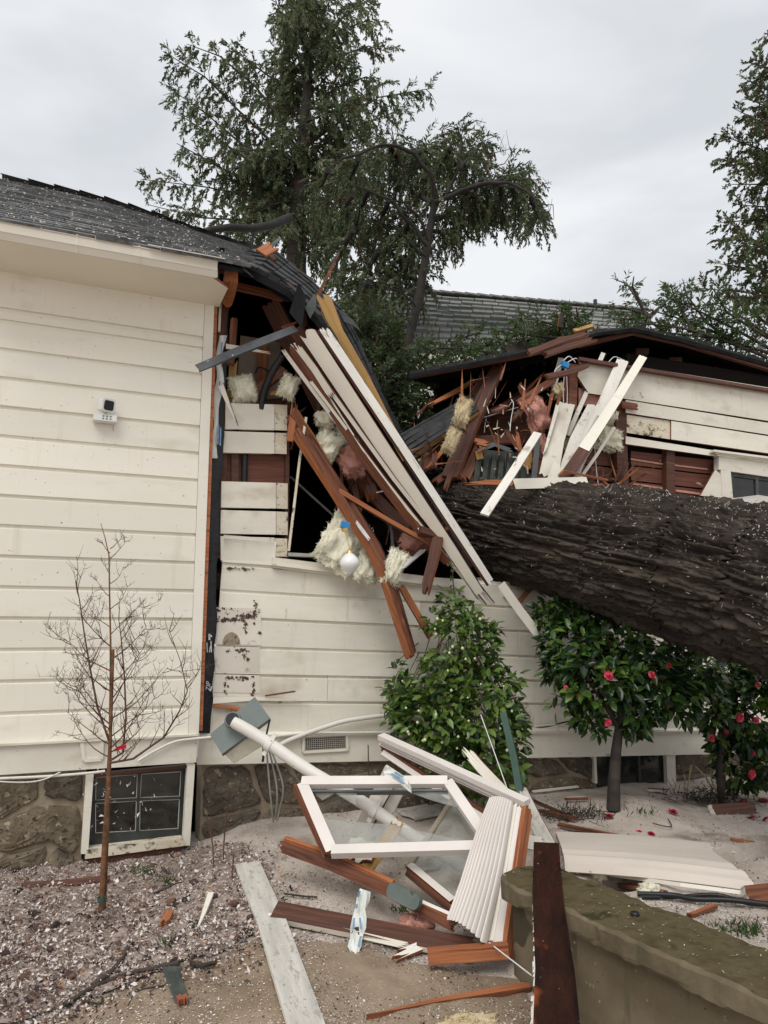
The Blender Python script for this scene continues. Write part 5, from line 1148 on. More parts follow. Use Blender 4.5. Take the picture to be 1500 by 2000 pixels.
# ================================================================== LOW GARDEN WALL
gw = thing('garden_wall', 'low concrete garden wall with mossy coping at the lower right', 'wall', (RW0.x, RW0.y, .15))
CZ = 0.525
def zc(px, py, z): return hit(px, py, Vector((0, 0, z)), ZUP)
d3 = Vector((RWd.x, RWd.y, 0)); n3 = Vector((RWn.x, RWn.y, 0)); r03 = Vector((RW0.x, RW0.y, 0))
LWALL = 2.6
body = MB(); n = 70; a = []
for i in range(n + 1):
    for j in range(9):
        z = -.15 + (CZ - .075 + .15) * j / 8; p = r03 + d3 * (LWALL * i / n + .05)
        p = p + n3 * (.030 + .006 * noise.noise(Vector((i * .25, j * .6, 1)))); p.z = z; a.append(p)
fs = [(i * 9 + j, (i + 1) * 9 + j, (i + 1) * 9 + j + 1, i * 9 + j + 1) for i in range(n) for j in range(8)]
b_ = len(a); a += [r03 + d3 * .05 + n3 * .30 + ZUP * -.15, r03 + d3 * .05 + n3 * .30 + ZUP * (CZ - .075), r03 + d3 * (LWALL + .05) + n3 * .30 + ZUP * -.15, r03 + d3 * (LWALL + .05) + n3 * .30 + ZUP * (CZ - .075)]
fs += [(0, 8, b_ + 1, b_), (b_, b_ + 1, b_ + 3, b_ + 2)]
body.add(a, fs, 0, False); body.build('wall_body', M['concrete'], gw, frame(r03, d3, ZUP))
cap = MB(); prof = [(-.012, -.078), (-.020, -.066), (-.020, -.016), (-.008, -.002), (.10, .004), (.20, .004), (.325, -.004), (.335, -.020), (.335, -.078)]
n = 90; vs = []; ms = []; fs = []; q = len(prof)
for i in range(n + 1):
    l = LWALL * i / n
    for k, (o, z) in enumerate(prof):
        rnd_ = 0
        if l < .14: rnd_ = (.14 - math.sqrt(max(0, .14 ** 2 - (.14 - l) ** 2))) * .9       # rounded nose
        oo = .1575 + (o - .1575) * (1 - rnd_ / .178)
        w = .010 * noise.noise(Vector((l * 7, o * 12, z * 30))) + .006 * noise.noise(Vector((l * 40, o * 60, z * 60)))
        vs.append(r03 + d3 * (l - .06) + n3 * (oo + w) + ZUP * (CZ + z + w))
for i in range(n):
    for k in range(q - 1):
        fs.append((i * q + k, (i + 1) * q + k, (i + 1) * q + k + 1, i * q + k + 1)); ms.append(0 if 3 <= k <= 6 else 1)
fs.append(tuple(range(q))); ms.append(1)
cap.add(vs, fs, ms, False); cap.build('coping', [M['moss'], M['capedge']], gw, frame(r03, d3, ZUP))
fl = MB(); rf = random.Random(4)
for _ in range(260):
    p = r03 + d3 * rf.uniform(0, 2.3) + n3 * rf.uniform(.0, .32) + ZUP * (CZ + .010); a_ = rf.uniform(0, 6.28); L_ = rf.choice((.002, .003, .004, .007)); w_ = rf.uniform(.001, .003)
    u_ = Vector((math.cos(a_), math.sin(a_), .2)); v_ = Vector((-math.sin(a_), math.cos(a_), 0))
    fl.add([p - u_ * L_, p + v_ * w_, p + u_ * L_, p - v_ * w_], [(0, 1, 2, 3)])
tag(fl.build('coping_flecks', M['fleck'], gw, frame(r03, d3, ZUP)), kind='stuff')
mb = MB(); p = zc(1240, 1784, CZ + .012); mb.tube([p - ZUP * .006, p + ZUP * .002, p + ZUP * .006], [.017, .018, .014], 18); 
tag(mb.build('cap_disc', M['black'], None, Matrix.Translation(p)), 'small black round cap lying on the mossy coping', 'cap')

# glossy board lying over the wall towards the camera
vb = board('varnished_board', [at(1067, 1650, 4.02), at(1070, 1760, 3.30), at(1084, 1900, 2.62), at(1090, 2080, 2.02)], .122, .022, [M['varnish'], M['varnish']], Vector((-.05, -.25, 1)), (0, 0), None, 'dark varnished red brown board lying over the garden wall', 'board')
ed = MB(); pa = [at(1044, 1652, 4.02), at(1043, 1760, 3.30), at(1044, 1900, 2.62), at(1036, 2080, 2.02)]
Q = []
for i in range(3):
    for k in range(16): Q.append(pa[i].lerp(pa[i + 1], k / 16))
rf = random.Random(12)
for i in range(len(Q) - 1):
    if rf.random() < .12: continue
    w_ = Vector((-1, 0, 0)) * rf.uniform(.001, .007); a_, b2 = Q[i], Q[i + 1]
    ed.add([a_ + Vector((.003, 0, .003)), a_ + w_, b2 + Vector((-1, 0, 0)) * rf.uniform(.001, .007), b2 + Vector((.003, 0, .003)), a_ + w_ - ZUP * .018, b2 - ZUP * .018 + w_], [(0, 1, 2, 3), (1, 4, 5, 2)])
tag(ed.build('paint_edge', M['fascia'], vb, frame(pa[0], pa[3] - pa[0], ZUP)), kind='stuff')
board('end_joint', [at(1045, 1842, 2.88), at(1117, 1842, 2.88)], .004, .024, M['felt'], ZUP, parent=vb) if False else None

# ================================================================== ELECTRIC BOX, MAST, WALL FITTINGS
def A(*p): return at(*p)
em = thing('meter_box', 'tilted grey green electric box torn off the wall', 'electric box', at(462, 1490, 4.95))
fc = [A(498, 1361, 4.93), A(528, 1403, 4.90), A(433, 1473, 4.82), A(410, 1434, 4.84)]
nn = (fc[1] - fc[0]).cross(fc[3] - fc[0]).normalized(); nn = nn if nn.y < 0 else -nn
M_ = frame(fc[3], fc[0] - fc[3], nn); mb = MB(); mb.prism(fc, -nn * .085); mb.build('case', M['boxgrey'], em, M_)
lidp = [fc[0].lerp(fc[3], .02), fc[1].lerp(fc[2], .02), fc[1].lerp(fc[2], .46), fc[0].lerp(fc[3], .46)]
mb = MB(); mb.prism([p + nn * .006 for p in lidp], -nn * .005); mb.build('lid', M['boxgrey'], em, M_)
cv = [A(436, 1470, 4.86), A(487, 1436, 4.88), A(502, 1464, 4.86), A(457, 1492, 4.84)]
mb = MB(); mb.prism(cv, Vector((.02, .07, .01))); mb.build('cover', M['clearcover'], em, frame(cv[0], cv[1] - cv[0], nn))
hub = A(455, 1407, 4.82); mb = MB(); mb.tube([hub + nn * .0, hub + nn * .035], [.052, .046], 20); mb.build('hub', M['boxgrey'], em, Matrix.Translation(hub))
mb = MB(); mb.tube([hub + nn * .030, hub + nn * .038], [.040, .040], 20); mb.build('hub_hole_dark', M['black'], em, Matrix.Translation(hub))  # solid black disc paints in the dark of the opening
board('bracket', [A(527, 1405, 4.90), A(517, 1450, 4.88)], .012, .004, M['black'], parent=em)

ms_ = thing('conduit_mast', 'long white conduit pipe slanting down from the electric box through the fallen window frame', 'pipe', at(900, 1700, 4.3))
mA, mB = A(456, 1410, 4.80), A(915, 1700, 4.50)
mb = MB(); Q = [mA.lerp(mB, k / 14) + Vector((0, 0, .006 * math.sin(k))) for k in range(15)]; mb.tube(Q, .0365, 18); mb.build('pipe', M['pipe'], ms_, frame(mA, mB - mA, ZUP))
for (px_, t) in ((530, .165), (735, .62)):
    c = mA.lerp(mB, t); dd = (mB - mA).normalized(); mb = MB(); mb.tube([c - dd * .018, c + dd * .018], [.043, .043], 18)
    cl = mb.build('clamp', M['pipe'], ms_, frame(c, dd, ZUP))
    side = dd.cross(Vector((0, -1, 0))).normalized()
    for sg_ in (-1, 1):
        mb = MB(); mb.box(c + side * .052 * sg_, dd * .012, side * .016, Vector((0, .014, 0))); mb.build('clamp_ear', M['pipe'], cl, frame(c, dd, ZUP))
for k, pa in enumerate([[(520, 1456, 4.9), (527, 1540, 4.85), (534, 1606, 4.9)], [(524, 1458, 4.9), (541, 1540, 4.84), (538, 1600, 4.9)], [(530, 1466, 4.9), (553, 1535, 4.82), (545, 1585, 4.88), (541, 1604, 4.9)]]):
    pipe('wire', ('left grey wire hanging from the conduit clamp', 'middle grey wire hanging from the conduit clamp', 'right bowed grey wire hanging from the conduit clamp')[k], 'wire', pa, .006, M['wire'], f=at, n=7)
pipe('ragged_cord', 'ragged black strap hanging from the conduit clamp', 'strap', [(513, 1452, 4.92), (515, 1470, 4.9), (513, 1488, 4.9)], .008, M['black'], f=at, n=6)
pipe('wall_conduit', 'white conduit curving up the cream wall towards the bush', 'pipe', [(540, 1460, .05), (560, 1448, .05), (600, 1432, .05), (660, 1412, .05), (700, 1404, .05), (770, 1396, .05), (830, 1396, .05)], .016, M['pipe'])
pipe('wall_conduit', 'thin cable run along the water table of the cream wall', 'cable', [(528, 1440, .05), (600, 1432, .05), (700, 1431, .05), (850, 1430, .045), (1000, 1424, .05), (1080, 1416, .05), (1140, 1421, .05), (1300, 1412, .05)], .007, M['pipe'], n=8)
pipe('wall_conduit', 'dark cable sagging along the cream wall behind the camellia', 'cable', [(1000, 1413, .05), (1060, 1420, .05), (1120, 1408, .05), (1180, 1416, .05), (1300, 1418, .05)], .006, M['black'], n=8)
pipe('wall_conduit', 'white conduit rising along the left skirt board to the corner', 'pipe', [(270, 1486, .03), (300, 1468, .035), (340, 1449, .035), (378, 1443, .035), (412, 1440, .06)], .008, M['pipe'], f=w1)
pipe('wall_conduit', 'white conduit under the skirt board left of the basement window', 'pipe', [(-90, 1524, .03), (80, 1517, .03), (172, 1510, .03), (205, 1506, .03)], .008, M['pipe'], f=w1)
pipe('wall_conduit', 'thin slack wire on the left foundation', 'wire', [(-60, 1522, .05), (30, 1528, .05), (80, 1524, .05), (118, 1508, .04)], .004, M['pipe'], f=w1)
# splintered siding edge above the box
db('siding_splinter', 'white splintered siding edge above the electric box', 'splinter', [(415, 1377, .03), (470, 1385, .03), (455, 1392, .03)], .02, .01, [OR, W_], None, (.02, .03))
db('siding_splinter', 'long white splinter lifted off the wall by the electric box', 'splinter', [(416, 1368, .025), (500, 1364, .03), (604, 1369, .025)], .042, .01, [M['siding'], OR], N2, (.0, .25), (1, .2))
db('siding_splinter', 'thin dark splinter sticking out right of the electric box', 'splinter', [(518, 1359, .04), (578, 1350, .06)], .010, .008, [DW, DW], None, (0, .05))
db('siding_splinter', 'dark rotten board edge behind the electric box', 'board', [(414, 1374, .02), (450, 1383, .02), (470, 1392, .02)], .018, .008, [M['ply'], DW], None, (.02, .05))
# ghost stain of an old round fitting plus torn paper remnants on the wall
stp = MB(); vv = [w2(452, 1259, .004)] + [w2(452 + 17.5 * math.cos(t), 1259 - 24 * math.sin(t), .004) for t in np.linspace(0, math.pi, 22)]
stp.add(vv, [(0, i, i + 1) for i in range(1, 22)]); 
sm_ = stp.build('wall_stain', M['stain'], hr, frame(w2(452, 1250), U2, V2))
rf = random.Random(31)
def scabs(cx, cy, sx, sy, n, drip=0):
    m_ = MB()
    for _ in range(n):
        x, y = cx + rf.gauss(0, sx), cy + rf.gauss(0, sy); r_ = rf.choice((.4, .6, .8, 1.1, 1.5, 2.2))
        pts_ = [w2(x + r_ * rf.uniform(.2, 1.8) * math.cos(t) * 1.3, y + r_ * rf.uniform(.2, 1.9) * math.sin(t), .006) for t in np.linspace(0, 2 * math.pi, 7)[:-1]]
        m_.prism(pts_, -N2 * .004)
    tag(m_.build('paper_scab', M['scab'], hr, frame(w2(cx, cy), U2, V2)), kind='stuff')
scabs(452, 1211, 18, 2.2, 81); scabs(486, 1204, 8, 4, 64); scabs(478, 1222, 2, 8, 18); scabs(440, 1192, 12, 4, 25); scabs(500, 1190, 5, 5, 14); scabs(468, 1270, 10, 2, 25); scabs(480, 1284, 3, 5, 14)
scabs(470, 1324, 14, 2, 46); scabs(440, 1332, 2, 8, 16); scabs(494, 1345, 2, 9, 21); scabs(440, 1352, 1.5, 3, 10); scabs(470, 1110, 16, 1.6, 39); scabs(505, 1237, 1.5, 1.5, 7)
for (x0, x1, y0, y1) in ((415, 508, 1262, 1312), (412, 508, 1317, 1352), (418, 510, 1186, 1258)):
    plate('paint_ghost', [w2(x0, y1, .0025), w2(x1, y1 + 2, .0025), w2(x1, y0 + 2, .0025), w2(x0 + 2, y0, .0025)], -N2 * .002, M['ghost'], hr)
# vent grille
vg = thing('vent_grille', 'louvred vent grille set in the skirt board of the cream wall', 'vent', w2(635, 1468, .03))
vq = [(592, 1469), (678, 1464), (677, 1434), (593, 1438)]
wpt = [w2(a, b, .024) for a, b in vq]
for i in range(4): board('frame', [wpt[i], wpt[(i + 1) % 4]], .018, .014, M['siding_old'], N2, parent=vg)
plate('backing', [w2(a, b, .014) for a, b in vq], -N2 * .002, M['interior'], vg)
for k in range(1, 22): board('bar', [wpt[0].lerp(wpt[1], k / 22), wpt[3].lerp(wpt[2], k / 22)], .005, .003, M['mesh'], N2, parent=vg)
for k in range(1, 8): board('bar', [wpt[0].lerp(wpt[3], k / 8) + N2 * .003, wpt[1].lerp(wpt[2], k / 8) + N2 * .003], .005, .003, M['mesh'], N2, parent=vg)

# security camera
sc = thing('security_camera', 'small white security camera with black face on the left wall', 'camera', w1(205, 825, .05))
c = w1(210, 792, .085); fx = (U1 * .9 + N1 * -.15).normalized()
look = (N1 * .85 + U1 * .35 - ZUP * .18).normalized(); rt = look.cross(ZUP).normalized(); upv = rt.cross(look).normalized()
def rounded(c, rx, ry, look, rt, upv, d, r=.012):
    pts_ = []
    for (sx, sy, a0) in ((1, 1, 0), (-1, 1, 90), (-1, -1, 180), (1, -1, 270)):
        for k in range(5):
            a_ = R(a0 + 90 * k / 4); pts_.append(c + rt * (sx * (rx - r) + r * math.cos(a_)) + upv * (sy * (ry - r) + r * math.sin(a_)) + look * d)
    return pts_
mb = MB(); mb.prism(rounded(c, .042, .042, look, rt, upv, .02, .016), -look * .07); mb.build('housing', M['white'], sc, frame(c, rt, upv))
mb = MB(); mb.prism(rounded(c, .031, .031, look, rt, upv, .0225, .012), -look * .004); mb.build('face', M['black'], sc, frame(c, rt, upv))
mb = MB(); mb.tube([c - upv * .03 - look * .02, c - upv * .07 - look * .025], .012, 10); mb.build('stem', M['white'], sc, frame(c, rt, upv))
bc = w1(205, 818, .045); mb = MB(); mb.box(bc, U1 * .070, N1 * .035, ZUP * .021); br = mb.build('bracket', M['white'], sc, frame(bc, U1, ZUP))
for i in range(3):
    for j in range(2):
        p = bc + U1 * (-.012 + .022 * i) + N1 * .0355 + ZUP * (.008 - .016 * j); mb = MB(); mb.box(p, U1 * .005, N1 * .001, ZUP * .004); mb.build('slot', M['slate'], br, frame(p, U1, ZUP))
board('cord', [w1(221, 832, .01), w1(221, 842, .01)], .003, .003, M['wire'], N1, parent=sc)

# ================================================================== FALLEN WINDOW, MOULDINGS, SHADE
VW = M['vwhite']
fw = thing('window_frame', 'broken white window frame with cracked glass lying tilted on the debris', 'window', at(760, 1690, 4.4))
TL, TR, BR, BL = A(589, 1528, 4.52), A(874, 1527, 4.46), A(962, 1655, 4.08), A(648, 1664, 4.14)
nf = (TR - TL).cross(BL - TL).normalized(); nf = nf if nf.z > 0 else -nf
def mem(a, b, w, t, mats=None, par=fw, lift=0): return board('frame_rail', [a + nf * lift, b + nf * lift], w, t, mats or [VW, VW], nf, parent=par)
mem(TL, TR, .060, .035); mem(BL, BR, .055, .040, lift=.003); mem(TL.lerp(BL, .03), BL, .060, .034, [VW, OR], lift=-.002); mem(TR, BR, .058, .034, lift=-.004)
mem(TL.lerp(BL, .14), TR.lerp(BR, .14), .012, .03, [M['slate'], M['slate']], lift=-.012)
board('frame_edge', [TL + Vector((-.03, 0, -.02)), BL + Vector((-.02, 0, -.02))], .03, .04, W_, Vector((-1, -.3, .2)), parent=fw, label='raw brown wood edge of the fallen window frame')
def pl(u, v): return TL.lerp(TR, u).lerp(BL.lerp(BR, u), v) - nf * .008
plate('pane', [pl(.03, .10), pl(.20, .10), pl(.32, .13), pl(.24, .38), pl(.44, .62), pl(.99, .97), pl(.02, .97)][::-1][0:3] + [pl(.38, .62), pl(.12, .55), pl(.04, .52)], -nf * .004, M['glass'], fw, label='lower sheet of broken glass')
plate('pane', [pl(.04, .10), pl(.36, .10), pl(.30, .34), pl(.20, .15), pl(.09, .26)], -nf * .004, M['glass'], fw, label='upper left shard of broken glass')
plate('pane', [pl(.66, .10), pl(.97, .10), pl(.96, .40), pl(.82, .28)], -nf * .004, M['glass'], fw, label='upper right shard of broken glass')
# second sash
sw = thing('fallen_window', 'second window sash with narrow metal edge lying under the white frame', 'window', at(830, 1700, 4.35))
q0, q1, q2, q3 = A(884, 1563, 4.52), A(800, 1692, 4.22), A(884, 1762, 3.98), A(975, 1640, 4.25)
ns_ = (q1 - q0).cross(q3 - q0).normalized(); ns_ = ns_ if ns_.z > 0 else -ns_
board('metal_edge', [q0, q1], .026, .022, [M['alu'], M['alu']], ns_ + Vector((-.5, -.5, 0)), parent=sw)
board('rail', [q1, q2], .040, .03, [VW, W_], ns_ + Vector((0, 0, .8)), parent=sw)
board('rail_edge', [q1 + Vector((-.01, -.02, -.025)), q2 + Vector((-.01, -.02, -.025))], .03, .03, [DW, OR], Vector((-.4, -1, .2)), parent=sw)
plate('pane', [q0, q1, q2, q3], -ns_ * .004, M['glass'], sw)
# small board with strap and tape under the frame
bd = board('backing_board', [A(777, 1510, 4.62), A(752, 1560, 4.69), A(710, 1640, 4.74)], .165, .03, [M['fascia'], M['fascia']], Vector((-.1, -1, .3)), (0, .03), None, 'speckled cream mounting board behind the fallen window glass', 'board')
board('groove', [A(779, 1518, 4.605), A(726, 1618, 4.705)], .008, .006, M['darkwood'], Vector((-.1, -1, .3)), parent=bd)  # dark strip laid on top, standing in for shade in a groove
board('strap', [A(766, 1536, 4.62), A(737, 1586, 4.66)], .018, .012, M['pipe'], Vector((-.1, -1, .3)), parent=bd)
board('strap', [A(756, 1534, 4.62), A(730, 1580, 4.66)], .008, .01, M['trim'], Vector((-.1, -1, .3)), parent=bd)
board('mounting_board', [A(715, 1640, 4.40), A(690, 1695, 4.25)], .16, .025, [M['siding_old'], W_], Vector((-.1, -.6, .9)), (.03, .06), None, 'cream scrap board below the fallen window frame', 'board')
board('yellow_strip', [A(782, 1600, 4.60), A(742, 1660, 4.45), A(708, 1712, 4.22)], .065, .03, [M['ply'], M['ply']], Vector((.2, -.7, .7)), (.05, .06), None, 'yellow stained wood strip slanting under the window frame', 'board')
def ribbon(name, label, cat, rowsL, rowsR, mat_, seed=0, amp=.010, parent=None):
    mb = MB(); vv = []; K = 5; N_ = len(rowsL)
    for i in range(N_):
        for k in range(K):
            p = rowsL[i].lerp(rowsR[i], k / (K - 1)); vv.append(p + Vector((0, -1, .3)) * amp * noise.noise(Vector((i * .9, k * .8, seed))))
    mb.add(vv, [(i * K + k, i * K + k + 1, (i + 1) * K + k + 1, (i + 1) * K + k) for i in range(N_ - 1) for k in range(K - 1)], 0, False)
    return tag(mb.build(name, mat_, parent, frame(rowsL[0], rowsL[-1] - rowsL[0], Vector((0, -1, .2)))), label, cat)
tape = ribbon('crumpled_tape', 'crumpled white flashing tape with blue print hanging to the ground', 'tape',
    [A(x, y, Y) for x, y, Y in ((703, 1735, 4.02), (697, 1752, 3.98), (694, 1772, 3.93), (688, 1792, 3.88), (684, 1812, 3.84), (684, 1830, 3.80), (679, 1848, 3.76), (686, 1863, 3.72))],
    [A(x, y, Y) for x, y, Y in ((724, 1742, 4.02), (722, 1760, 3.98), (713, 1776, 3.93), (716, 1794, 3.88), (715, 1812, 3.84), (708, 1830, 3.80), (706, 1848, 3.76), (697, 1867, 3.72))], M['tape'], 3, .03)
for (a, b) in (((692, 1792, 3.84), (690, 1815, 3.80)), ((703, 1792, 3.84), (705, 1815, 3.80)), ((705, 1828, 3.77), (700, 1850, 3.72)), ((703, 1740, 3.99), (699, 1752, 3.94)), ((697, 1765, 3.9), (696, 1775, 3.88))):
    board('print_bar', [A(*a), A(*b)], .010, .002, M['blue'], Vector((0, -1, .3)), (.004, .004), tape)
tape2 = ribbon('tape_strip', 'white tape strip with blue print across the top of the mounting board', 'tape',
    [A(x, y, Y) for x, y, Y in ((749, 1506, 4.38), (762, 1501, 4.37), (780, 1511, 4.36), (797, 1523, 4.35), (803, 1537, 4.35))],
    [A(x, y, Y) for x, y, Y in ((752, 1516, 4.36), (766, 1520, 4.35), (782, 1532, 4.34), (797, 1544, 4.33), (804, 1549, 4.33))], M['tape'], 8, .012)
for (a, b) in (((764, 1511, 4.34), (782, 1521, 4.33)), ((770, 1508, 4.34), (788, 1518, 4.33)), ((778, 1523, 4.32), (790, 1531, 4.31))):
    board('print_bar', [A(*a), A(*b)], .012, .002, M['blue'], Vector((0, -.8, .6)), (.006, .006), tape2)

# long painted moulding lying across the frame
lm = thing('cornice_moulding', 'long white stepped cornice moulding slanting down to the right across the yard', 'moulding', at(890, 1560, 4.6))
fn = Vector((-.25, -1, .55))
def ml(y0, y1, w, t, m_, face=fn, dY=0, jag=(0, 0)): return board('moulding_strip', [A(744, y0, 5.0 + dY), A(884, (y0 + y1) / 2 - 1, 4.6 + dY), A(1029, y1, 4.2 + dY)], w, t, m_, face, jag, lm)
ml(1438, 1568, .055, .03, [VW, VW], Vector((.1, -.4, 1))); ml(1446, 1580, .035, .02, [VW, W_], Vector((-.3, -1, .1)), .01); ml(1454, 1588, .028, .03, [VW, W_], Vector((-.2, -.8, .5)), .03)
board('moulding_strip', [A(747, 1461, 5.04), A(880, 1545, 4.66), A(968, 1600, 4.40)], .030, .02, [W_, DW], Vector((-.3, -1, -.2)), parent=lm)
board('moulding_strip', [A(748, 1470, 5.02), A(860, 1545, 4.70), A(968, 1613, 4.38)], .034, .02, [VW, VW], Vector((-.2, -.9, .5)), parent=lm)
# box-like broken jamb and sill
jf = thing('window_jamb', 'broken window jamb with orange wood outside and white inside, standing by the garden wall', 'window frame', at(985, 1870, 3.7))
board('jamb', [A(1030, 1578, 4.16), A(1012, 1700, 3.92), A(990, 1866, 3.62)], .065, .025, [OR, OR], Vector((.8, -.6, .3)), (.02, .0), jf)
board('jamb', [A(1018, 1577, 4.17), A(998, 1700, 3.93), A(972, 1850, 3.64)], .045, .03, [VW, VW], Vector((-.1, -.9, .7)), (.02, .0), jf)
board('jamb', [A(1004, 1572, 4.18), A(985, 1690, 3.95), A(957, 1840, 3.66)], .040, .025, [M['trim'], VW], Vector((-.5, -.8, .5)), (.02, .0), jf)
board('jamb_gap_shade', [A(996, 1640, 4.08), A(968, 1835, 3.70)], .012, .02, [M['black'], M['black']], Vector((-.1, -.9, .7)), (.02, .0), jf)  # solid black strip stands in for the shade between the jamb pieces
board('sill', [A(836, 1868, 3.60), A(910, 1862, 3.60), A(992, 1856, 3.60)], .062, .05, [OR, OR], Vector((0, -1, .15)), (.0, .0), jf)
# pleated shade
ps = MB(); NP = 11; rowsN = 14; vv = []
TLs, TRs, BLs, BRs = A(957, 1562, 4.24), A(1003, 1572, 4.16), A(876, 1793, 3.80), A(951, 1845, 3.62)
nsd = (TRs - TLs).cross(BLs - TLs).normalized(); nsd = nsd if nsd.y < 0 else -nsd
NP = 10; K = NP * 6 + 1
for j in range(rowsN + 1):
    t = j / rowsN; L_, R_ = TLs.lerp(BLs, t), TRs.lerp(BRs, t)
    for i in range(K):
        u = i / (K - 1); p = L_.lerp(R_, u)
        amp = (.016 + .010 * t) * abs(math.sin(math.pi * NP * u)) ** .8
        p = p + nsd * (amp + .055 * math.sin(math.pi * u) * (0.35 + .65 * t) + .012 * math.sin(t * 5 + u * 2)) + (TLs - BLs).normalized() * (-.02 * abs(math.sin(math.pi * NP * u)) * (t == 1))
        vv.append(p)
ps.add(vv, [(j * K + i, j * K + i + 1, (j + 1) * K + i + 1, (j + 1) * K + i) for j in range(rowsN) for i in range(K - 1)], 0, False)
# curled under lip on the left
lip = MB(); vl = []
for j in range(rowsN + 1):
    t = j / rowsN; L_ = TLs.lerp(BLs, t); s_ = .055 * (.3 + .7 * t)
    for k in range(7):
        a_ = math.pi * (k / 6) * 1.05; q_ = L_ + nsd * (-.0075) + (L_ - TRs.lerp(BRs, t)).normalized() * (math.sin(a_) * s_ * .5) - nsd * ((1 - math.cos(a_)) * s_ * .55)
        vl.append(q_ + nsd * (.003 if k % 2 else -.003))
ps.add(vl, [(j * 7 + i, j * 7 + i + 1, (j + 1) * 7 + i + 1, (j + 1) * 7 + i) for j in range(rowsN) for i in range(6)], 0, False)
sh_o = tag(ps.build('pleated_shade', M['shade'], None, frame(TLs, BLs - TLs, nsd)), 'pleated white window shade sliding out of the broken jamb', 'window shade')
so_m = sh_o.modifiers.new('thick', 'SOLIDIFY'); so_m.thickness = .0025
pipe('cord', 'thin white blind cord running up through the bush', 'cord', [(991, 1542, 4.55), (962, 1460, 4.75), (939, 1396, 4.95)], .003, M['white'], f=at, n=5)
pipe('cord', 'thin white blind cord trailing from the shade towards the varnished board', 'cord', [(955, 1841, 3.62), (990, 1868, 3.48), (1038, 1905, 3.30)], .003, M['white'], f=at, n=5)

# rail with grey plate
rl = thing('wooden_rail', 'long orange edged wooden rail with a grey green plate lying across the yard', 'rail', at(720, 1760, 4.0))
r0, r1, r2, r3 = A(548, 1651, 4.42), A(650, 1688, 4.22), A(765, 1740, 4.02), A(892, 1806, 3.80)
board('beam', [r0, r1, r2], .062, .03, [W_, OR], Vector((-.35, -1, .15)), (.03, .01), rl)
board('beam_top', [r0 + Vector((.02, .02, .034)), r1 + Vector((.02, .02, .034)), r2 + Vector((0.01, .015, .032))], .026, .014, [OR, OR], Vector((-.1, -.4, 1)), (.02, .01), rl)
board('beam', [r2 + Vector((0, 0, -.012)), r2.lerp(r3, .5) + Vector((0, 0, -.012)), r3 + Vector((0, 0, -.01))], .048, .03, [W_, OR], Vector((-.35, -1, .15)), (.0, .03), rl)
board('beam_top', [A(822, 1763, 3.93), A(890, 1793, 3.82)], .02, .02, [VW, OR], Vector((-.1, -.4, 1)), (.0, .0), rl)
ca, cb = A(764, 1738, 3.96), A(818, 1764, 3.86); ux = (cb - ca).normalized(); nz_ = Vector((-.35, -1, .25)).normalized(); nz_ = (nz_ - ux * nz_.dot(ux)).normalized(); uy = nz_.cross(ux)
if uy.z < 0: uy = -uy
ctr = ca.lerp(cb, .5); mb = MB(); mb.prism(rounded(ctr, (cb - ca).length / 2 + .012, .036, nz_, ux, uy, .02, .030), -nz_ * .03); mb.build('plate', M['plategrey'], rl, frame(ctr, ux, nz_))

# boards lying about
GU = Vector((0, -.12, 1))
def lay(name, label, cat, pxs, w, t, mats, jag=(0, 0), h=.03, face=GU, taper=(1, 1), rough=0):
    P = [g(x, y, h if not isinstance(h, (list, tuple)) else h[i]) for i, (x, y) in enumerate(pxs)]
    return board(name, P, w, t, mats, face, jag, None, label, cat, None, taper, rough)
lay('grey_plank', 'long weathered grey plank lying across the path edge', 'plank', [(483, 1688), (530, 1800), (610, 2040)], .135, .022, [M['grey'], M['trim']], (.01, .01), .035)
lay('edge_plank', 'dark brown plank with cream painted edge, lying right of the grey plank', 'plank', [(536, 1780), (700, 1812), (860, 1842), (930, 1855)], .10, .03, [M['darkwood'], M['trim']], (.0, .03), .05, Vector((.0, -.55, 1)))
lay('edge_strip', 'cream painted front edge lying along the dark plank', 'trim strip', [(524, 1789), (660, 1816), (800, 1848)], .028, .022, [M['siding_old'], M['trim']], (.0, .06), .035, Vector((0, -1, .3)))
lay('white_stick', 'white splintered stick with brown side at the foot of the shade', 'stick', [(766, 1872), (830, 1846), (886, 1824)], .040, .025, [M['fascia'], OR], (.10, 0), .03, Vector((0, -.7, .8)))
lay('orange_strip', 'long orange splinter lying on the sandy ground at the bottom', 'splinter', [(690, 1992), (850, 1958), (1036, 1926)], .035, .02, [OR, W_], (.5, .03), .018, GU, (.2, 1.2))
lay('brown_slat', 'brown slat lying on the mulch behind the sapling', 'slat', [(40, 1731), (120, 1726), (215, 1716)], .035, .02, [M['darkwood'], W_], (.02, .02), .03, Vector((0, -.8, .7)))
lay('white_stick', 'white pointed stick lying on the mulch near the grey plank', 'stick', [(384, 1818), (398, 1785), (412, 1745)], .028, .014, [M['siding'], M['trim']], (.10, 0), .035, GU, (.3, 1.1))
lay('wood_chunk', 'bright orange wood chunk on the mulch right of the sapling', 'wood chunk', [(321, 1806), (332, 1781)], .040, .03, [M['orange'], M['orange']], (.03, .02), .035)
lay('dark_slab', 'dark roof shingle scrap lying on the path', 'scrap', [(333, 1888), (345, 1920), (355, 1955)], .062, .014, [M['gshingle2'], M['slate']], (.03, .03), .02, GU, (1, .85), .004)
lay('brick_chip', 'red end of the dark scrap on the path', 'brick chip', [(352, 1945), (360, 1958)], .04, .02, [M['brick'], M['brick']], (.02, .02), .022)
lay('bark_strip', 'curved dark bark strip at the path edge', 'bark', [(370, 1881), (398, 1886), (426, 1881)], .022, .012, [M['bark2'], M['bark2']], (.03, .03), .02)
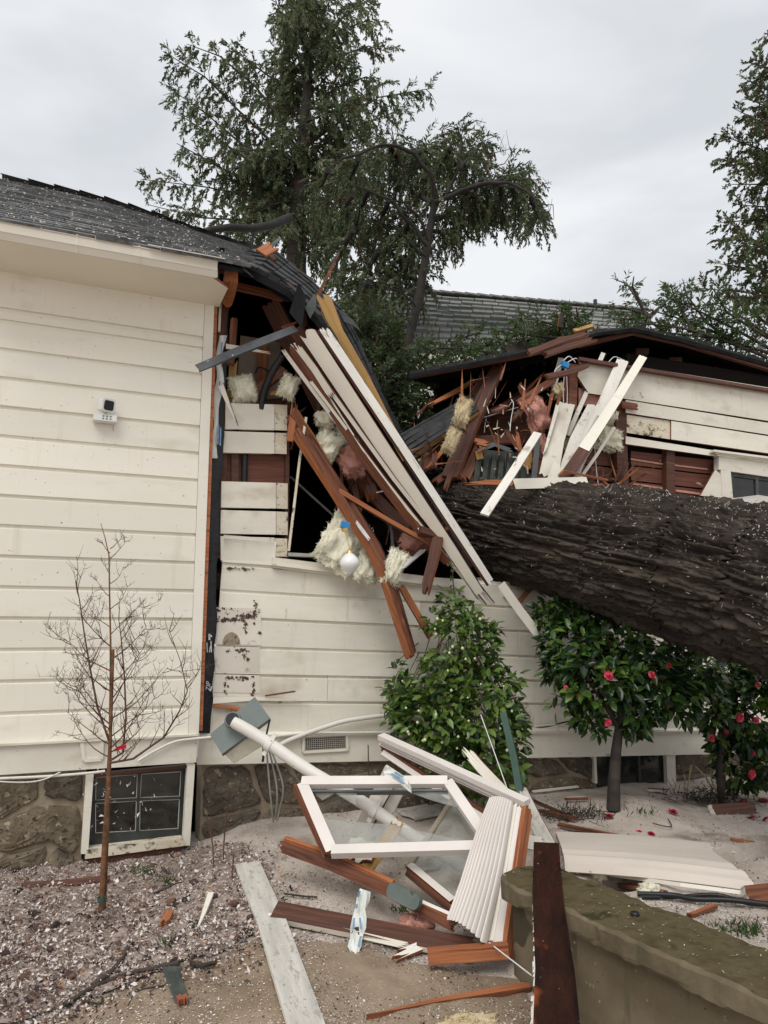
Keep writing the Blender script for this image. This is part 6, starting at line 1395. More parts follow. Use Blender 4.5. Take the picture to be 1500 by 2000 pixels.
lay('grey_slab', 'pale grey wallboard slab lying behind the fallen window', 'wallboard', [(790, 1592), (852, 1580)], .20, .02, [M['grey'], M['grey']], (.04, .06), .02)
lay('grey_slab', 'grey board scrap under the broken sash', 'board', [(800, 1700), (858, 1690)], .10, .015, [M['grey'], M['darkwood']], (.02, .04), .02)
lay('orange_stick', 'orange stick lying on the sand at the right edge', 'stick', [(1428, 1640), (1520, 1652)], .025, .018, [OR, OR], (.05, 0), .015)
lay('white_strip', 'thin white strip lying on the sand behind the beige panel', 'strip', [(1310, 1640), (1380, 1655), (1456, 1668)], .018, .01, [M['siding'], M['trim']], (.1, .02), .015)
lay('dark_scrap', 'white topped dark board scrap on the sand below the camellias', 'board', [(1388, 1584), (1474, 1578)], .08, .04, [M['darkwood'], M['siding']], (.02, .03), .03, Vector((0, -.9, .4)))
lay('dark_scrap', 'small brown plank scrap beside the camellia trunk', 'board', [(1263, 1542), (1307, 1545)], .035, .02, [M['darkwood'], M['trim']], (.02, .02), .02)
lay('white_strip', 'white strip leaning at the foundation by the bush', 'strip', [(1040, 1546), (1130, 1536)], .022, .012, [M['siding'], M['trim']], (.03, .03), .03)
lay('red_stick', 'red broken stick beside the black cable', 'stick', [(1345, 1790), (1400, 1768)], .022, .018, [OR, W_], (.04, .04), .02)
lay('red_stick', 'red plank end under the beige panel', 'stick', [(1210, 1728), (1300, 1744)], .04, .02, [OR, W_], (.03, .08), .02)
lay('red_block', 'reddish board end at the right edge beyond the panel', 'board', [(1452, 1752), (1540, 1742)], .09, .03, [M['wood'], M['grey']], (.02, 0), .03, Vector((0, -.8, .6)))
for k, (a, b, l) in enumerate([((1040, 1560), (1110, 1590), 'brown broken board beyond the jamb, upper of the pile'), ((1050, 1582), (1125, 1600), 'thin brown stick in the small pile beyond the jamb'), ((1100, 1560), (1150, 1558), 'dark stick at the back of the small pile'), ((1090, 1610), (1240, 1640), 'long thin reddish stick on the sand beyond the jamb')]):
    lay('broken_stick', l, 'stick', [a, b], .03, .02, [W_ if k % 2 else M['grey'], W_], (.05, .05), .03)
# beige moulded panel
bp = MB(); vv = []; NPX = 30; KK = 28
tpl = [(1085, 1632), (1240, 1645), (1390, 1652)]; btm = [(1102, 1698), (1290, 1722), (1474, 1742)]
T0, T1, B0, B1 = g(1085, 1632, .02), g(1388, 1655, .02), g(1104, 1702, .03), g(1478, 1742, .03)
for i in range(NPX + 1):
    u = i / NPX
    for k in range(KK + 1):
        v = k / KK; r_ = T1 if True else 0
        a_, b2 = T0.lerp(T1, u), B0.lerp(B1, u ** 1.0)
        a_, b2 = T0.lerp(T1, u * (1 - .07 * math.sin(math.pi * v))), B0.lerp(B1, u * (1 - .07 * math.sin(math.pi * v)))
        p = a_.lerp(b2, v); hgt = float(np.interp(v, [0, .04, .6, .78, .79, .83, .84, .90, .91, .955, 1], [.0, .035, .062, .068, .055, .055, .066, .064, .048, .046, .0])) + .012 * math.sin(u * 3)
        vv.append(p + ZUP * hgt)
bp.add(vv, [(i * (KK + 1) + k, i * (KK + 1) + k + 1, (i + 1) * (KK + 1) + k + 1, (i + 1) * (KK + 1) + k) for i in range(NPX) for k in range(KK)], 0, False)
bpo = tag(bp.build('moulded_panel', M['panel'], None, frame(T0, T1 - T0, ZUP)), 'large beige curved panel lying on the sand behind the garden wall', 'panel')
sm2 = bpo.modifiers.new('thick', 'SOLIDIFY'); sm2.thickness = .012
board('edge_strip', [g(1190, 1708, .035), g(1330, 1728, .035), g(1462, 1745, .03)], .018, .012, M['siding'], Vector((0, -1, .3)), parent=bpo)
pipe('black_cable', 'twisted black cable lying on the ground behind the garden wall', 'cable', [tuple(p) for p in [(1245, 1746, .02), (1310, 1748, .03), (1360, 1756, .02), (1430, 1758, .03), (1540, 1772, .02)]], .013, M['black'], f=g, n=8)
pipe('black_cable', 'second black cable crossing the twisted one', 'cable', [(1252, 1752, .02), (1320, 1752, .02), (1400, 1748, .03), (1470, 1766, .02), (1540, 1764, .02)], .010, M['black'], f=g, n=8)
blob('insulation_lump', g(1170, 1700, .03), (.05, .04, .05), I_, 51, .5, 2.4, (0, 0, 0), .9, label='cream insulation tuft against the beige panel by the garden wall', cat='insulation', fine=.10)
blob('insulation_lump', g(1268, 1738, .02), (.05, .04, .03), I_, 52, .5, 2.4, (0, 0, 0), .9, label='small cream insulation tuft by the black cable', cat='insulation', fine=.08)
blob('pink_insulation', g(812, 1812, .03), (.085, .06, .055), M['pink'], 53, .4, 2.2, (0, 0, 20), .9, label='pink insulation clump on the ground under the rail', cat='insulation', fine=.12)
blob('insulation_lump', g(905, 2000, .01), (.13, .07, .02), M['insuly'], 54, .4, 2.2, (0, 0, 10), .9, label='flat pale fibre mat at the bottom edge', cat='insulation', fine=.12)
# green post and grey foot beside the bush
board('green_post', [A(983, 1392, 5.0), A(1004, 1480, 4.86), A(1018, 1562, 4.70)], .042, .02, M['greenpost'], Vector((-.4, -1, .1)), (0, 0), None, 'dark green metal post leaning in the bush', 'post')
board('grey_post', [A(1018, 1545, 4.72), A(1045, 1600, 4.55), A(1075, 1655, 4.35)], .075, .025, [M['grey'], W_], Vector((-.4, -1, .3)), (.03, 0), None, 'weathered grey board leaning behind the white jamb', 'board')
board('white_rail', [A(905, 1460, 4.95), A(940, 1500, 4.85), A(990, 1552, 4.70)], .060, .03, [M['trim'], OR], Vector((-.5, -.8, .4)), (.10, 0), None, 'cream board with broken orange tip leaning below the bush', 'board')
board('white_post', [A(1010, 1640, 4.3), A(1060, 1650, 4.4)], .07, .02, [M['trim'], W_], None, (.02, .04), None, 'pale board end behind the varnished board', 'board')
pipe('rusty_rod', 'thin rusty rod standing against the foundation', 'rod', [(719, 1455, .08), (720, 1515, .10)], .004, M['twig'], n=6)
for k, (x0, y0, x1, y1, b, l) in enumerate([(404, 1592, 418, 1705, 4, 'bare brown stem standing by the foundation corner'), (447, 1570, 436, 1690, -3, 'second bare stem right of the foundation corner'), (457, 1668, 452, 1720, 0, 'short dark stem at the top of the grey plank')]):
    p1 = g(x1, y1, 0); pipe('bare_stem', l, 'plant stem', [(x1, y1, p1.y), ((x0 + x1) / 2 + b, (y0 + y1) / 2, p1.y + .02), (x0, y0, p1.y + .03)], .0045, M['twig'], f=at, n=6)
# ================================================================== FOLIAGE TOOLS
class Leaves:
    """many small leaf faces gathered into one mesh"""
    def __init__(s): s.P = []; s.D = []; s.N = []; s.L = []; s.W = []; s.M = []
    def add(s, p, d, n, l, w, m): s.P.append(p); s.D.append(d); s.N.append(n); s.L.append(l); s.W.append(w); s.M.append(m)
    def mesh(s, name, mats, org, fold=0.0):
        P = np.array([tuple(p) for p in s.P]) - np.array(tuple(org)); D = np.array([tuple(p) for p in s.D]); N = np.array([tuple(p) for p in s.N])
        D /= np.linalg.norm(D, axis=1)[:, None] + 1e-9; S = np.cross(D, N); S /= np.linalg.norm(S, axis=1)[:, None] + 1e-9; N = np.cross(S, D)
        L = np.array(s.L)[:, None]; W = np.array(s.W)[:, None]; n = len(P)
        V = np.empty((n, 4, 3)); V[:, 0] = P; V[:, 1] = P + D * L * .5 + S * W * .5 + N * W * fold; V[:, 2] = P + D * L - N * L * .10; V[:, 3] = P + D * L * .5 - S * W * .5 + N * W * fold
        me = bpy.data.meshes.new(name); me.vertices.add(n * 4); me.vertices.foreach_set('co', V.reshape(-1))
        idx = np.arange(n)[:, None] * 4
        if fold:
            tri = np.concatenate([idx + np.array([[0, 1, 2]]), idx + np.array([[0, 2, 3]])], axis=1).reshape(-1); nl, k = n * 6, 3; mi = np.repeat(np.array(s.M), 2)
        else:
            tri = (idx + np.array([[0, 1, 2, 3]])).reshape(-1); nl, k = n * 4, 4; mi = np.array(s.M)
        me.loops.add(nl); me.loops.foreach_set('vertex_index', tri.astype(np.int32)); npoly = nl // k
        me.polygons.add(npoly); me.polygons.foreach_set('loop_start', (np.arange(npoly) * k).astype(np.int32)); 
        for m in mats: me.materials.append(m)
        me.polygons.foreach_set('material_index', mi.astype(np.int32)); me.update(calc_edges=True); me.validate(); return me
def rv(r): return Vector((r.gauss(0, 1), r.gauss(0, 1), r.gauss(0, 1)))
def polyl(P, step):
    out = []
    for i in range(len(P) - 1):
        n = max(1, int((P[i + 1] - P[i]).length / step))
        for k in range(n): out.append((P[i].lerp(P[i + 1], k / n), (P[i + 1] - P[i]).normalized(), (i + k / n) / (len(P) - 1)))
    return out
NEED = [M['needA'], M['needB'], M['needC'], M['needD'], M['needG']]
def spray(lv, r, p, d, length, ll, lw, mi, droop=.6, step=.038):
    """a drooping twig with flat leafy scales on both sides"""
    n = max(3, int(length / step)); q = p.copy(); dd = d.normalized()
    for k in range(n):
        q = q + dd * step; dd = (dd + Vector((0, 0, -droop * step * 2.2)) + rv(r) * .05).normalized()
        for s_ in (-1, 1, .3):
            sd_ = dd.cross(rv(r)).normalized()
            f = (dd * .8 + sd_ * .75 * s_ + Vector((0, 0, -.25))).normalized()
            lv.add(q, f, rv(r), ll * r.uniform(.6, 1.2), lw * r.uniform(.6, 1.2), mi if r.random() < .8 else r.choice((0, 1, 3)))
def conifer(name, label, Y, trunk, branches, seed, base, ll=.17, lw=.05, dens=1.0, tw=(.3, .75), weights=(4, 3, 2, 1, 0), droop=.6, br=.030, dY=1.5, bias=0.0, group=None, bark='bark2', cat='tree', step=.11):
    r = random.Random(seed); t_ = thing(name, label, cat, base, group)
    if trunk:
        mb = MB(); P = [at(x, y, Y) for x, y, _ in trunk]; mb.tube(P, [q for *_, q in trunk], 12); mb.build('trunk', M[bark], t_, frame(P[0], P[-1] - P[0], Vector((1, 0, 0))))
    lv = Leaves(); bm_ = MB(); kinds = [i for i, w in enumerate(weights) for _ in range(w)]
    for b in branches:
        y1 = Y + r.uniform(-dY, dY) + bias; n = len(b); P = [at(x, y, Y + (y1 - Y) * i / (n - 1)) for i, (x, y) in enumerate(b)]
        bm_.tube(P, [max(.006, br * (1 - .85 * i / (n - 1))) for i in range(n)], 6)
        for p, d, t in polyl(P, step / dens):
            if t < .12 and r.random() < .5: continue
            for _ in range(3 if t > .15 else 2):
                sd_ = d.cross(rv(r)).normalized(); dd = (d * r.uniform(.1, .9) + sd_ * .9 + Vector((0, 0, r.uniform(-.5, .15)))).normalized()
                spray(lv, r, p + rv(r) * .03, dd, r.uniform(*tw) * (1.15 - .55 * t), ll, lw, r.choice(kinds), droop)
            if r.random() < .35:
                sd_ = d.cross(rv(r)).normalized(); q = p + (d * .4 + sd_ * .6).normalized() * tw[1] * .45; bm_.tube([p, p.lerp(q, .5) + ZUP * .03, q - ZUP * .05], [.010, .007, .004], 4)
    tag(bm_.build('branches', M[bark], t_, Matrix.Translation(base)), kind='stuff')
    me = lv.mesh('crown', NEED, base); tag(link('crown', me, Matrix.Translation(Vector(base)), t_))
    return t_
# tall conifer behind the house
TB = [[(588, 330), (480, 230), (400, 150), (318, 100)], [(590, 290), (500, 170), (430, 110), (365, 86)], [(585, 380), (470, 280), (400, 220), (325, 168)], [(583, 400), (480, 310), (410, 260), (345, 222)],
      [(592, 250), (540, 160), (480, 115), (440, 88)], [(580, 430), (480, 380), (400, 365), (275, 350)], [(580, 425), (470, 350), (400, 310), (345, 280)], [(578, 440), (480, 430), (390, 425), (290, 400)],
      [(600, 160), (570, 80), (545, 20), (535, -10)], [(604, 120), (660, 60), (720, 40), (745, 50)], [(600, 170), (660, 110), (720, 90), (765, 104)], [(598, 210), (660, 170), (715, 150), (755, 165)],
      [(592, 290), (660, 240), (740, 190), (845, 172)], [(590, 310), (680, 250), (730, 235), (790, 210)], [(588, 340), (650, 300), (700, 265), (745, 280)], [(585, 370), (650, 350), (700, 350), (740, 370)],
      [(583, 400), (620, 420), (660, 440), (690, 480)], [(580, 430), (540, 450), (500, 465), (450, 462)], [(585, 350), (540, 330), (500, 340), (450, 390)], [(583, 390), (530, 400), (480, 430), (420, 445)],
      [(610, 60), (640, 10), (660, -40)], [(612, 30), (585, -30), (570, -70)], [(606, 90), (570, 40), (550, 30)], [(608, 80), (690, 20), (720, 0)], [(596, 220), (550, 200), (520, 190)], [(594, 240), (640, 220), (690, 200)],
      [(590, 300), (560, 260), (530, 250)], [(588, 320), (620, 330), (660, 320)], [(586, 360), (620, 390), (650, 400)], [(602, 140), (640, 110), (680, 120)], [(602, 150), (560, 130), (540, 110)], [(598, 190), (630, 160), (700, 170)],
      [(584, 380), (550, 380), (510, 390)], [(582, 410), (560, 430), (540, 440)], [(590, 280), (620, 280), (660, 270)], [(604, 110), (585, 70), (560, 50)], [(606, 80), (630, 60), (655, 40)], [(578, 450), (640, 470), (680, 520)], [(576, 470), (640, 520), (670, 570)]]
rt_ = random.Random(90)
for _ in range(20):
    y = rt_.uniform(10, 460); x0 = 617 - y * .085; sp_ = (60 + .30 * y) * rt_.uniform(.4, 1.0); sx = rt_.choice((-1, 1)); TB.append([(x0, y), (x0 + sx * sp_ * .5, y - rt_.uniform(-5, 35)), (x0 + sx * sp_, y + rt_.uniform(-30, 45))])
conifer('conifer', 'tall conifer with drooping branches standing behind the left roof', 14.0, [(585, 700, .24), (578, 520, .20), (580, 440, .175), (588, 320, .14), (598, 200, .10), (608, 80, .06), (615, -60, .03), (617, -160, .01)], TB, 3, at(585, 700, 14.0), ll=.105, lw=.036, dens=.92, tw=(.26, .72), droop=1.6, weights=(3, 4, 3, 1, 0))
# dead dark tree leaning, with arching limbs
LB = [[(850, 395), (900, 370), (960, 358), (1010, 362), (1045, 390), (1066, 432)], [(960, 358), (1000, 345), (1040, 352)], [(850, 382), (838, 340), (810, 300), (770, 282), (720, 290), (670, 310), (640, 332)], [(835, 480), (800, 430), (760, 390), (720, 370), (680, 362)],
      [(838, 450), (870, 455), (915, 470)], [(870, 382), (895, 330), (900, 280), (892, 242)], [(895, 330), (925, 300), (945, 275)], [(826, 540), (780, 500), (740, 490), (700, 510)], [(818, 580), (770, 560), (720, 550), (670, 560)],
      [(805, 640), (750, 620), (690, 600)], [(795, 690), (750, 690), (710, 680)], [(842, 430), (880, 420), (930, 410), (960, 440)], [(848, 400), (800, 370), (770, 350), (740, 350)],
      [(838, 460), (790, 450), (740, 440), (690, 450)], [(900, 372), (940, 390), (980, 420)], [(1000, 362), (1010, 400), (1015, 440)], [(810, 300), (840, 290), (880, 290)], [(770, 284), (750, 310), (720, 340)], [(830, 500), (800, 480), (770, 470)], [(822, 560), (800, 540), (770, 520)],
      [(690, 380), (660, 420), (640, 470)], [(720, 370), (700, 420), (690, 480)], [(760, 390), (740, 440), (730, 500)], [(800, 430), (780, 480), (760, 540)], [(700, 310), (680, 360), (660, 400)], [(760, 285), (790, 330), (800, 380)], [(740, 490), (710, 540), (690, 590)], [(690, 450), (660, 500), (650, 560)], [(720, 550), (690, 590), (680, 640)],
      [(880, 290), (860, 330), (850, 360)], [(930, 362), (925, 400), (905, 440)], [(1030, 375), (1050, 420), (1040, 450)], [(980, 360), (975, 400), (960, 440)], [(640, 332), (620, 380), (630, 430)], [(800, 650), (770, 660), (730, 650)]]
lt = conifer('leaning_tree', 'dark leaning tree with arching limbs in front of the rear roof', 9.5, [(745, 880, .085), (768, 770, .074), (792, 690, .068), (804, 640, .064), (816, 590, .060), (825, 540, .058), (832, 500, .054), (839, 450, .050), (846, 410, .046), (852, 372, .036)], LB, 5, at(745, 880, 9.5), ll=.078, lw=.027, dens=1.0, tw=(.22, .62), droop=2.2, bias=1.5, weights=(4, 3, 2, 1, 0), br=.040, dY=.6, bark='limb', step=.10)
for b, r0 in ((LB[0], .042), (LB[2], .045), (LB[3], .036), (LB[5], .026), ([(838, 470), (815, 420), (790, 400), (760, 392)], .03), ([(832, 500), (800, 470), (770, 440), (745, 430)], .024), ([(812, 600), (780, 570), (750, 560)], .022), ([(806, 640), (770, 600), (740, 590)], .02)):
    P0 = [at(x, y, 9.35 - .12 * i) for i, (x, y) in enumerate(b)]; P = []
    for i in range(len(P0) - 1):
        for k in range(5):
            q = P0[i].lerp(P0[i + 1], k / 5); P.append(q + .045 * noise.noise_vector(q * 4.0) * (1 if i + k else 0))
    P.append(P0[-1]); mb = MB(); mb.tube(P, [.78 * r0 * (1 - .75 * i / (len(P) - 1)) * (1 + .2 * noise.noise(P[i] * 9)) for i in range(len(P))], 8); mb.build('limb', M['limb'], lt, frame(P[0], P[-1] - P[0], ZUP + Vector((.1, .2, 0))))
tw_ = MB(); r = random.Random(8)
for b in ([(905, 320), (935, 280), (975, 262)], [(930, 290), (960, 300), (1000, 290)], [(945, 330), (985, 320), (1005, 290)], [(1040, 385), (1060, 360), (1078, 355)], [(1055, 400), (1080, 400), (1082, 430)], [(1060, 425), (1078, 450), (1065, 468)], [(905, 250), (930, 235), (950, 240)], [(770, 282), (765, 250), (775, 225)]):
    P = [at(x, y, 9.5) for x, y in b]; tw_.tube(P, [.010, .007, .003], 5)
    for k in range(5):
        p = P[0].lerp(P[-1], r.uniform(.3, 1)); tw_.tube([p, p + rv(r) * .09 + ZUP * .05], [.004, .002], 4)
tag(tw_.build('bare_twigs', M['bark2'], lt, Matrix.Translation(at(900, 300, 9.5))), kind='stuff')
# conifer at the right edge
RB = [[(1570, y0), ((1570 + x) / 2, (y0 + y) / 2 - 10), (x, y)] for (x, y, y0) in ((1492, 64, 110), (1462, 122, 170), (1450, 152, 230), (1455, 190, 260), (1434, 212, 300), (1395, 260, 340), (1405, 312, 350), (1420, 360, 380), (1480, 300, 300), (1470, 240, 250), (1440, 400, 430), (1398, 436, 440), (1408, 466, 500), (1404, 515, 560), (1440, 480, 510), (1460, 540, 560), (1470, 420, 440), (1480, 360, 370), (1352, 562, 600), (1430, 580, 600), (1480, 600, 600), (1500, 160, 180), (1495, 220, 230), (1500, 500, 500), (1450, 330, 340))]
conifer('conifer', 'sparse conifer with tufted dark foliage at the right edge of the picture', 15.0, [(1585, 760, .25), (1580, 400, .2), (1570, 60, .12), (1565, -60, .04)], RB, 11, at(1585, 760, 15.0), ll=.10, lw=.045, dens=1.35, tw=(.2, .55), weights=(4, 3, 1, 2, 0), droop=.25, br=.035, dY=1.0, step=.13)
# torn green branches lying on the roofs
def bough(name, label, paths, Y, seed, ll=.075, lw=.022, weights=(2, 3, 0, 0, 6), dens=2.0, tw=(.08, .22), dY=.4, step=.09):
    return conifer(name, label, Y, None, paths, seed, at(*paths[0][0], Y), ll=ll, lw=lw, weights=weights, dens=dens, tw=tw, dY=dY, br=.022, droop=.2, cat='branch', step=step)
bough('fallen_bough', 'bushy green bough lying at the left end of the torn roof', [[(1160, 668), (1100, 640), (1050, 625), (1000, 620)], [(1150, 670), (1090, 660), (1030, 655), (990, 640)], [(1140, 660), (1110, 615), (1085, 600)], [(1150, 665), (1130, 625), (1125, 600)], [(1120, 665), (1070, 645), (1040, 610)], [(1150, 672), (1080, 680), (1020, 690), (970, 700)], [(1060, 675), (1000, 670), (960, 655)]], 8.2, 21)
bough('fallen_bough', 'broad heap of green boughs lying on the right roof below the sky', [[(1500, 700), (1400, 650), (1320, 620), (1250, 600)], [(1520, 690), (1430, 640), (1350, 600), (1290, 575)], [(1480, 690), (1400, 660), (1300, 650), (1200, 645)], [(1520, 670), (1450, 620), (1400, 590)], [(1520, 650), (1470, 610), (1440, 590)], [(1400, 660), (1330, 640), (1240, 630)], [(1520, 695), (1440, 670), (1380, 650)], [(1350, 640), (1320, 590), (1310, 555)], [(1520, 640), (1490, 600)], [(1300, 650), (1260, 620), (1200, 625)], [(1450, 680), (1380, 630), (1340, 575), (1335, 550)], [(1500, 660), (1420, 610), (1390, 560)]], 8.6, 22, dens=1.4)
bough('fallen_bough', 'thin green sprig curving up against the sky above the right roof', [[(1270, 630), (1245, 585), (1225, 555), (1200, 545)], [(1255, 600), (1235, 560), (1238, 540)], [(1265, 620), (1300, 590), (1330, 560)], [(1250, 610), (1215, 600), (1190, 605)]], 8.5, 23, dens=.9, tw=(.08, .18))
bough('fallen_bough', 'dark boughs heaped below the rear roof by the leaning tree', [[(870, 690), (900, 660), (940, 650)], [(800, 720), (850, 680), (900, 680), (960, 690)], [(760, 760), (800, 700), (850, 660)], [(820, 730), (880, 710), (930, 700)], [(900, 700), (960, 670), (1000, 665)]], 8.6, 24, weights=(3, 1, 0, 0, 3))
bough('crushed_crown', 'dark crushed crown of the fallen tree filling the gap behind the broken roof', [[(760, 900), (740, 820), (720, 740), (700, 660)], [(790, 900), (780, 820), (770, 740), (760, 640)], [(820, 880), (810, 800), (800, 740)], [(780, 860), (750, 780), (720, 700)], [(800, 860), (830, 800), (860, 760)], [(770, 800), (730, 740), (690, 640), (670, 600)], [(790, 820), (740, 700), (700, 610)], [(800, 780), (820, 720), (840, 690)], [(810, 900), (850, 850), (880, 800)], [(760, 740), (720, 660), (690, 590)], [(780, 700), (750, 640), (720, 590)]], 8.3, 25, weights=(7, 1, 0, 0, 1), tw=(.15, .36), dens=1.5, ll=.11, lw=.032, dY=.5)
board('broken_limb', [at(985, 690, 8.0), at(1040, 672, 8.2), at(1120, 664, 8.4)], .10, .09, [M['bark2'], M['bark2']], None, (.02, .02), None, 'broken limb lying under the bough at the roof edge', 'branch')
board('limb_stub', [at(1093, 640, 8.0), at(1098, 610, 8.0)], .05, .05, [M['bark2'], OR], None, (0, .03), None, 'short upright limb stub with orange broken top', 'branch')
board('limb_stub', [at(1118, 648, 7.9), at(1160, 636, 7.9)], .04, .04, [M['ply'], M['ply']], None, (.05, .05), None, 'yellow split limb piece lying by the roof peak', 'branch')
mb = MB(); mb.tube([at(565, 425, 12), at(530, 440, 11), at(490, 447, 10), at(450, 444, 9.4), at(410, 449, 9.0), at(385, 458, 8.8)], [.075, .065, .055, .05, .04, .03], 8); tag(mb.build('low_limb', M['limb'], None, Matrix.Translation(at(500, 450, 10))), 'dark limb resting low over the left ridge', 'branch')

# ================================================================== CAMELLIAS
LM = [M['leafA'], M['leafB'], M['leafC'], M['leafY'], M['leafD']]
def leaf_mesh(mi, seed):
    r = random.Random(seed); vs = []; n = 6; c = r.uniform(.05, .18)
    for i in range(n + 1):
        t = i / n; w = .5 * math.sin(math.pi * t ** .8) ** .8 * (.46); z = -c * t * t
        if i in (0, n): vs.append((t, 0, z)) if False else None
        vs += [(t, -w, z + .16 * w + .05), (t, 0, z), (t, w, z + .16 * w + .05)] if 0 < i < n else [(t, 0, z)] * 3
    fs = []
    for i in range(n):
        fs += [(i * 3, i * 3 + 1, i * 3 + 4, i * 3 + 3), (i * 3 + 1, i * 3 + 2, i * 3 + 5, i * 3 + 4)]
    me = bpy.data.meshes.new('leaf'); me.from_pydata(vs, [], fs); me.materials.append(LM[mi]); me.validate(); me.polygons.foreach_set('use_smooth', [True] * len(me.polygons)); return me
LEAFM = {(m, k): leaf_mesh(m, m * 10 + k) for m in range(5) for k in range(3)}
def camellia(name, label, base, stems, lobes, nleaf, nparts, seed, weights, lsize=(.05, .075), buds=(), flowers=(), cat='shrub'):
    r = random.Random(seed); t_ = thing(name, label, cat, base)
    for P, rd in stems:
        mb = MB(); mb.tube(P, rd, 10); mb.build('trunk' if P[0] == stems[0][0][0] and P is stems[0][0] else 'branch', M['bark2'], t_, frame(P[0], P[-1] - P[0], Vector((1, 0, 0))))
    kinds = [i for i, w in enumerate(weights) for _ in range(w)]
    tot = sum(l[3] * l[4] for l in lobes); cand = []
    for (cx, cy, Y, rx, ry) in lobes:
        c = at(cx, cy, Y); k = Y / FPX
        for _ in range(int(nleaf * rx * ry / tot)):
            d = rv(r).normalized(); d.y = d.y * .9 - .15
            rad_ = r.uniform(.45, 1.05) ** .6
            p = c + Vector((d.x * rx * k, d.y * (rx + ry) * .5 * k * .9, d.z * ry * k)) * rad_
            f = (Vector((d.x, d.y, d.z * .5)) + rv(r) * .55 + Vector((0, 0, -.25))).normalized()
            nn = (ZUP * .9 + Vector((0, -.35, 0)) + d * .5 + rv(r) * .35).normalized()
            if noise.noise(p * 5.5 + Vector((seed, 0, 0))) < -.22 + .1 * r.random(): continue
            p = p + Vector((0, 0, .05 * noise.noise(p * 7)))
            cand.append((p.y + (rad_ < .8) * .3, p, f, nn, r.uniform(*lsize), r.choice(kinds)))
    cand.sort(key=lambda c_: c_[0])
    crown = link('crown', None, Matrix.Translation(Vector(base)), t_)
    for c_ in cand[:nparts]:
        _, p, f, nn, l, mi = c_; Mx = frame(p, f, nn) @ Matrix.Diagonal((l, l * r.uniform(.85, 1.15), l, 1))
        link('leaf', LEAFM[mi, r.randrange(3)], Mx, crown)
    lv = MB()
    for c_ in cand[nparts:]:
        _, p, f, nn, l, mi = c_; Mx = frame(p, f, nn); me = LEAFM[mi, r.randrange(3)]
        w_ = .23 * l; vs_ = [(0, 0, 0), (l * .3, -w_ * .85, l * .06), (l * .3, 0, -.01 * l), (l * .3, w_ * .85, l * .06), (l * .65, -w_ * .8, l * .02), (l * .65, 0, -.05 * l), (l * .65, w_ * .8, l * .02), (l, 0, -.12 * l)]
        lv.add([Mx @ Vector(v) for v in vs_], [(0, 2, 1), (0, 3, 2), (1, 2, 5, 4), (2, 3, 6, 5), (4, 5, 7), (5, 6, 7)], mi, True)
    if cand[nparts:]: tag(lv.build('leaves', LM, t_, Matrix.Translation(Vector(base))), kind='stuff')
    tg = MB()
    for _ in range(60):
        c_ = r.choice(cand); b0 = Vector(stems[0][0][-1]).lerp(c_[1], .2); tg.tube([b0, b0.lerp(c_[1], .5) + rv(r) * .03, c_[1]], [.005, .004, .002], 4)
    tag(tg.build('twigs', M['twig'], t_, Matrix.Translation(Vector(base))), kind='stuff')
    for (bx, by, Y) in buds:
        p = at(bx, by, Y); mb = MB(); rr0 = r.uniform(.006, .011)
        mb.tube([p + ZUP * rr0 * z for z in (-1, -.6, 0, .6, 1.1)], [rr0 * q for q in (.3, .85, 1, .75, .15)], 8); mb.build('bud', M['bud'], t_, Matrix.Translation(p))
    for (fx_, fy_, Y, sz) in flowers: flower(at(fx_, fy_, Y), sz, r, t_)
    return t_
def flower(p, sz, r, parent, up=None):
    ax_ = (Vector((r.uniform(-.5, .5), -1, r.uniform(-.1, .7))) if up is None else up).normalized(); a0 = ax_.orthogonal().normalized(); b0 = ax_.cross(a0)
    mb = MB()
    for ring, (n, rad_, lift, tilt) in enumerate(((8, 1.0, 0, .25), (7, .78, .18, .5), (6, .52, .34, .85), (4, .28, .46, 1.3))):
        for k in range(n):
            t = 2 * math.pi * (k + .5 * (ring % 2) + r.uniform(-.12, .12)) / n; o = a0 * math.cos(t) + b0 * math.sin(t); s_ = ax_.cross(o)
            rr0 = sz * rad_ * r.uniform(.9, 1.1); w_ = sz * rad_ * .52; q = p + ax_ * lift * sz * .8
            tip = q + o * rr0 + ax_ * rr0 * tilt * .35
            mb.add([q, q + o * rr0 * .6 - s_ * w_ + ax_ * rr0 * tilt * .18, tip - s_ * w_ * .5, tip - ax_ * rr0 * .08, tip + s_ * w_ * .5, q + o * rr0 * .6 + s_ * w_ + ax_ * rr0 * tilt * .18, q + o * rr0 * .55 + ax_ * rr0 * (tilt * .2 - .1)], [(0, 1, 6), (1, 2, 6), (2, 3, 6), (3, 4, 6), (4, 5, 6), (5, 0, 6)], r.choice((0, 0, 1, 2)) if ring < 3 else 1, False)
    return mb.build('flower', [M['petal'], M['petal2'], M['petal3']], parent, Matrix.Translation(p))
r = random.Random(2)
bb = [(r.uniform(780, 1000), r.uniform(1200, 1480), 5.05 + r.uniform(-.05, .15)) for _ in range(46)]
bb = [b for b in bb if abs(b[0] - 890) < 20 + (b[1] - 1150) * .5]
b0 = g(905, 1530, 0); 
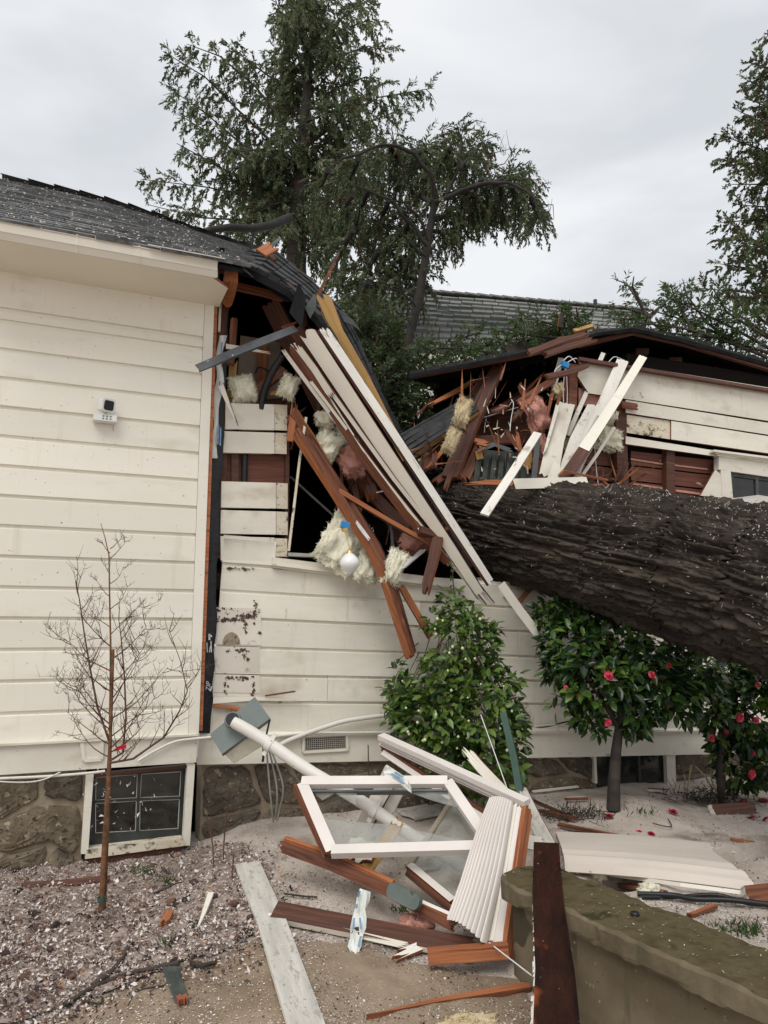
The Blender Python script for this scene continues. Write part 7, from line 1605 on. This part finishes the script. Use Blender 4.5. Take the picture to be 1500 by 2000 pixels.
camellia('camellia_bush', 'dense green camellia bush with pale buds in front of the cream wall', b0, [([b0, at(900, 1450, b0.y + .0), at(895, 1330, b0.y - .02), at(886, 1160, b0.y + .05)], [.022, .018, .012, .004]), ([b0, at(850, 1440, b0.y), at(800, 1360, b0.y)], [.015, .01, .004]), ([b0, at(960, 1440, b0.y), at(1000, 1340, b0.y)], [.015, .01, .004])],
    [(880, 1400, 5.42, 105, 105), (850, 1390, 5.36, 85, 70), (935, 1400, 5.36, 80, 95), (890, 1310, 5.45, 75, 80), (900, 1240, 5.45, 52, 60), (885, 1185, 5.5, 28, 45), (800, 1370, 5.4, 45, 45), (880, 1490, 5.34, 90, 55), (960, 1480, 5.34, 62, 75), (985, 1350, 5.42, 32, 45), (930, 1270, 5.42, 45, 60), (820, 1440, 5.38, 48, 50), (780, 1340, 5.45, 28, 35), (1000, 1440, 5.40, 26, 60), (765, 1395, 5.42, 18, 22), (1012, 1330, 5.45, 16, 14), (770, 1310, 5.45, 16, 12), (960, 1235, 5.45, 16, 20), (850, 1215, 5.5, 18, 18), (1015, 1390, 5.42, 14, 18)], 5600, 290, 7, (8, 3, 9, 0, 1), (.058, .088), buds=bb)
b1 = g(1198, 1582, 0); Yc = b1.y
F1 = [(1189, 1320, .042), (1273, 1318, .032), (1307, 1300, .024), (1132, 1359, .022), (1188, 1412, .031), (1105, 1342, .018)]
camellia('camellia_tree', 'small camellia tree with red flowers under the fallen trunk', b1, [([b1, at(1199, 1530, Yc), at(1203, 1470, Yc), at(1212, 1400, Yc + .02), at(1225, 1330, Yc + .05)], [.048, .042, .036, .028, .012]), ([at(1208, 1420, Yc), at(1170, 1360, Yc), at(1120, 1290, Yc)], [.018, .012, .005]), ([at(1210, 1410, Yc), at(1260, 1350, Yc), at(1320, 1290, Yc)], [.018, .012, .005])],
    [(1180, 1330, Yc - .05, 85, 55), (1130, 1270, Yc + .1, 62, 60), (1230, 1290, Yc, 85, 60), (1290, 1340, Yc, 75, 55), (1190, 1250, Yc + .15, 75, 45), (1110, 1220, Yc + .2, 38, 40), (1220, 1390, Yc - .05, 55, 36), (1150, 1400, Yc, 26, 26), (1310, 1300, Yc + .1, 50, 42), (1095, 1370, Yc, 22, 26), (1330, 1370, Yc, 30, 36), (1240, 1420, Yc, 22, 20), (1080, 1185, Yc + .25, 28, 18), (1150, 1200, Yc + .25, 60, 30), (1060, 1200, Yc + .25, 22, 16), (1090, 1300, Yc + .1, 30, 30), (1350, 1340, Yc + .1, 40, 30), (1160, 1430, Yc, 16, 26), (1075, 1260, Yc + .15, 20, 22), (1270, 1390, Yc, 24, 22), (1370, 1310, Yc + .2, 40, 40), (1340, 1260, Yc + .3, 50, 30), (1385, 1380, Yc + .2, 30, 40)], 5600, 280, 17, (5, 9, 2, 0, 1), (.07, .105), flowers=[(x, y, Yc - (.42 if s_ > .03 else .22), s_ * .8) for x, y, s_ in F1])
b2 = g(1410, 1570, 0); Y2_ = b2.y
F2 = [(1480, 1338, .030), (1419, 1330, .022), (1445, 1402, .042), (1477, 1407, .034), (1390, 1442, .034), (1419, 1430, .022), (1468, 1513, .042), (1472, 1472, .02)]
camellia('camellia_tree', 'camellia with red flowers at the right edge below the trunk', b2, [([b2, at(1405, 1500, Y2_), at(1412, 1440, Y2_), at(1440, 1360, Y2_)], [.03, .026, .02, .01]), ([at(1412, 1440, Y2_), at(1465, 1400, Y2_), at(1510, 1370, Y2_)], [.016, .012, .006])],
    [(1450, 1370, Y2_, 65, 55), (1400, 1400, Y2_ + .1, 32, 60), (1490, 1330, Y2_, 50, 50), (1430, 1320, Y2_ + .1, 60, 35), (1480, 1420, Y2_, 50, 42), (1500, 1480, Y2_ + .1, 50, 50), (1440, 1480, Y2_ + .15, 50, 55), (1390, 1350, Y2_ + .15, 28, 40)], 3000, 260, 27, (3, 9, 2, 0, 1), (.07, .105), flowers=[(x, y, Y2_ - (.36 if s_ > .03 else .2), s_ * .8) for x, y, s_ in F2])
for k, (px_, py_, sz, lab) in enumerate([(1315, 1586, .035, 'fallen pink camellia flower left of the dark scrap'), (1190, 1594, .03, 'fallen red flower beside the camellia trunk'), (1450, 1568, .04, 'fallen red flower just right of the dark scrap top'), (1490, 1565, .045, 'largest fallen red flower at the right edge'), (1470, 1597, .035, 'fallen pink flower below the dark scrap'), (1272, 1628, .025, 'small fallen pink petal cluster on the sand'), (1432, 1548, .03, 'fallen red flower nearest the dry stalks'), (1248, 1624, .018, 'tiny fallen pink petal on the sand'), (1496, 1600, .03, 'fallen flower at the right edge below the others')]):
    p = g(px_, py_, .012); ft_ = flower(p, sz, r, None, ZUP + rv(r) * .3); ft_.name = 'fallen_flower'; tag(ft_, lab, 'flower', 'fallen camellia flowers')
# ivy twig on the sill above the bush
lv = MB(); cl = thing('climbing_sprig', 'small leafy sprig climbing from the sill above the bush', 'plant', at(886, 1180, 5.6)); mb = MB()
P = [at(890, 1185, 5.55), at(886, 1150, 5.5), at(884, 1120, 5.48), at(880, 1095, 5.46)]; mb.tube(P, [.005, .004, .003, .002], 5); mb.build('stem', M['twig'], cl, Matrix.Translation(P[0]))
for k in range(22):
    p = P[0].lerp(P[-1], k / 22) + rv(r) * .012; f = rv(r); link('leaf', LEAFM[0 if k % 3 else 2, k % 3], frame(p, f, ZUP + rv(r) * .3) @ Matrix.Scale(.045, 4), cl)
# dry stalks and root clump
dc = thing('dry_stalks', 'clump of dry straw coloured stalks in front of the foundation', 'plant', g(1385, 1570, 0)); 
for k, pa in enumerate([[(1392, 1545), (1380, 1520), (1358, 1497)], [(1395, 1542), (1390, 1522), (1388, 1506)], [(1415, 1545), (1418, 1500), (1420, 1462)], [(1427, 1560), (1430, 1530), (1428, 1508)], [(1342, 1548), (1346, 1520), (1350, 1494)], [(1436, 1548), (1438, 1530), (1434, 1520)], [(1400, 1545), (1404, 1530), (1388, 1512)], [(1336, 1540), (1338, 1526), (1335, 1512)]]):
    Yd = g(1385, 1565, 0).y; pipe('stalk', None, None, [(x, y, Yd) for x, y in pa], .006, M['straw'], f=at, n=6, parent=dc)
cb_ = MB(); p0 = g(1385, 1565, .02)
for _ in range(420):
    q = p0 + Vector((r.gauss(0, .14), r.gauss(0, .08), abs(r.gauss(0, .045)))); d = rv(r).normalized() * r.uniform(.02, .06); cb_.tube([q, q + d], [.003, .002], 3, cap=False)
tag(cb_.build('root_tangle', M['bark2'], dc, Matrix.Translation(p0)), kind='stuff')
wt = MB(); p0 = g(1120, 1606, 0)
for _ in range(260):
    q = g(1130, 1600, 0) + Vector((r.gauss(0, .15), r.gauss(0, .06), abs(r.gauss(0, .03)))); d = (rv(r) + ZUP * .5).normalized() * r.uniform(.03, .09); wt.tube([q, q + d], [.003, .0015], 3, cap=False)
tag(wt.build('torn_twigs', M['bark2'], None, Matrix.Translation(p0)), 'heap of thin dark twigs on the sand behind the jamb', 'twigs', kind='stuff')
for (px_, py_, n, sp, lab) in ((1452, 1826, 130, .06, 'small green grass tuft behind the garden wall'), (280, 1710, 60, .05, 'small green weed on the mulch by the basement window'), (335, 1728, 40, .04, 'green weed sprouting on the mulch right of the sapling'), (338, 1850, 36, .03, 'tiny green weed near the path edge'), (790, 1785, 40, .03, 'green sprig under the rail'), (1265, 1592, 30, .05, 'broken green sprig lying on the sand')):
    lv = Leaves(); p0 = g(px_, py_, .0)
    for _ in range(n): lv.add(p0 + Vector((r.gauss(0, sp), r.gauss(0, sp * .6), .005)), Vector((r.gauss(0, .6), r.gauss(0, .6), 1)), rv(r), r.uniform(.02, .06), r.uniform(.005, .012), 4)
    tag(link('grass_tuft', lv.mesh('grass_tuft', NEED, p0), Matrix.Translation(p0)), lab, 'weed', kind='stuff')

# ================================================================== SAPLING AND STAKE
sp0 = g(196, 1792, 0); Ys = sp0.y
sp = thing('sapling', 'bare young tree with thin red brown twigs tied to a stake', 'tree', sp0)
mb = MB(); st_ = [(197, 1790), (206, 1620), (211, 1540), (214, 1480), (215, 1440), (216, 1330), (216, 1250), (214, 1160), (213, 1085), (205, 1050), (197, 1022)]
P = [at(x, y, Ys) for x, y in st_]; mb.tube(P, [.0150, .0135, .0125, .011, .0075, .006, .005, .0042, .0035, .0025, .0015], 9); mb.build('trunk', M['stake'], sp, frame(P[0], P[4] - P[0], Vector((1, 0, 0))))
tm = MB(); r = random.Random(44)
def twig(p, d, L, rad_, depth):
    n = 5; Q = [p]; dd = d.normalized()
    for k in range(n):
        dd = (dd + ZUP * .16 + rv(r) * .10).normalized(); Q.append(Q[-1] + dd * L / n)
    tm.tube(Q, [rad_ * (1 - .75 * k / n) for k in range(n + 1)], 5, cap=False)
    if depth > 0:
        for _ in range(r.choice((3, 4, 4, 5)) if depth > 1 else r.choice((2, 3, 3))):
            k = r.uniform(.2, 1.0); i = min(n - 1, int(k * n)); q = Q[i].lerp(Q[i + 1], k * n - i) if k < 1 else Q[-1]
            sd_ = dd.cross(rv(r)).normalized(); sd_.y *= .8
            twig(q, dd * .5 + sd_ * 1.05 + ZUP * .02, L * r.uniform(.32, .6), max(.0011, rad_ * .58), depth - 1)
k_ = Ys / FPX
mains = [(1455, -1.0, .30), (1440, 1.0, .34), (1425, -.7, .34), (1405, 1.0, .40), (1395, -1.0, .34), (1370, .7, .32), (1350, -.9, .34), (1335, 1.0, .30), (1310, -1, .30), (1290, .8, .26), (1262, -.9, .26), (1240, .9, .24), (1225, -1, .22), (1190, .8, .16), (1165, -.8, .13), (1140, .8, .13), (1120, -.7, .11), (1090, .9, .13), (1080, -.8, .09), (1072, .7, .11), (1470, .9, .30), (1480, -.9, .26), (1462, .5, .40), (1415, -.5, .36), (1385, .4, .34)]
for (y, sx, L) in mains:
    p = at(215, y, Ys); twig(p, Vector((sx * 1.0, r.uniform(-.5, .5), .5)), L * 1.0, .0038 if L > .25 else .0026, 3 if L > .2 else 2)
for pa in ([(216, 1485), (240, 1470), (246, 1400), (243, 1320), (236, 1240), (232, 1210)], [(216, 1490), (260, 1482), (320, 1440), (350, 1390), (366, 1350), (352, 1290), (330, 1230)], [(214, 1450), (190, 1380), (175, 1300), (165, 1240), (155, 1170), (148, 1135)]):
    P = [at(x, y, Ys - .03) for x, y in pa]; tm.tube(P, [.0065, .006, .005, .004, .003, .002, .0015][:len(P)], 6, cap=False)
    for i in range(1, len(P)):
        for _ in range(3): twig(P[i - 1].lerp(P[i], r.random()), Vector((r.uniform(-1, 1), r.uniform(-.4, .4), .6)), r.uniform(.08, .2), .0028, 1)
tag(tm.build('twigs', M['twig'], sp, Matrix.Translation(sp0)), kind='stuff')
wf = MB()
for _ in range(70):
    q = at(r.gauss(215, 45), r.uniform(1490, 1620), Ys + r.uniform(-.08, .08)); wf.add([q, q + rv(r) * .009, q + rv(r) * .008], [(0, 1, 2)])
tag(wf.build('caught_flecks', M['fleck'], sp, Matrix.Translation(sp0)), kind='stuff')
mb = MB(); P = [g(203, 1786, -.02), at(212, 1560, Ys - .025), at(221, 1268, Ys - .03)]; mb.tube(P, [.0105, .0095, .0075], 9)
stk = tag(mb.build('stake', M['stake'], None, frame(P[0], P[-1] - P[0], Vector((1, 0, 0)))), 'orange brown wooden stake beside the sapling', 'stake')
rb = ribbon('red_ribbon', 'red ribbon tied between the sapling and its side stem', 'ribbon', [at(x, y, Ys - .06) for x, y in ((222, 1465), (230, 1458), (240, 1455), (246, 1452))], [at(x, y, Ys - .05) for x, y in ((223, 1468), (231, 1465), (241, 1463), (247, 1462))], M['red'], 2, .006)
mb = MB(); p = at(198, 1757, Ys - .03); mb.tube([p - ZUP * .012, p + ZUP * .012], .021, 10, cap=False); tag(mb.build('green_tie', M['greenpost'], None, Matrix.Translation(p)), 'green tie wrapped low round the sapling trunk', 'tie')
mb = MB(); p = at(218, 1292, Ys - .03); mb.tube([p - ZUP * .012, p + ZUP * .012], .0105, 10, cap=False); tag(mb.build('green_tie', M['greenpost'], None, Matrix.Translation(p)), 'green tie wrapped high round the stake', 'tie')

# ================================================================== LITTER
CH = [pm('chip_brown', (0.085, 0.045, 0.030), (0.17, 0.095, 0.060), 20, rough=0.9, bump=0), pm('chip_dark', (0.022, 0.014, 0.013), (0.05, 0.032, 0.028), 20, rough=0.9, bump=0), pm('chip_pale', (0.46, 0.38, 0.33), (0.64, 0.56, 0.51), 20, rough=0.9, bump=0),
      pm('chip_white', (0.66, 0.62, 0.58), (0.78, 0.74, 0.70), 20, rough=0.9, bump=0), pm('chip_orange', (0.36, 0.15, 0.06), (0.50, 0.24, 0.10), 20, rough=0.9, bump=0), pm('chip_purple', (0.055, 0.028, 0.030), (0.10, 0.055, 0.055), 20, rough=0.9, bump=0)]
def litter(name, n, px_rng, py_rng, weights, size, test, seed, label, lift=.018, flat=.5, cl=0.0):
    r = random.Random(seed); mb = MB(); kinds = [i for i, w in enumerate(weights) for _ in range(w)]
    k = 0; tries = 0
    while k < n and tries < n * 6:
        tries += 1
        u = r.random(); py_ = py_rng[0] + (py_rng[1] - py_rng[0]) * r.random(); px_ = r.uniform(*px_rng)
        d = ray(px_, py_); z0 = .22; p = CAM + d * ((z0 - CAM.z) / d.z)
        for _ in range(3): p = CAM + d * ((gz(p.x, p.y, False) - CAM.z) / d.z)
        if not test(px_, py_, p.x, p.y): continue
        if cl and noise.noise(Vector((p.x * 3, p.y * 3, seed))) < r.uniform(-cl, cl) - .1: continue
        p.z = gz(p.x, p.y) + lift * r.uniform(.3, 1.1)
        a_ = r.uniform(0, 6.28); L_ = r.uniform(*size) * r.choice((.5, .7, 1, 1, 1.6)); w_ = L_ * r.uniform(.25, .8)
        u_ = Vector((math.cos(a_), math.sin(a_), r.gauss(0, flat))).normalized(); v_ = (Vector((-math.sin(a_), math.cos(a_), r.gauss(0, flat)))).normalized(); c_ = rv(r) * L_ * .25
        q = [p - u_ * L_, p + v_ * w_ + c_, p + u_ * L_ * r.uniform(.5, 1.1), p - v_ * w_ * r.uniform(.5, 1)]
        ki = r.choice(kinds); dr = noise.noise(Vector((p.x * 4.5, p.y * 4.5, seed + 3)))
        if ki in (2, 3) and dr < r.uniform(-.8, -.05): ki = r.choice((0, 1, 5))
        mb.add(q, [(0, 1, 2), (0, 2, 3)], ki); k += 1
    return tag(mb.build(name, CH), label, 'litter', None, 'stuff')
litter('mulch_litter', 24000, (-40, 560), (1645, 2000), (6, 3, 15, 7, 1, 3), (.003, .011), lambda a, b, x, y: in_bed(x, y), 1, 'shredded pinkish white and brown chips covering the mulch bed', .03, .6)
litter('sand_litter', 24000, (380, 1100), (1560, 2010), (4, 2, 11, 7, 0, 2), (.0015, .006), lambda a, b, x, y: not in_bed(x, y) and (not in_path(x, y) or a > 560), 2, 'fine pale shreds strewn over the sandy ground', .008, .4, .3)
litter('sand_litter', 11000, (1040, 1560), (1540, 1860), (4, 3, 8, 5, 0, 3), (.0015, .007), lambda a, b, x, y: (Vector((x, y)) - RW0).dot(RWn) > .33 or (Vector((x, y)) - RW0).dot(RWd) < -.1, 3, 'pale shreds and bark bits on the sand right of the garden wall', .008, .4, .3)
litter('path_litter', 3600, (0, 700), (1840, 2010), (1, 1, 4, 6, 0, 0), (.0015, .006), lambda a, b, x, y: in_path(x, y), 4, 'white flecks scattered on the wet path', .012, .3, .2)
litter('edge_litter', 3600, (-20, 640), (1660, 2010), (5, 5, 9, 5, 1, 4), (.003, .012), lambda a, b, x, y: not in_bed(x, y) and in_bed(x - .03 - .22 * abs(math.sin(x * 91 + y * 57)) ** 2, y + .02 + .16 * abs(math.sin(x * 47 - y * 83)) ** 2), 5, 'mixed litter spilling from the mulch over the path edge', .02, .6)
# sticks on the ground
r = random.Random(6)
for k, (pa, rad_, lab) in enumerate([([(125, 1962), (190, 1925), (260, 1900), (350, 1881)], .011, 'dark branch lying along the path edge'), ([(180, 1925), (225, 1890), (250, 1850)], .013, 'thicker dark stick in the litter by the path'), ([(250, 1965), (270, 1935), (320, 1925)], .004, 'thin forked twig on the path'), ([(160, 1955), (195, 1960), (200, 1948)], .004, 'small curled twig on the path at left'), ([(270, 1665), (300, 1650), (340, 1676)], .005, 'thin twig arching on the mulch by the window'), ([(400, 1720), (430, 1700), (450, 1692)], .005, 'thin twig near the top of the grey plank'), ([(300, 1745), (340, 1728), (360, 1722)], .006, 'brown twig on the mulch'), ([(555, 1745), (590, 1750), (620, 1752)], .005, 'dark twig on the sand left of the tape'), ([(1275, 1608), (1310, 1615), (1305, 1600)], .004, 'small dark twig on the sand by the fallen flowers'), ([(770, 1836), (790, 1850), (800, 1870)], .004, 'thin dark twig over the white stick')]):
    pipe('stick', lab, 'stick', [(x, y, rad_ * 1.5 + .012) for x, y in pa], rad_, M['bark2'], f=g, n=6)
# dark cones and bark lumps in the mulch
for k in range(70):
    px_, py_ = r.uniform(0, 530), r.uniform(1690, 1960); p = g(px_, py_, .018)
    if not in_bed(p.x, p.y): continue
    rr0 = r.uniform(.010, .024); o = blob('pine_cone', p, (rr0 * 1.3, rr0, rr0 * .8), CH[r.choice((1, 1, 5, 0))], k, .5, 2.2, (0, 0, r.uniform(0, 360)), 1, None, 'small dark pine cone lying in the chips of the mulch bed', 'pine cone', 'dark pine cones on the mulch', 10)
# white bits on the left roof
fl = MB(); r = random.Random(77)
for _ in range(900):
    s_ = r.uniform(SL, endS(0)); d = RUN * r.random() ** 1.6; p = RF(s_, d, .028); a_ = r.uniform(0, 6.28); u_ = U1 * math.cos(a_) + RD * math.sin(a_); v_ = RN.cross(u_); L_ = r.uniform(.003, .012)
    fl.add([p - u_ * L_, p + v_ * L_ * .4 + RN * .006, p + u_ * L_, p - v_ * L_ * .4], [(0, 1, 2, 3)])
tag(fl.build('roof_flecks', M['fleck'], roofL, frame(RF(SL, 0), U1, RN)), kind='stuff')
